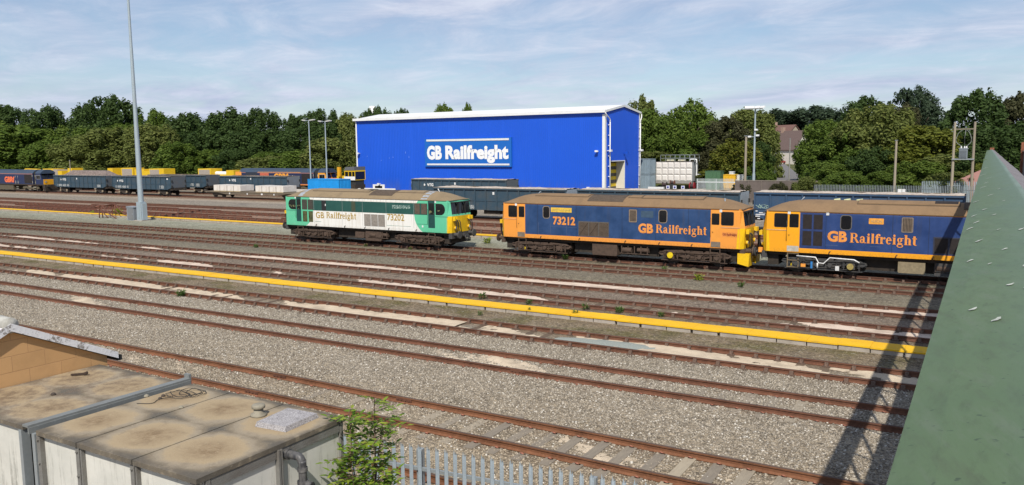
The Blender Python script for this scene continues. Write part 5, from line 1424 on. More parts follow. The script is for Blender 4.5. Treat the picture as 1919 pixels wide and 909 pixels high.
t2 = freight_loco('navy freight locomotive with orange cab and stripes, behind the light blue container', -90.3, 96.4, paint('cab_orange_66', (.80, .33, .03), .5, (.3, .12, .04), .3, 2), flat('orange_sole', (.70, .24, .06), .6), (-102.86, -99.5, 2.05, 3.02), flat('orange_letter_66', (.85, .36, .04), .5), cablen=2.5)
m = MB(); m.box(-16.4, -6.4, -1.285, -1.262, 3.16, 3.26); m.build('orange_stripe', flat('orange_stripe_66', (.80, .36, .08), .6), t2)
m = MB(); m.box(-15.9, -13.8, -1.286, -1.262, 2.6, 3.06); m.build('red_panel', flat('red_panel_66', (.55, .13, .07), .6), t2)
m = MB(); m.box(-22.0, -20.5, -1.29, 1.29, 1.3, 3.26); m.build('rear_cab', O1, t2)
m = MB(); m.box(-19.4, -16.6, -1.286, -1.262, 2.2, 3.16); m.build('dark_panel', flat('dark_panel_66', (.03, .035, .05), .6), t2)
m = MB(); m.box(1.2, 1.7, -.8, -.4, 2.6, 4.1); m.build('exhaust_mast', CABY, t2)
# ------------------------------------------------------------------ big blue shed
def M_clad(name, col, axis, pitch=.333, rough=.45):
    M = Mat(name, rough, 0, .45); w = M.world(); f = (w[axis]*(1/pitch)+100).frac()
    tri = (f-.5).ab()
    h = tri.ramp(.10, .22)
    n = M.noise(.25, 4, .6, M._c['W']); s = M.noise(1.0, 4, .65, M.scaled(1.2, 1.2, .07, 'W'))
    k = M.mix(n.ramp(.3, .7)*.35, col, tuple(c*.82 for c in col)); k = M.mix(s.ramp(.55, .8)*.25, k, tuple(min(1, c*1.25+.01) for c in col))
    dt = w[2].ramp(2.2, .0)*s.ramp(.4, .7); k = M.mix(dt*.5, k, (.10, .11, .14)); M.color(k); return M.m
CLAD_F = M_clad('blue_cladding_front', (.010, .095, .60), 0)
CLAD_G = M_clad('blue_cladding_gable', (.010, .085, .55), 1)
TRIMW = paint('white_trim', (.74, .74, .72), .5, (.3, .28, .25), .2, 1)
ROOFW = paint('shed_roof_white', (.72, .72, .70), .5, (.4, .38, .35), .25, .5)
SIGNB = flat('sign_blue', (.008, .125, .48), .45, var=.05)
def shed():
    t = thing('blue_shed', 'large bright blue railway shed with white trim behind the wagons', 'building', (-71, 113.5, 0))
    o = (71, -113.5, 0)
    def P(mb, name, mat, par=None, label=None): return mb.build(name, mat, par or t, label, loc=o if par is None else None)
    xl, xr, yf, yb, ze, zr, yr = -95.0, -47.75, 107.0, 120.3, 11.9, 12.95, 113.6
    def ribbed(p0, p1, top, bot):
        # trapezoid sheet profile between p0 and p1, outward to the right hand side of the walk
        L = math.hypot(p1[0]-p0[0], p1[1]-p0[1]); ux, uy = (p1[0]-p0[0])/L, (p1[1]-p0[1])/L; nx, ny = uy, -ux; m = MB(); st = []
        n = int(L/.333)
        for i in range(n):
            for a, d in ((0, 0), (.19, 0), (.225, .045), (.30, .045)): st.append((i*.333+a, d))
        st.append((L, 0)); v = []
        for s_, d in st:
            x_, y_ = p0[0]+ux*s_+nx*d, p0[1]+uy*s_+ny*d
            v += [(x_, y_, bot(x_, y_)), (x_, y_, top(x_, y_))]
        return m.add(v, [(2*i, 2*i+2, 2*i+3, 2*i+1) for i in range(len(st)-1)])
    P(ribbed((xl, yf), (xr, yf), lambda x, y: ze, lambda x, y: -.3), 'front_wall', CLAD_F)
    # gable with door opening
    da, db, dz = 108.85, 114.2, 4.7
    zt = lambda x, y: ze+(zr-ze)*(y-yf)/(yr-yf) if y < yr else zr+(ze+.25-zr)*(y-yr)/(yb-yr)
    m = ribbed((xr, yf), (xr, yb), zt, lambda x, y: dz if da-.03 < y < db+.03 else -.3)
    P(m, 'gable_wall', CLAD_G)
    m = MB(); m.add([(xl, yf, -.3), (xl, yb, -.3), (xl, yb, ze), (xl, yr, zr), (xl, yf, ze)], [(0, 1, 2, 3, 4)]); m.add([(xl, yb, -.3), (xr, yb, -.3), (xr, yb, ze), (xl, yb, ze)], [(0, 1, 2, 3)]); P(m, 'rear_wall', CLAD_G)
    m = MB()
    m.prism([(yf-.35, ze-.02), (yr, zr+.02), (yr, zr+.2), (yf-.35, ze+.16)], 'x', xl-.25, xr+.15)
    m.prism([(yr, zr+.02), (yb+.3, ze+.22), (yb+.3, ze+.4), (yr, zr+.2)], 'x', xl-.25, xr+.15); P(m, 'roof', ROOFW)
    m = MB(); m.box(xl-.3, xr+.2, yf-.5, yf-.36, ze-.12, ze+.30); m.box(xl-.2, xr, yf-.352, yf-.02, ze-.10, ze-.03); P(m, 'eaves_gutter', TRIMW)
    m = MB(); m.prism([(yf-.34, ze-.10), (yr, zr-.08), (yr, zr+.24), (yf-.34, ze+.22)], 'x', xr+.151, xr+.20); m.prism([(yr, zr-.08), (yb+.3, ze+.14), (yb+.3, ze+.44), (yr, zr+.24)], 'x', xr+.151, xr+.20); P(m, 'verge_trim', TRIMW)
    m = MB(); m.box(xl-.06, xl+.22, yf-.08, yf-.01, -.3, ze-.1); P(m, 'corner_trim', TRIMW)
    m = MB(); m.box(xr-.42, xr+.03, yf-.08, yf-.01, -.3, ze-.1); m.box(xr+.01, xr+.05, yf-.08, yf+.35, -.3, ze-.1); P(m, 'corner_trim', TRIMW)
    m = MB(); m.box(xr+.01, xr+.06, yb-.35, yb+.02, -.3, ze+.2); P(m, 'corner_trim', TRIMW)
    m = MB(); m.tube(smooth_path([(xr+.2, yf-.42, ze-.15), (xr+.3, yf-.1, ze-.5), (xr+.3, yf+.95, ze-1.0), (xr+.3, yf+1.1, ze-1.4)], 4), .085, 8); m.tube([(xr+.3, yf+1.1, ze-1.4), (xr+.3, yf+1.1, -.2)], .085, 8)
    for i in range(7): m.box(xr+.05, xr+.3, yf+.95, yf+1.25, 1.0+i*1.5, 1.1+i*1.5)
    P(m, 'downpipe', TRIMW)
    m = MB(); m.tube(smooth_path([(xr+.15, yb+.4, ze+.1), (xr+.25, yb+.2, ze-.4), (xr+.25, yb-.2, ze-.9), (xr+.25, yb-.25, ze-1.3)], 4), .085, 8); m.tube([(xr+.25, yb-.25, ze-1.3), (xr+.25, yb-.25, -.2)], .085, 8)
    for i in range(7): m.box(xr+.05, xr+.25, yb-.4, yb-.1, .8+i*1.5, .9+i*1.5)
    P(m, 'downpipe', TRIMW)
    # doorway
    CREAM = paint('door_reveal_cream', (.66, .62, .52), .7, (.4, .36, .28), .2, 1)
    m = MB(); m.box(xr-1.4, xr-.02, db, db+.1, -.2, dz+.1); P(m, 'door_reveal', CREAM); m = MB(); m.box(xr-1.4, xr-.02, da-.1, da, -.2, dz+.1); P(m, 'door_reveal', CREAM)
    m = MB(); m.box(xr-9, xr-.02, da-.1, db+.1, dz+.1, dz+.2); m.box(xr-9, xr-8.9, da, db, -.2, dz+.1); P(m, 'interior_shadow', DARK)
    m = MB(); m.box(xr+.005, xr+.08, da-.14, da, -.2, dz+.14); m.box(xr+.005, xr+.06, db, db+.14, -.2, dz+.14); m.box(xr+.005, xr+.06, da, db, dz, dz+.14); P(m, 'door_frame', TRIMW)
    d = MB(); d.box(xr-1.42, xr-1.34, da+.01, db-.01, -.1, dz+.05)
    Md = Mat('roller_door_yellow_dark', .6); w = Md.world(); f = (w[2]*(1/1.02)+.15).frac(); Md.color(Md.mix(f.gt(.5), (.72, .50, .01), (.075, .07, .06)))
    P(d, 'roller_door', Md.m)
    # sign
    m = MB(); m.box(-79.95, -63.35, yf-.34, yf-.03, 3.95, 8.5); sg = P(m, 'sign_board', SIGNB)
    def L(mb, name, mat): return mb.build(name, mat, sg)
    m = MB(); m.box(-79.55, -63.75, yf-.40, yf-.335, 8.06, 8.36); L(m, 'sign_stripe', WHITE)
    m = MB(); m.box(-79.5, -63.7, yf-.40, yf-.335, 4.18, 4.45); L(m, 'sign_stripe', WHITE)
    SW = flat('sign_white', (.80, .80, .79), .5, var=.03)
    lettering(sg, 'GB', -79.5, -76.5, 5.25, 7.35, yf-.37, SW, .055); lettering(sg, 'Railfreight', -75.8, -63.85, 5.30, 7.35, yf-.37, SW, .05)
    # floodlights on the walls, vent box and bottom windows
    for (xv, z) in ((-94.35, 6.2), (-89.9, .95), (-48.9, 6.25), (-82.5, 1.3), (-50.2, .9)):
        m = MB(); m.box(xv-.14, xv+.14, yf-.45, yf-.02, z-.06, z+.05); m.box(xv-.22, xv+.22, yf-.62, yf-.40, z-.12, z+.14); P(m, 'floodlight', TRIMW)
    for (yv, z, w) in ((107.7, 6.3, TRIMW), (113.9, 5.95, CLAD_G), (119.9, 6.3, TRIMW)):
        m = MB(); m.box(xr+.03, xr+.55, yv-.08, yv+.08, z-.04, z+.06); m.box(xr+.45, xr+.75, yv-.25, yv+.25, z-.14, z+.16); P(m, 'floodlight', w)
    m = MB(); m.box(-91.5, -88.9, yf-.10, yf-.01, -.2, .85); P(m, 'office_window_frame', TRIMW)
    m = MB(); m.box(-91.0, -89.4, yf-.14, yf-.101, .1, .6); P(m, 'office_window', GLASS)
    m = MB(); m.box(xl, -86.5, yf-.18, yf-.101, -.3, .2); P(m, 'plinth', TRIMW)
    m = MB(); m.box(-94.9, -47.8, yf-.10, yf-.05, ze-.36, ze-.1); P(m, 'eaves_band', CLAD_F)
    Ms = flat('scratch_pale', (.16, .28, .75), .5)
    m = MB()
    for (xv, z, h) in ((-84.2, 6.1, .35), (-83.5, 5.4, .25), (-86.9, 5.4, .2), (-87.7, 5.3, .15), (-92.6, 5.6, .15), (-89.5, 4.9, .15)): m.box(xv-.05, xv+.05, yf-.06, yf-.047, z, z+h).cut()
    m.build_each('scuff_mark', Ms, t, o)
shed()

# ------------------------------------------------------------------ containers
def container(label, x0, x1, y0, y1, z0, z1, col, group=None, smooth=False):
    t = thing('shipping_container', label, 'container', ((x0+x1)/2, (y0+y1)/2, z0), 0, group)
    a, b, h = (x1-x0)/2, (y1-y0)/2, z1-z0
    def corr(axis):
        m = MB(); L = (a if axis == 'x' else b)-.08; n = int(L*2/.28); pts = []
        for i in range(n):
            u = -L+2*L*i/n; w = 2*L/n
            pts += [(u, 0), (u+w*.35, 0), (u+w*.5, .04), (u+w*.85, .04)]
        pts.append((L, 0))
        return pts
    m = MB()
    for s in (-1, 1):
        P = corr('x'); v = [(u, s*(b-.01-d), .12) for u, d in P]+[(u, s*(b-.01-d), h-.1) for u, d in P]; n = len(P)
        m.add(v, [(i, i+1, n+i+1, n+i) for i in range(n-1)]).cut()
    m.build_each('side_wall', flat('container_paint', col, .5, var=.08, scale=1.2), t)
    m = MB()
    for s in (-1, 1):
        P = corr('y'); v = [(s*(a-.01-d), u, .12) for u, d in P]+[(s*(a-.01-d), u, h-.1) for u, d in P]; n = len(P)
        m.add(v, [(i, i+1, n+i+1, n+i) for i in range(n-1)]).cut()
    m.build_each('end_wall', flat('container_paint', col, .5, var=.08, scale=1.2), t)
    m = MB()
    for sx in (-1, 1):
        for sy in (-1, 1): m.box(min(sx*a, sx*(a-.09)), max(sx*a, sx*(a-.09)), min(sy*b, sy*(b-.09)), max(sy*b, sy*(b-.09)), 0, h)
    for sy in (-1, 1):
        for zz in (0, h-.11): m.box(-a+.091, a-.091, min(sy*b, sy*(b-.07)), max(sy*b, sy*(b-.07)), zz, zz+.11)
    for sx in (-1, 1):
        for zz in (0, h-.11): m.box(min(sx*a, sx*(a-.07)), max(sx*a, sx*(a-.07)), -b+.091, b-.091, zz, zz+.11)
    m.build('corner_frame', flat('container_frame', tuple(c*.9 for c in col), .5), t)
    MB().box(-a+.05, a-.05, -b+.05, b-.05, h-.06, h-.02).build('roof', flat('container_roof', tuple(min(1, c*1.1) for c in col), .5), t)
    return t
container('light blue corrugated shipping container beside the shed', -84.95, -78.89, 84.9, 87.34, .05, 2.64, (.008, .27, .66))
container('grey smooth upper container stacked beside the shed', -52.4, -46.35, 121.5, 123.94, 2.46, 4.93, (.21, .27, .31), None, True)
container('grey corrugated lower container under the smooth one', -52.4, -46.35, 121.5, 123.94, -.05, 2.44, (.23, .295, .335))
m = MB(); m.box(-86.5, -78.6, 82.6, 83.0, -.3, 1.25); 
tag(m.build('low_wall', paint('low_wall_cream', (.58, .53, .47), .8, (.3, .26, .2), .4, 1)), 'low cream wall in front of the light blue container', 'wall')

# ------------------------------------------------------------------ mast, cabinet, buffer stop
MASTM = paint('mast_galvanised', (.34, .40, .43), .5, (.22, .22, .21), .3, 1.0, metal=.25)
def mast():
    t = thing('lighting_mast', 'tall grey tapered steel mast rising out of the top of the picture', 'mast', (-73.0, 49.9, -.17))
    m = MB(); m.cyl((0, 0, 1.9), (0, 0, 9), .27, .215, 16); m.cyl((0, 0, 9), (0, 0, 17), .205, .145, 16); m.cyl((0, 0, 17), (0, 0, 27), .137, .09, 16); m.build('shaft', MASTM, t)
    m = MB(); m.box(-.36, .36, -.3, .3, .05, 1.9); m.box(.37, .56, -.25, .25, .1, 1.75); m.box(-.12, .12, -.33, -.29, .3, 1.7); m.build('base_housing', MASTM, t)
    m = MB(); m.box(.4, .56, -.262, -.25, 1.1, 1.65); m.box(.4, .56, -.262, -.25, .2, .95); m.build('hatch_cover', paint('hatch_grey', (.27, .33, .38), .5), t)
    m = MB(); m.box(-.6, .75, -.55, .55, -.05, .06); m.build('base_plate', CONC, t)
    m = MB(); m.box(-.9, .9, -.15, .15, 26.6, 26.9); m.build('head_frame', MASTM, t)
mast()
def cabinet():
    t = thing('equipment_cabinet', 'grey steel equipment cabinet beside the foot of the tall mast', 'cabinet', (-74.35, 49.9, -.17))
    m = MB(); m.box(-.55, .55, -.35, .35, 0, 1.3); m.prism([(-.6, 1.3), (.6, 1.3), (.6, 1.36), (-.6, 1.42)], 'y', -.4, .4); m.build('case', paint('cabinet_grey', (.22, .24, .26), .6, (.1, .09, .08), .3, 2), t)
    m = MB(); m.box(-.38, .48, -.375, -.351, .12, 1.2); d = m.build('door', paint('cabinet_door', (.17, .175, .18), .6, (.1, .09, .08), .3, 2), t)
    MB().box(.36, .42, -.40, -.375, .6, .75).build('handle', GALV, d)
cabinet()
def buffer_stop():
    t = thing('buffer_stop', 'bent rusty rail buffer stop left of the tall mast', 'buffer stop', (-79.4, 51.0, -.17))
    m = MB()
    for k, yv in enumerate((-.75, .75)):
        x0 = -1.2+.9*k if False else -1.0
        m.tube(smooth_path([(-1.35, yv, 0), (-1.3, yv, .7), (-1.15, yv, 1.25), (-.8, yv, 1.32), (-.2, yv, .9), (.6, yv, .4), (1.6, yv, .02)], 4), .065, 6)
        m.tube([(-1.25, yv, 1.0), (-.6, yv, .55), (.2, yv, .05)], .055, 6); m.tube([(-.9, yv, 1.25), (-.75, yv, 0)], .06, 6)
    m.build('bent_rails', RUST_SCRAP, t)
    m = MB(); m.tube([(-1.28, -1.15, 1.18), (-1.25, 1.15, 1.32)], .09, 8); m.build('beam', RUST_SCRAP, t)
    m = MB()
    for yv in (-.9, .9): m.cyl((-1.3, yv, 1.2), (-1.6, yv, 1.2), .09, n=8); m.cyl((-1.6, yv, 1.2), (-1.66, yv, 1.2), .17, n=10)
    m.build('buffer', RUST_DARK, t)
buffer_stop()

# ------------------------------------------------------------------ lamp posts
LAMPG = flat('lamp_head_pale', (.55, .55, .5), .4)
def lamp(label, x, y, h, heads, zb=-.17, r=.11, group='lamp posts in the yard', col=None):
    t = thing('lamp_post', label, 'lamp post', (x, y, zb), 0, group)
    m = MB(); m.cyl((0, 0, 0), (0, 0, h*.35), r*1.25, r*1.1, 10); m.cyl((0, 0, h*.35), (0, 0, h), r, r*.7, 10); m.build('pole', col or MASTM, t)
    m = MB(); m.bar((-heads[0], 0, h), (heads[0], 0, h), .08, .06); m.build('arm', MASTM, t)
    for (xx, yy, w, tilt) in heads[1]:
        m = MB(); M4 = Matrix.Translation((xx, yy, h)) @ Matrix.Rotation(tilt, 4, 'Y'); m.box(-w, w, -.22, .22, -.02, .13, 0, M4); m.box(-w*.8, w*.8, -.18, .18, -.07, -.021, 0, M4); m.build('lamp_head', LAMPG, t)
    return t
lamp('slim lamp post behind the light blue container, left of two twin armed ones', -94.3, 95, 11.75, (.9, ((-1.0, 0, .35, .12), (.75, 0, .5, -.1))))
lamp('slim lamp post behind the light blue container, right of two twin armed ones', -90.77, 95, 11.5, (.9, ((-1.0, 0, .35, .12), (.75, 0, .5, -.1))))
lamp('shorter lamp post with two pinkish heads, left of the blue shed', -109.2, 118, 8.1, (.55, ((-.7, 0, .4, .35), (.7, 0, .4, -.35))), r=.09)
def flood():
    t = thing('flood_light_mast', 'tall grey floodlight mast with white lamps and cameras, right of the shed', 'lamp post', (-27.15, 110, -.17), 0, 'lamp posts in the yard')
    m = MB(); m.cyl((0, 0, 0), (0, 0, 3.2), .22, .2, 12); m.cyl((0, 0, 3.2), (0, 0, 12), .15, .1, 12); m.build('pole', MASTM, t)
    m = MB(); m.box(-1.1, 1.0, -.05, .05, 11.85, 11.95); m.box(-.05, .05, -.6, .6, 11.85, 11.95); m.build('head_frame', MASTM, t)
    for (xx, yy, rz) in ((-1.0, -.3, .3), (-.35, -.5, .1), (.35, -.4, -.2), (.9, -.1, -.5), (-.7, .4, .4)):
        m = MB(); M4 = Matrix.Translation((xx, yy, 12.05)) @ Matrix.Rotation(rz, 4, 'Z') @ Matrix.Rotation(.5, 4, 'X'); m.box(-.32, .32, -.28, .28, -.09, .09, 0, M4); m.build('lamp_head', TRIMW, t)
    m = MB(); m.box(-.7, .5, -.05, .05, 8.15, 8.22); m.build('bracket', MASTM, t)
    for (xx, zz) in ((-.65, 8.2), (.4, 8.35), (.2, 9.1)):
        m = MB(); m.box(xx-.2, xx+.2, -.3, .1, zz-.1, zz+.12); m.build('camera', TRIMW, t)
flood()
POLE = M_wood('wooden_pole', (.26, .22, .165), (.36, .315, .235))
def pole(label, x, y, h, r=.13, zb=-.17, mat=POLE):
    t = thing('wooden_pole', label, 'pole', (x, y, zb), 0, 'wooden poles along the yard edge')
    MB().cyl((0, 0, 0), (0, 0, h), r*1.15, r*.85, 10).build('shaft', mat, t); MB().box(-r*1.1, r*1.1, -r*1.1, r*1.1, h-.02, h+.05).build('cap', GALV, t)
    return t
pole('pale wooden pole just left of the floodlight mast', -28.3, 110, 8.3, .17)
pole('weathered wooden pole behind the palisade fence, in front of the yellowish trees', -9.2, 103, 7.4, .14)
pole('thin grey pole beside the hill road', -25.6, 125, 7.2, .09, .6, flat('grey_pole', (.25, .24, .21), .8))
pole('short pale post among the trees behind the left freight locomotive', -143.7, 84.5, 5.6, .07)
def transformer():
    t = thing('pole_transformer', 'grey transformer hung between two wooden poles by the footbridge', 'transformer', (-2.4, 104, 0))
    for s in (-1, 1): MB().cyl((s*.98, 0, -.2), (s*.98+.02, 0, 9.2), .17, .13, 10).build('pole', POLE, t)
    m = MB(); m.box(-.98, .98, -.08, .08, 8.36, 8.46); m.build('cross_bar', POLE, t)
    m = MB(); m.box(-1.1, 1.1, -.3, .3, 4.97, 5.10); m.build('shelf', GALV, t)
    m = MB(); m.box(-.42, .42, -.3, .35, 5.12, 6.2)
    for i in range(8): m.box(-.38+i*.1, -.34+i*.1, -.42, -.3, 5.2, 6.1)
    m.box(-.46, .5, -.36, .4, 6.2, 6.28); b = m.build('tank', paint('transformer_grey', (.22, .25, .27), .5), t)
    for xx in (-.22, .1, .3): MB().cyl((xx, 0, 6.28), (xx, 0, 6.5), .09, .06, 8).build('bushing', WHITE, b)
    m = MB()
    m.tube(smooth_path([(-.22, 0, 6.5), (-.75, 0, 7.0), (-.6, 0, 7.9), (0, 0, 8.45)], 6), .03, 5); m.tube([(.1, 0, 6.5), (.05, 0, 7.4), (.15, 0, 8.42)], .03, 5); m.tube(smooth_path([(.3, 0, 6.5), (.72, 0, 7.0), (.6, 0, 7.8), (.15, 0, 8.45)], 6), .03, 5)
    m.build('cables', flat('cable_grey', (.25, .26, .25), .6), t)
transformer()

# ------------------------------------------------------------------ yellow track machines behind the wagons
MY = paint('machine_yellow', (.68, .43, .012), .5, (.3, .18, .05), .25, 1)
MGP = flat('machine_grey_panel', (.36, .31, .26), .8)
def machine(label, x0, x1, y, parts, group='yellow track machines by the trees'):
    t = thing('track_machine', label, 'track machine', ((x0+x1)/2, y, 0), 0, group); cx = (x0+x1)/2
    m = MB(); m.box(x0-cx, x1-cx, -1.2, 1.2, .9, 1.35); m.build('chassis', MY, t)
    m = MB(); xx = x0-cx+1.5
    while xx < x1-cx-1: m.cyl((xx, -.82, .42), (xx, -.7, .42), .42, n=14); m.cyl((xx, .7, .42), (xx, .82, .42), .42, n=14); xx += 2.4 if int(xx) % 2 else 5
    m.build('wheels', UNDER, t)
    for p in parts:
        k, a, b, z0, z1 = p[:5]; a -= cx; b -= cx
        if k == 'box': MB().box(a, b, -1.2, 1.2, z0, z1).build('engine_housing', MY, t)
        if k == 'panel':
            h = MB().box(a, b, -1.25, 1.25, z0, z1).build('module_housing', MY, t); MB().box(a+.3, b-.35 if len(p) < 6 else b-p[5], -1.29, -1.251, z0, z1-.2).build('grey_panel', MGP, h)
        if k == 'arm': MB().prism([(a, z0+.12), (b, z0), (b, z1-.1), (a+.6, z1)], 'y', -.4, .4).build('boom', MY, t)
        if k == 'dark': MB().box(a, b, -1.26, 1.1, z0, z1).build('cab_window', MGP, t)
        if k == 'tank': m = MB(); m.cyl((a, 0, (z0+z1)/2), (b, 0, (z0+z1)/2), (z1-z0)/2, n=14); m.build('white_tank', TRIMW, t)
machine('yellow track machine behind the nose of the left freight locomotive', -186.5, -165, 99, (('arm', -185.7, -180.3, 3.1, 3.45), ('box', -176.7, -172.6, 1.35, 3.45), ('dark', -172.6, -171.0, 1.35, 3.3), ('box', -171, -169.5, 1.35, 3.0), ('box', -179.5, -177, 1.35, 3.0), ('box', -167.3, -165.7, 1.35, 3.6)))
machine('yellow track machine with two grey panelled modules, behind the tall mast', -154, -134.8, 99, (('box', -153.3, -151.6, 1.35, 3.65), ('panel', -148.7, -144.9, 1.35, 3.72), ('box', -144.5, -141.5, 1.35, 3.45), ('box', -141.5, -139.9, 1.35, 3.1), ('panel', -139.9, -135.4, 1.35, 3.6, 1.45)))
machine('yellow track machine with a white tank, left of the orange cabbed freight locomotive', -127, -115.5, 99, (('panel', -125.5, -121.9, 1.35, 3.66), ('tank', -122.4, -118.8, 2.4, 3.15), ('box', -121, -118, 1.35, 2.6), ('box', -117.9, -115.9, 1.35, 3.4)))
def yellow_cab_machine():
    t = thing('track_machine', 'yellow and white cabbed track machine at the left corner of the blue shed', 'track machine', (-87.6, 97.4, 0), 0, 'yellow track machines by the trees')
    m = MB(); m.box(-2.5, 1.65, -1.2, 1.2, .7, 1.3); m.build('chassis', UNDER, t); m = MB(); m.box(-2.3, -.52, -1.1, 1.1, 2.25, 2.66); m.build('engine_deck', MY, t); m = MB(); m.box(-2.2, 1.6, -1.0, 1.0, 1.3, 2.2); m.build('engine', DARK, t)
    m = MB(); m.box(-.5, 1.7, -1.25, 1.25, 2.0, 2.1); m.box(-.5, 1.7, -1.25, 1.25, 3.36, 3.56)
    for xx in (-.5, .28, 1.0, 1.62):
        for yy in (-1.25, 1.17): m.box(xx, xx+.08, yy, yy+.08, 2.02, 3.36)
    m.build('cab', MY, t)
    MB().box(-.52, 1.72, -1.28, -1.251, 2.02, 2.6).build('white_panel', TRIMW, t)
    MB().box(-.44, 1.64, -1.17, 1.17, 2.02, 3.36).build('cab_glass', GLASS, t)
    MB().prism([(-.55, 3.56), (1.65, 3.56), (1.65, 4.15), (-.2, 4.1)], 'y', -1.3, 1.3).build('roof', flat('machine_roof_grey', (.12, .125, .13), .7), t)
    m = MB()
    for xx in (-1.7, 1.4): m.cyl((xx, -.82, .42), (xx, -.7, .42), .42, n=14); m.cyl((xx, .7, .42), (xx, .82, .42), .42, n=14)
    m.build('wheels', UNDER, t)
yellow_cab_machine()

# ------------------------------------------------------------------ right hand compound
def sectional_tank():
    t = thing('white_water_tank', 'white sectional water tank with roof railing right of the grey containers', 'water tank', (-43.65, 126.4, 0))
    m = MB(); m.box(-3.05, 3.05, -1.4, 1.4, .9, 4.35); m.build('core', flat('tank_seam_grey', (.3, .28, .26), .8), t)
    TP = paint('tank_panel_cream', (.70, .655, .60), .7, (.35, .30, .25), .25, .8)
    for i in range(6):
        for j in range(3):
            m = MB(); x0 = -3.04+i*1.014; z0 = 1.26+j*1.03
            v = [(x0+.03, -1.41, z0+.03), (x0+.985, -1.41, z0+.03), (x0+.985, -1.41, z0+1.0), (x0+.03, -1.41, z0+1.0), (x0+.2, -1.49, z0+.2), (x0+.82, -1.49, z0+.2), (x0+.82, -1.49, z0+.83), (x0+.2, -1.49, z0+.83)]
            m.add(v, [(0, 1, 5, 4), (1, 2, 6, 5), (2, 3, 7, 6), (3, 0, 4, 7), (4, 5, 6, 7)]); m.build('panel', TP, t)
    m = MB(); m.box(3.06, 3.1, -1.38, 1.38, 1.26, 4.3); m.build('end_panel', flat('tank_end_shade', (.38, .40, .41), .7), t)
    m = MB(); m.box(-3.1, 3.1, -1.45, 1.45, 4.35, 4.42); m.build('lid', flat('tank_lid_brown', (.12, .10, .09), .8), t)
    m = MB()
    for yy in (-1.0, 1.3):
        for zz in (4.95, 5.48): m.box(-2.4, 3.4, yy-.03, yy+.03, zz-.03, zz+.03)
        for i in range(8): m.box(-2.4+i*.82-.03, -2.4+i*.82+.03, yy-.03, yy+.03, 4.42, 5.48)
    for zz in (4.95, 5.48): m.box(3.37, 3.43, -1.0, 1.3, zz-.03, zz+.03)
    m.build('railing', GALV, t)
    for xx in (-.8, 1.1):
        m = MB(); m.cyl((xx-.6, -.7, 4.6), (xx+.6, -.7, 4.6), .18, n=12); m.build('roof_cylinder', flat('cylinder_cream', (.66, .63, .45), .6), t)
    m = MB(); m.tube(smooth_path([(2.5, -.9, 4.42), (2.5, -.9, 4.7), (2.8, -.9, 4.78), (3.45, -.9, 4.75), (3.6, -.9, 4.5), (3.6, -.9, 3), (3.6, -.9, 1.0)], 4), .11, 8); m.build('outlet_pipe', TRIMW, t)
    m = MB(); m.tube([(3.6, -.9, 2.35), (7.0, -.9, 2.38)], .09, 8); m.build('delivery_pipe', TRIMW, t)
sectional_tank()
def skip(label, name, cat, x0, x1, y, z0, z1, mat, w=.9):
    t = thing(name, label, cat, ((x0+x1)/2, y, z0)); a = (x1-x0)/2; h = z1-z0
    m = MB(); m.prism([(-a*.82, 0), (a*.82, 0), (a, h*.6), (a, h), (-a, h), (-a, h*.6)], 'y', -w, w); m.build('body', mat, t)
    m = MB(); m.box(-a-.04, a+.04, -w-.04, w+.04, h, h+.07); m.build('rim', mat, t)
    m = MB()
    for k in (-.5, 0, .5): m.box(a*k-.04, a*k+.04, -w-.05, -w, 0.05, h)
    m.build('ribs', mat, t); return t
skip('green storage bin behind the grey palisade gates', 'storage_bin', 'bin', -34.8, -32.6, 114, -.1, 3.2, flat('bin_green', (.065, .15, .07), .6))
skip('yellow orange tank behind the grey palisade gates', 'yellow_bowser', 'tank', -31.9, -30.25, 113, -.1, 2.75, flat('bowser_yellow', (.75, .42, .012), .5))
skip('white storage box right of the yellow orange tank', 'storage_box', 'box', -30.15, -29.4, 113.2, -.1, 2.7, flat('box_white', (.66, .66, .63), .6), .5)
skip('small white box peeping over the yellow orange tank', 'storage_box', 'box', -31.9, -31.3, 115.5, -.1, 3.1, flat('box_white_small', (.68, .68, .66), .6), .4)
skip('dark green bin right of the white storage box', 'storage_bin', 'bin', -29.2, -28.4, 113.5, -.1, 2.5, flat('bin_dark_green', (.03, .09, .06), .6), .6)
m = MB(); m.box(-42.9, -40.5, 111.6, 112.0, .0, .95); tag(m.build('white_board', flat('board_white', (.72, .72, .70), .6)), 'low white board in front of the grey containers', 'board')
for k, xx in enumerate((-39.93, -38.9, -37.67)):
    t = thing('warning_sign', ('left', 'middle', 'right')[k]+' one of three small white square signs below the white water tank', 'sign', (xx, 111.9, .1), 0, 'small square signs below the white tank')
    MB().box(-.26, .26, -.02, .02, .6, 1.08).build('sign_plate', flat('sign_plate_white', (.66, .66, .74), .5), t)
    m = MB(); m.lathe([(.001, 0), (.15, 0), (.15, .012), (.001, .012)], (0, 0, 0), 14); m.v = [(p[0], -.022-p[2], p[1]+.84) for p in m.v]; m.build('sign_disc', flat('sign_blue_disc', (.04, .05, .35), .5), t)
    MB().box(-.03, .03, -.0, .04, -.3, .6).build('post', GALV, t)
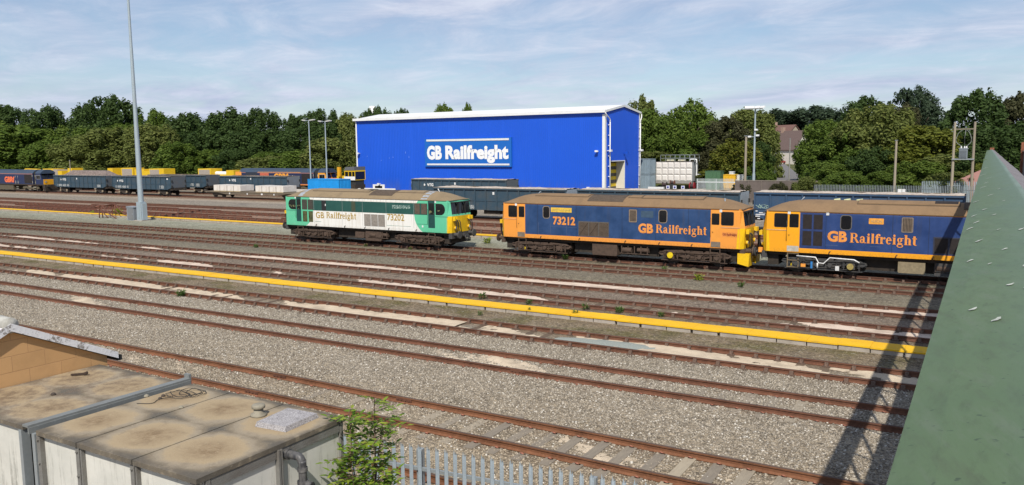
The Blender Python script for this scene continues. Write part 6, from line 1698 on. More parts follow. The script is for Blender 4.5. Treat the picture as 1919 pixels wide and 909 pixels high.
def scrap():
    for (lab, x, z, r, c, nm, cat) in (('red cable reel below the right end of the white tank', -36.7, .9, .55, (.38, .02, .03), 'cable_reel', 'reel'), ('rusty brown scrap drum below the white tank', -39.7, 1.35, .35, (.24, .10, .06), 'scrap_drum', 'drum'), ('dark scrap drum left of the rusty brown one', -40.9, 1.05, .38, (.06, .045, .04), 'scrap_drum', 'drum')):
        t = thing(nm, lab, cat, (x, 113.2, z)); mt = flat(nm+'_paint', c, .7, var=.3)
        m = MB(); m.cyl((-.28, 0, .2), (.28, 0, .2), r*.6, n=14); m.build('core', flat('reel_core', (.05, .03, .03), .8), t)
        for s in (-.3, .3): m = MB(); m.cyl((s-.03, 0, .2), (s+.03, 0, .2), r, n=16); m.build('flange', mt, t)
        MB().box(-.35, .35, -.3, .3, -z-.1, .2-r*.55).build('stand', DARK, t)
scrap()
palisade('light grey palisade gates with a white cross rail, right of the white tank', -35.3, 111, -29.9, 111, 2.35, -.17, .17, .075, (.78, .2), paint('gate_pale', (.50, .54, .55), .5, (.3, .28, .25), .3, 2), paint('gate_rail_white', (.60, .62, .62), .5), railw=.16)
palisade('long dark grey palisade fence behind the right hand wagon', -17.2, 98, 1.6, 98.6, 2.28, -.17, .165, .07, (.8, .2), paint('palisade_weathered', (.20, .23, .235), .55, (.1, .09, .08), .4, 3), flat('palisade_rail_dark', (.06, .065, .07), .6))
palisade('paler palisade fence further back, in front of the pink hoarding', -6.5, 106, 1.0, 106, 2.5, -.17, .17, .07, (.8, .2), paint('palisade_pale_blue', (.33, .40, .43), .5, (.2, .2, .19), .3, 2), GALV)
m = MB(); m.box(-8.4, -8.0, 97.92, 97.96, 1.35, 1.85); m.box(-7.95, -7.62, 97.92, 97.96, 1.35, 1.85)
tag(m.build('notice', WHITE), 'pair of small white notices on the long palisade fence', 'notice')
def panel_wall():
    t = thing('concrete_panel_wall', 'brown concrete panel wall below the hill road', 'wall', (-22, 100, 0))
    MW = paint('panel_wall_brown', (.13, .105, .092), .9, (.07, .06, .05), .5, 1)
    for i in range(6):
        x0 = -4.9+i*1.62; m = MB(); m.box(x0, x0+1.57, -.06, .06, -.2, 2.45+.03*(i % 2)); m.build('panel', MW, t)
        m = MB(); m.box(x0-.05, x0+.0, -.1, .1, -.2, 2.6); m.build('post', flat('wall_post', (.20, .17, .14), .9), t)
    m = MB(); m.box(-4.9, 4.8, -.09, .09, 2.49, 2.56); m.build('coping', flat('wall_coping', (.26, .22, .18), .9), t)
panel_wall()
m = MB(); m.prism([(-3.6, -.2), (1.6, -.2), (1.6, 4.6), (.3, 4.2), (-3.6, 2.2)], 'y', 108, 108.15)
tag(m.build('pink_hoarding', paint('hoarding_pink', (.40, .21, .18), .8, (.2, .14, .12), .35, .8)), 'pink brown sloping hoarding beside the footbridge, behind the fences', 'hoarding')

# ------------------------------------------------------------------ hill, road, houses, car
def hz(x, y):
    a = min(1, max(0, (y-103)/22)); b = min(1, max(0, (x+44)/8)) if y < 130 else 1
    far = max(0, y-230)
    z = (.6*a + max(0, y-118)*.014)*b - .25 + .028*far*(1 if far < 300 else 300/far)
    return z
def hillside():
    xs = [-600, -400, -300, -240, -200, -170, -140, -110, -90, -75, -60, -50, -46, -44, -42, -38, -34, -30, -26, -22, -18, -12, -6, 0, 10, 25, 60, 120, 250, 600]; ys = [102, 104, 108, 112, 118, 124, 128, 132, 140, 150, 165, 180, 200, 230, 260, 320, 400, 530, 700, 1200]
    v = [(x, y, hz(x, y)) for y in ys for x in xs]; nx = len(xs)
    f = [(j*nx+i, j*nx+i+1, (j+1)*nx+i+1, (j+1)*nx+i) for j in range(len(ys)-1) for i in range(nx-1)]
    M = Mat('grassy_slope', .95, 0, .15); c = M._c.setdefault('W', M.nt.nodes.new('ShaderNodeNewGeometry').outputs['Position']); n = M.noise(.25, 5, .65, c)
    M.color(M.mix(n.ramp(.35, .65), (.05, .075, .02), (.14, .12, .055)))
    o = MB().add(v, f, 0, True).build('hillside', M.m); tag(o, kind='structure')
hillside()
def hill_road():
    pts = smooth_path([(-21.8, 104, 0), (-24.2, 120, 0), (-29.5, 145, 0), (-37, 175, 0), (-44.5, 205, 0), (-50.5, 228, 0)], 5); v = []
    for i, p in enumerate(pts):
        d = (pts[min(i+1, len(pts)-1)]-pts[max(0, i-1)]).normalized(); s = Vector((-d.y, d.x, 0)); w = 2.4
        for k in (-1, 1):
            q = p+s*w*k; v.append((q.x, q.y, max(hz(q.x, q.y), hz(p.x, p.y))+.10))
    f = [(2*i, 2*i+1, 2*i+3, 2*i+2) for i in range(len(pts)-1)]
    o = MB().add(v, f, 0, True).build('road', flat('road_asphalt', (.16, .15, .145), .9)); tag(o, kind='structure')
hill_road()
def house(label, x, y, w, d, he, hr, wall, roof, rz=0.0, z=None):
    z = hz(x, y) if z is None else z
    t = thing('house', label, 'house', (x, y, z), rz)
    m = MB(); m.box(-w/2, w/2, -d/2, d/2, -1, he); m.prism([(-w/2, he), (w/2, he), (0, hr)], 'y', -d/2, d/2); m.build('wall', wall, t)
    m = MB(); sl = (hr-he)/(w/2)
    for s in (-1, 1): m.prism([(s*(w/2+.4), he-.4*sl+.02), (0, hr+.02), (0, hr+.22), (s*(w/2+.4), he-.4*sl+.22)], 'y', -d/2-.3, d/2+.3)
    r = m.build('roof', roof, t)
    m = MB(); m.box(-.5, .5, d*.25, d*.25+.8, hr-.6, hr+1.2); m.build('chimney', flat('chimney_brick', (.36, .24, .18), .9), r)
    for xx in (-w*.25, w*.25):
        for zz in (1.0, 3.6):
            if zz+1.2 < he: fr = MB().box(xx-.7, xx+.7, -d/2-.05, -d/2, zz, zz+1.2).build('window', WHITE, t); MB().box(xx-.6, xx+.6, -d/2-.07, -d/2-.051, zz+.1, zz+1.1).build('pane', GLASS, fr)
            if zz+1.2 < he: fr = MB().box(w/2, w/2+.05, xx-.7, xx+.7, zz, zz+1.2).build('window', WHITE, t); MB().box(w/2+.051, w/2+.07, xx-.6, xx+.6, zz+.1, zz+1.1).build('pane', GLASS, fr)
    return t
ROOFT = flat('roof_tile_brown', (.125, .085, .075), .9); WALLC = flat('house_wall_cream', (.66, .62, .54), .9); ROOFR = flat('roof_tile_red', (.165, .088, .07), .9)
house('cream walled house with a steep brown roof beyond the hill road', -47.6, 233, 8.0, 9.0, 4.2, 9.0, WALLC, ROOFT, R(64), 1.9)
house('house with a redder roof just above the brown roofed one', -54.0, 252, 8.0, 10, 6.8, 10.6, flat('house_wall_tan', (.36, .30, .23), .9), ROOFR, R(58), 2.4)
house('distant house with a pale gable peeping between the trees', -91, 260, 7, 8, 8.6, 11.0, WALLC, ROOFR, R(20), 2.2)
def car():
    t = thing('parked_car', 'red car parked at the far end of the hill road', 'car', (-49.0, 226, hz(-49, 226)+.1), R(75))
    RED = flat('car_red', (.40, .03, .03), .3)
    m = MB(); m.prism([(-2.0, .35), (2.0, .35), (2.05, .75), (1.2, .92), (-1.9, .95), (-2.05, .7)], 'y', -.85, .85); m.build('body', RED, t)
    m = MB(); m.prism([(-1.5, .95), (1.0, .92), (.4, 1.42), (-1.1, 1.45)], 'y', -.75, .75); m.build('windows', GLASS, t); m = MB(); m.box(-1.1, .4, -.74, .74, 1.44, 1.48); m.build('roof', RED, t)
    for xx in (-1.25, 1.3):
        for yy in (-.8, .8): m = MB(); m.cyl((xx, yy-.1, .32), (xx, yy+.1, .32), .32, n=14); m.build('wheel', RUBBER, t)
car()
t = thing('white_chimney', 'white tapered chimney showing above the left end of the shed roof', 'chimney', (-136.3, 160, 0))
m = MB(); m.lathe([(1.6, 0), (1.5, 14.5), (1.15, 16.0), (.8, 18.0), (.75, 18.02)], (0, 0, 0), 16); m.build('shaft', TRIMW, t); m = MB(); m.lathe([(.7, 18.0), (.7, 18.06), (.1, 18.06)], (0, 0, 0), 12); m.build('mouth', GALV, t)
# ------------------------------------------------------------------ trees
def crown_mesh(seed, n=9000, leaf=.075, airy=0.0, name='crown'):
    """unit crown: radius 1, height 1; many leaf-sized faces through uneven lobes"""
    rng = np.random.default_rng(seed)
    lobes = [(0, 0, .42, .50, .34), (.18, .1, .30, .5, .25), (-.2, -.1, .33, .45, .26)]
    sx, sy = .88+.3*rng.random(), .88+.3*rng.random(); ox, oy = (rng.random(2)-.5)*.3
    for i in range(rng.integers(52, 68)):
        a = rng.random()*6.283; h = .06+.92*rng.random()**.75
        env = math.sqrt(max(0, 1-((h-.3)/.76)**2)) if h > .3 else (.85+.15*h/.3)
        rad = .80*max(0, env)*(.62+.42*rng.random())
        r = (.085+.15*rng.random()**1.5)*(1.15-.35*h)
        lobes.append((rad*sx*math.cos(a)+ox*h, rad*sy*math.sin(a)+oy*h, min(h, 1-r*.8)+.06*(rng.random()-.5), r, r*(.55+.35*rng.random())))
    for i in range(9):
        a = rng.random()*6.283; r = .06+.06*rng.random(); q = .5*rng.random()**.7; lobes.append((ox+q*math.cos(a), oy+q*math.sin(a), .95-.35*q*q+.07*rng.random(), r, r*.8))
    L = np.array(lobes); w = L[:, 3]**2; w = w/w.sum()
    idx = rng.choice(len(L), n, p=w)
    d = rng.normal(size=(n, 3)); d /= np.linalg.norm(d, axis=1)[:, None]
    rr = 1-.42*rng.random(n)**2.0+.13*rng.normal(size=n)*(.6+airy)
    C = L[idx]
    P = C[:, :3]+d*(C[:, 3:4]*np.array([1, 1, 0])+C[:, 4:5]*np.array([0, 0, 1]))*rr[:, None]
    P[:, 2] = np.maximum(P[:, 2], .0+.02*rng.random(n))
    nrm = d*1.0+rng.normal(size=(n, 3))*.5+np.array([0, 0, .35]); nrm /= np.linalg.norm(nrm, axis=1)[:, None]
    t = np.cross(nrm, rng.normal(size=(n, 3))); t /= np.linalg.norm(t, axis=1)[:, None]; b = np.cross(nrm, t)
    s = leaf*(.55+.9*rng.random(n))[:, None]
    zs = np.array([1, 1, .45])
    q = [P+(t*1.0)*s*zs, P+(b*.62+nrm*.22)*s*zs, P+(-t*.95)*s*zs, P+(-b*.62+nrm*.12)*s*zs]
    V = np.stack(q, 1).reshape(-1, 3)
    me = bpy.data.meshes.new(name)
    me.vertices.add(len(V)); me.vertices.foreach_set('co', V.astype(np.float32).ravel())
    F = np.arange(len(V), dtype=np.int32)
    me.loops.add(len(F)); me.loops.foreach_set('vertex_index', F)
    me.polygons.add(n); me.polygons.foreach_set('loop_start', np.arange(0, len(F), 4, dtype=np.int32))
    me.update(calc_edges=True)
    me.materials.append(None)
    return me
def M_crown(name, a, b, c):
    M = Mat(name, .65, 0, .2); g = M.nt.nodes.new('ShaderNodeNewGeometry'); r = X(M.nt, g.outputs['Random Per Island'])
    oi = M.nt.nodes.new('ShaderNodeObjectInfo'); rnd = X(M.nt, oi.outputs['Random'])
    n = M.noise(.45, 3, .55, g.outputs['Position'])
    k = M.mix((r*.45+n*.7-.1).ramp(.05, .75), a, b); k = M.mix((r*.5+rnd*.4).ramp(.55, .95)*.6, k, c); M.color(k)
    tr = M.nt.nodes.new('ShaderNodeBsdfTranslucent'); M.nt.links.new(k, tr.inputs[0])
    mx = M.nt.nodes.new('ShaderNodeMixShader'); mx.inputs[0].default_value = .42
    M.nt.links.new(M.b.outputs[0], mx.inputs[1]); M.nt.links.new(tr.outputs[0], mx.inputs[2]); M.nt.links.new(mx.outputs[0], M.nt.nodes['Material Output'].inputs[0])
    return M.m
LEAFM = {'dark': M_crown('leaf_dark', (.036, .066, .019), (.078, .126, .032), (.11, .165, .045)),
         'mid': M_crown('leaf_mid', (.058, .106, .016), (.15, .215, .036), (.21, .27, .052)),
         'olive': M_crown('leaf_olive', (.088, .118, .028), (.20, .23, .060), (.26, .27, .08)),
         'yellow': M_crown('leaf_yellow', (.082, .105, .014), (.185, .205, .030), (.25, .21, .042)),
         'blue': M_crown('leaf_blue', (.034, .060, .034), (.075, .11, .06), (.10, .135, .078)),
         'brown': M_crown('leaf_brown', (.050, .056, .022), (.105, .105, .046), (.13, .11, .055))}
CROWNS = [crown_mesh(100+i, 23000, .036+.004*(i % 3), .5*(i % 3)) for i in range(8)]
TRUNKM = flat('tree_trunk_bark', (.10, .075, .05), .9, var=.3, scale=2)
def trunk_mesh(seed):
    rg = random.Random(seed); m = MB()
    m.tube(smooth_path([(0, 0, 0), (.02, .01, .2), (-.01, .02, .45), (.02, 0, .75)], 4), [.055-.0033*i for i in range(13)], 8)
    for i in range(6):
        a = rg.uniform(0, 6.28); z = rg.uniform(.15, .55); r = rg.uniform(.35, .7)
        m.tube(smooth_path([(0, 0, z), (r*.5*math.cos(a), r*.5*math.sin(a), z+.10), (r*math.cos(a), r*math.sin(a), z+.22)], 3), [.022-.0026*k for k in range(7)], 6)
    o = m.build('trunk', TRUNKM); me = o.data; bpy.data.objects.remove(o); return me
TRUNKS = [trunk_mesh(i) for i in range(3)]
TREES = [
    (-269.7, 128, -0.2, 19.6, 11.5, 'dark', None),
    (-244.0, 128, -0.2, 20.1, 9.7, 'dark', 'dark broad tree at the left edge of the wood'),
    (-225.8, 128, -0.2, 19.1, 6.3, 'dark', None),
    (-207.5, 128, -0.2, 18.5, 6.1, 'dark', 'dark round tree just left of the tallest tree of the left wood'),
    (-196.0, 128, -0.2, 20.6, 7.5, 'dark', 'tallest dark tree of the left wood, just left of the mast top'),
    (-179.5, 128, -0.2, 16.1, 5.3, 'mid', 'paler loose crowned tree just right of the mast'),
    (-166.4, 128, -0.2, 15.1, 5.7, 'dark', 'dark tree with an even crown right of the paler one by the mast'),
    (-154.3, 128, -0.2, 15.6, 6.1, 'dark', 'dark broad tree above the two stacks of white blocks'),
    (-142.0, 128, -0.2, 15.5, 5.1, 'dark', 'dark tree with a jagged top above the right stack of white blocks'),
    (-132.4, 128, -0.2, 14.2, 3.9, 'dark', None),
    (-123.4, 128, -0.2, 15.0, 5.1, 'dark', 'dark tree behind the two slim lamp posts'),
    (-114.3, 126, -0.2, 13.5, 3.6, 'olive', 'olive tinted tree at the left corner of the blue shed'),
    (-254.7, 122, -0.2, 15.1, 7.4, 'dark', None),
    (-239.7, 122, -0.2, 14.6, 7.1, 'mid', None),
    (-225.6, 122, -0.2, 13.8, 6.9, 'mid', None),
    (-212.4, 122, -0.2, 13.0, 6.7, 'mid', None),
    (-199.9, 122, -0.2, 13.1, 6.5, 'mid', None),
    (-188.1, 122, -0.2, 13.5, 6.3, 'mid', None),
    (-177.1, 122, -0.2, 12.8, 6.1, 'mid', None),
    (-166.7, 122, -0.2, 11.7, 6.0, 'mid', None),
    (-156.8, 122, -0.2, 11.0, 5.8, 'dark', None),
    (-147.4, 122, -0.2, 11.4, 5.7, 'dark', None),
    (-138.5, 122, -0.2, 10.9, 5.5, 'dark', None),
    (-130.0, 122, -0.2, 10.5, 5.4, 'dark', None),
    (-121.9, 122, -0.2, 11.3, 5.3, 'dark', None),
    (-114.1, 122, -0.2, 11.9, 5.1, 'dark', None),
    (-240.5, 116, -0.2, 7.3, 7.0, 'mid', None),
    (-224.4, 116, -0.2, 5.9, 6.8, 'mid', None),
    (-209.2, 116, -0.2, 5.9, 6.5, 'mid', None),
    (-194.9, 116, -0.2, 6.9, 6.3, 'mid', None),
    (-181.6, 116, -0.2, 7.3, 6.1, 'mid', None),
    (-169.3, 116, -0.2, 7.2, 5.9, 'dark', None),
    (-157.8, 116, -0.2, 7.0, 5.7, 'dark', None),
    (-147.0, 116, -0.2, 7.1, 5.5, 'mid', None),
    (-136.8, 116, -0.2, 7.0, 5.4, 'dark', None),
    (-127.2, 116, -0.2, 6.3, 5.2, 'mid', None),
    (-118.2, 116, -0.2, 6.6, 5.1, 'mid', None),
    (-109.6, 116, -0.2, 6.0, 4.9, 'mid', None),
    (-217.5, 113, -0.2, 13.2, 9.0, 'mid', 'bright green rounded bush tree at the left edge, above the left freight locomotive'),
    (-197.9, 112, -0.2, 9.8, 6.5, 'mid', None),
    (-185.5, 112, -0.2, 10.7, 7.3, 'olive', None),
    (-171.8, 112, -0.2, 12.2, 8.2, 'olive', 'large olive willow like bush behind the mast'),
    (-162.0, 114, -0.2, 12.7, 6.6, 'olive', 'olive brown thin crowned tree right of the mast'),
    (-149.6, 112, -0.2, 8.5, 5.2, 'mid', None),
    (-120.7, 110, -0.2, 5.7, 6.2, 'olive', 'low olive bush behind the freight locomotive with the orange cab'),
    (-112.1, 110, -0.2, 6.5, 5.0, 'mid', None),
    (-105.8, 111, -0.2, 8.6, 5.2, 'olive', 'olive green bush behind the lamp posts left of the shed'),
    (-101.8, 112, -0.2, 7.2, 3.4, 'olive', None),
    (-133.3, 160, 0.9, 15.9, 4.1, 'dark', 'treetop peeping over the shed roof beside the white chimney'),
    (-136.4, 158, 0.9, 15.3, 2.7, 'dark', None),
    (-114.2, 160, 0.9, 15.9, 3.9, 'mid', 'treetop peeping over the middle of the shed roof'),
    (-110.7, 165, 1.0, 15.8, 1.7, 'mid', 'small treetop peeping over the shed roof, right of the middle one'),
    (-131.3, 165, 1.0, 15.7, 2.8, 'dark', None),
    (-58.9, 150, 0.8, 14.8, 3.3, 'olive', 'thin airy treetop at the right corner of the blue shed'),
    (-53.1, 138, 0.6, 12.0, 4.6, 'mid', None),
    (-46.4, 140, 0.7, 13.3, 4.3, 'mid', 'tall leafy bright green tree right of the blue shed, above the white tank'),
    (-49.9, 139, 0.6, 11.3, 4.3, 'mid', 'bright green tree between the shed and the tallest tree by the white tank'),
    (-51.0, 136, 0.6, 5.3, 4.8, 'olive', 'olive bush above the grey containers'),
    (-43.9, 137, 0.6, 8.5, 4.6, 'mid', None),
    (-39.5, 137, 0.6, 10.4, 4.5, 'brown', 'dark brownish tree right of the white tank'),
    (-39.8, 133, 0.6, 5.3, 4.0, 'brown', None),
    (-38.7, 150, 0.8, 11.9, 4.7, 'olive', 'grey green tree behind the floodlight mast'),
    (-36.7, 152, 0.8, 11.6, 3.6, 'olive', 'grey green tree right of the floodlight mast'),
    (-34.3, 128, 0.5, 6.8, 3.8, 'yellow', 'yellow green tree left of the wooden pole by the floodlight mast'),
    (-33.1, 132, 0.5, 6.7, 3.1, 'dark', 'dark tree right of the floodlight mast'),
    (-29.4, 124, 0.4, 3.9, 2.1, 'mid', 'small bright bush left of the hill road'),
    (-32.6, 126, 0.5, 2.9, 2.9, 'mid', None),
    (-37.3, 128, 0.4, 2.7, 3.4, 'yellow', None),
    (-43.9, 136, 0.6, 4.8, 4.2, 'mid', None),
    (-61.0, 275, 3.8, 14.0, 8.4, 'blue', 'far hazy dark tree on the skyline above the house'),
    (-49.7, 275, 3.8, 14.7, 10.4, 'blue', 'far broad dark tree on the skyline right of the house'),
    (-38.0, 270, 3.6, 12.8, 8.3, 'blue', None),
    (-78.2, 270, 3.6, 12.1, 7.2, 'mid', None),
    (-70.1, 280, 4.0, 12.1, 6.4, 'blue', None),
    (-90.9, 290, 4.4, 11.7, 5.9, 'mid', None),
    (-24.9, 141, 0.7, 9.5, 2.9, 'mid', None),
    (-21.3, 136, 0.6, 9.7, 4.2, 'mid', 'large sunlit green tree right of the hill road'),
    (-21.5, 130, 0.5, 6.1, 2.9, 'mid', None),
    (-19.4, 122, 0.3, 4.0, 3.4, 'mid', 'low green bush beside the thin grey pole'),
    (-17.1, 128, 0.5, 8.4, 3.5, 'mid', None),
    (-14.4, 128, 0.5, 11.4, 5.2, 'olive', 'large olive green tree in the middle of the right hand wood'),
    (-16.2, 121, 0.3, 5.5, 4.1, 'mid', None),
    (-17.9, 117, 0.1, 4.0, 2.9, 'mid', None),
    (-22.1, 172, 1.1, 14.1, 5.5, 'dark', 'dark treetop behind the large olive green tree'),
    (-12.6, 175, 1.1, 16.0, 5.1, 'blue', 'tall blue green tree standing out above the right hand wood'),
    (-12.8, 160, 0.9, 12.1, 3.3, 'brown', None),
    (-8.2, 122, 0.3, 8.3, 4.9, 'yellow', 'large yellow olive tree above the palisade fence'),
    (-11.0, 118, 0.2, 5.6, 2.8, 'yellow', 'bright yellow green bush left of the weathered wooden pole'),
    (-13.5, 117, 0.1, 6.0, 2.9, 'dark', 'dark shadowy bush left of the bright yellow green bush'),
    (-5.0, 116, 0.1, 5.2, 3.7, 'olive', None),
    (-7.0, 112, -0.0, 4.5, 3.3, 'mid', 'bushy green growth behind the palisade fence right of the weathered pole'),
    (-1.9, 130, 0.5, 12.8, 4.6, 'dark', 'big dark tree behind the pole transformer'),
    (0.7, 125, 0.4, 8.0, 3.9, 'dark', None),
    (3.4, 140, 0.7, 12.3, 3.7, 'brown', 'brownish grey tree at the right edge'),
    (7.4, 138, 0.6, 11.7, 4.6, 'brown', None),
    (4.0, 128, 0.5, 8.3, 3.9, 'dark', None),
    (-2.4, 116, 0.1, 5.3, 3.0, 'dark', None),
    (-0.0, 112, -0.0, 4.3, 1.9, 'yellow', 'small yellowish bush at the foot of the pole transformer'),
    (-15.2, 110, -0.1, 3.4, 2.4, 'mid', None),
    (-10.9, 110, -0.1, 3.3, 2.7, 'mid', None),
    (-3.8, 109, -0.1, 3.4, 2.6, 'olive', None),
    (-18.3, 99.4, -0.2, 3.0, 1.6, 'olive', 'scrubby bush growing over the right half of the concrete panel wall'),
    (-26.1, 101, -0.2, 2.3, 1.3, 'brown', 'dry scrubby growth at the left end of the concrete panel wall'),
    (-21.6, 99.3, -0.2, 2.4, 1.0, 'brown', 'small dry plant in front of the concrete panel wall'),
    (11.4, 135, 0.6, 11.8, 5.1, 'dark', None),
    (15.8, 132, 0.5, 10.8, 5.2, 'dark', None)]
FILL = {'dark': 'dark leafy tree standing inside the wood, merging with its neighbours', 'mid': 'mid green leafy tree merging with its neighbours in the wood', 'olive': 'olive green bush merging with its neighbours at the wood edge',
        'yellow': 'yellow green bush merging with its neighbours beyond the yard', 'blue': 'far dark tree on the skyline merging with its neighbours', 'brown': 'brownish tree merging with its neighbours in the right hand wood'}
def trees():
    rg = random.Random(77)
    for i, (x, y, z, h, r, kind, lab) in enumerate(TREES):
        g = 'trees and bushes around the yard' if lab else kind+' trees that nothing tells apart'
        t = thing('tree' if h > 6.5 else 'bush', lab or FILL[kind], 'tree' if h > 6.5 else 'bush', (x, y, z), rg.uniform(0, 6.28), g)
        k = TRUNKS[i % 3]; o = bpy.data.objects.new('trunk', k); COL.objects.link(o); o.parent = t; o.scale = (h*.55, h*.55, h)
        c = bpy.data.objects.new('crown', CROWNS[(i*3) % 8]); COL.objects.link(c); c.parent = t
        rr = r*1.25; c.scale = (rr, max(rr, min(rr*1.2, 5)), h*1.02)
        c.material_slots[0].link = 'OBJECT'; c.material_slots[0].material = LEAFM[kind]
trees()

# ------------------------------------------------------------------ weeds
def weeds():
    rg = random.Random(12); protos = []
    mats = [M_leaf('weed_leaf', (.05, .10, .02), (.10, .17, .035), (.15, .19, .05), .3, .6), M_leaf('weed_leaf_yellow', (.16, .22, .02), (.28, .33, .03), (.35, .36, .05), .3, .6)]
    for k in range(3):
        m = MB()
        for i in range(60+20*k):
            a = rg.uniform(0, 6.283); r = rg.uniform(0, .16); el = rg.uniform(.3, 1.3); p = Vector((r*math.cos(a), r*math.sin(a), rg.uniform(0, .22)))
            d = Vector((math.cos(a)*math.cos(el), math.sin(a)*math.cos(el), math.sin(el))); leaflet(m, p, d, Vector((rg.uniform(-.5, .5), rg.uniform(-.5, .5), 1)), rg.uniform(.08, .18), rg.uniform(.03, .06))
        protos.append(m)
    SP = [(-14.0, 28.5, .8, 0, 'dark green weed growing out of the yellow walkway edge'), (-15.9, 28.1, .35, 0, 'tiny weed on the yellow walkway left of the larger weed'), (-22.1, 43.6, 1.1, 0, 'weed below the left bogie of locomotive 73212'), (-15.1, 41.9, .9, 0, 'weed in front of the middle of locomotive 73212'), (-37.8, 43.2, .7, 0, 'low weed below the middle of the green locomotive'), (-32.5, 24.0, 1.1, 0, 'weed beside the sand filled track in front of the walkway, left half'), (-14.3, 30.1, .9, 0, 'weed behind the yellow walkway, above the larger weed on it'), (-12.8, 30.2, .9, 0, 'weed behind the yellow walkway, right of the one above the large weed'),
          (-82.6, 53.6, 2.4, 1, 'bright yellow green bush beside the bent buffer stop'), (-86.3, 52.9, 1.3, 1, 'small yellow green weed left of the bright bush by the buffer stop'), (-31.0, 48.6, 1.5, 1, 'yellow green weed between the green and the blue locomotive'), (-44.4, 39.1, .9, 0, 'weed on the grey ash left of the green locomotive'), (-33.8, 43.2, .7, 0, 'weed below the right bogie of the green locomotive'), (-12.4, 39.6, 1.2, 1, 'pale yellowish weed on the grey ash below the right end of locomotive 73212'), (-10.0, 38.6, .9, 0, 'low weed on the grey ash left of the bridge shadow'), (-17.6, 27.0, .6, 0, 'low weed on the mossy strip before the walkway'), (-11.0, 30.2, .7, 0, 'low weed behind the yellow walkway, right of the grit patch'), (-26.3, 46.8, .9, 1, 'weed behind the left buffer of locomotive 73212'), (-19.5, 30.1, 1.0, 0, 'weed behind the yellow walkway, left of centre'), (-17.0, 30.0, .8, 0, 'weed tuft behind the yellow walkway, just left of the tiny weed')]
    for i, (x, y, s, k, lab) in enumerate(SP):
        t = protos[i % 3].build('weed', mats[k]); t.location = (x, y, -.17 if i > 1 else (-.1 if i == 0 else .03)); t.scale = (s, s, s); t.rotation_euler = (0, 0, i*1.3); tag(t, lab, 'weed', 'weeds among the tracks')
weeds()

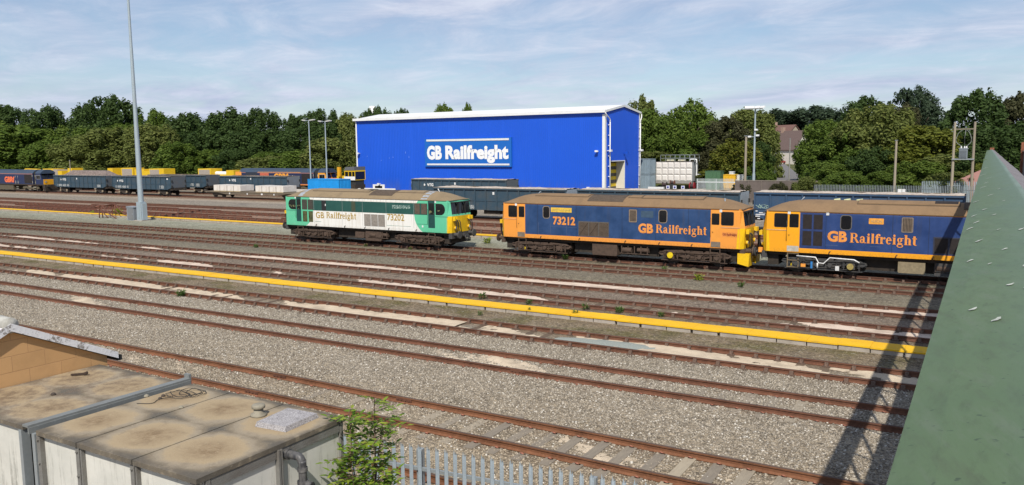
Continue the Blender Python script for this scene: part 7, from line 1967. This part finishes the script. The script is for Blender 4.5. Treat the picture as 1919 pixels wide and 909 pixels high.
# ------------------------------------------------------------------ sky, sun, camera
SUN = Vector((.40, -.83, 1.0)).normalized()
def sky():
    w = bpy.data.worlds.new('World'); scene.world = w; w.use_nodes = True; nt = w.node_tree; nt.nodes.clear()
    out = nt.nodes.new('ShaderNodeOutputWorld'); bg = nt.nodes.new('ShaderNodeBackground'); nt.links.new(bg.outputs[0], out.inputs[0])
    s = nt.nodes.new('ShaderNodeTexSky'); s.sky_type = 'NISHITA'; s.sun_disc = False
    s.sun_elevation = math.asin(SUN.z); s.sun_rotation = math.atan2(SUN.x, SUN.y); s.air_density = 1.0; s.dust_density = .35; s.ozone_density = 3.0
    tc = nt.nodes.new('ShaderNodeTexCoord'); sx = nt.nodes.new('ShaderNodeSeparateXYZ'); nt.links.new(tc.outputs['Generated'], sx.inputs[0])
    x, y, z = [X(nt, o) for o in sx.outputs]
    zz = z.mx(.0)+.10; u = x/zz; v = y/zz
    def noise(vec, sc, det, rough, dist=0.0):
        n = nt.nodes.new('ShaderNodeTexNoise'); n.inputs['Scale'].default_value = sc; n.inputs['Detail'].default_value = det; n.inputs['Roughness'].default_value = rough; n.inputs['Distortion'].default_value = dist
        nt.links.new(vec, n.inputs['Vector']); return X(nt, n.outputs['Fac'])
    def comb(a, b, c):
        n = nt.nodes.new('ShaderNodeCombineXYZ')
        for i, q in enumerate((a, b, c)):
            if isinstance(q, X): nt.links.new(q.v, n.inputs[i])
            else: n.inputs[i].default_value = q
        return n.outputs[0]
    big = noise(comb(u*.42+v*.10, v*.52+u*.12, 3.1), 1.0, 7, .58, .9)
    fine = noise(comb(u*1.3+v*.5, v*1.5-u*.3, 7.7), 1.3, 8, .66, .5)
    rip = noise(comb(u*2.2-v*.8, v*3.0, 1.3), 2.0, 5, .6, .4)
    m = (big*.74+fine*.28).ramp(CLOUD_LO, CLOUD_HI)
    base = z.ramp(.20, .0)*CLOUD_BASE + .08
    m = (m*CLOUD_AMT+base).mn(1.0)
    cc = nt.nodes.new('ShaderNodeMix'); cc.data_type = 'RGBA'
    cc.inputs[6].default_value = (*CLOUD_A, 1); cc.inputs[7].default_value = (*CLOUD_B, 1); nt.links.new(fine.ramp(.35, .68).v, cc.inputs[0])
    mx = nt.nodes.new('ShaderNodeMix'); mx.data_type = 'RGBA'
    nt.links.new(m.v, mx.inputs[0]); nt.links.new(s.outputs[0], mx.inputs[6]); nt.links.new(cc.outputs[2], mx.inputs[7])
    nt.links.new(mx.outputs[2], bg.inputs[0]); bg.inputs[1].default_value = SKY_STRENGTH
CLOUD_LO, CLOUD_HI, CLOUD_AMT, CLOUD_BASE = .43, .63, .85, .36
CLOUD_A, CLOUD_B = (4.3, 5.0, 6.8), (6.5, 7.0, 8.3)
SKY_STRENGTH = .092
sky()
sd = bpy.data.lights.new('sun', 'SUN'); sd.energy = 4.2; sd.angle = R(.53); sd.color = (1, .945, .86)
so = bpy.data.objects.new('sun', sd); COL.objects.link(so); so.rotation_euler = SUN.to_track_quat('Z', 'Y').to_euler(); so.location = (20, -30, 60)

def camera():
    yaw, pitch, roll, H, f = R(30.7212817), R(6.6344997), R(.55048927), 6.584357, 1495.2077
    fw = Vector((-math.sin(yaw)*math.cos(pitch), math.cos(yaw)*math.cos(pitch), -math.sin(pitch)))
    r = Vector((math.cos(yaw), math.sin(yaw), 0)); d = fw.cross(r)
    r2 = math.cos(roll)*r+math.sin(roll)*d; d2 = -math.sin(roll)*r+math.cos(roll)*d
    c = bpy.data.cameras.new('camera'); c.sensor_width = 36; c.lens = f/1919*36; c.clip_start = .05; c.clip_end = 6000
    o = bpy.data.objects.new('camera', c); COL.objects.link(o)
    M = Matrix((r2, -d2, -fw)).transposed().to_4x4(); M.translation = Vector((0, 0, H)); o.matrix_world = M
    scene.camera = o
camera()
scene.view_settings.view_transform = 'Standard'; scene.view_settings.look = 'None'; scene.view_settings.gamma = 1; scene.view_settings.exposure = 0.2
scene.view_settings.use_curve_mapping = False
scene.cycles.max_bounces = 6; scene.cycles.use_denoising = True
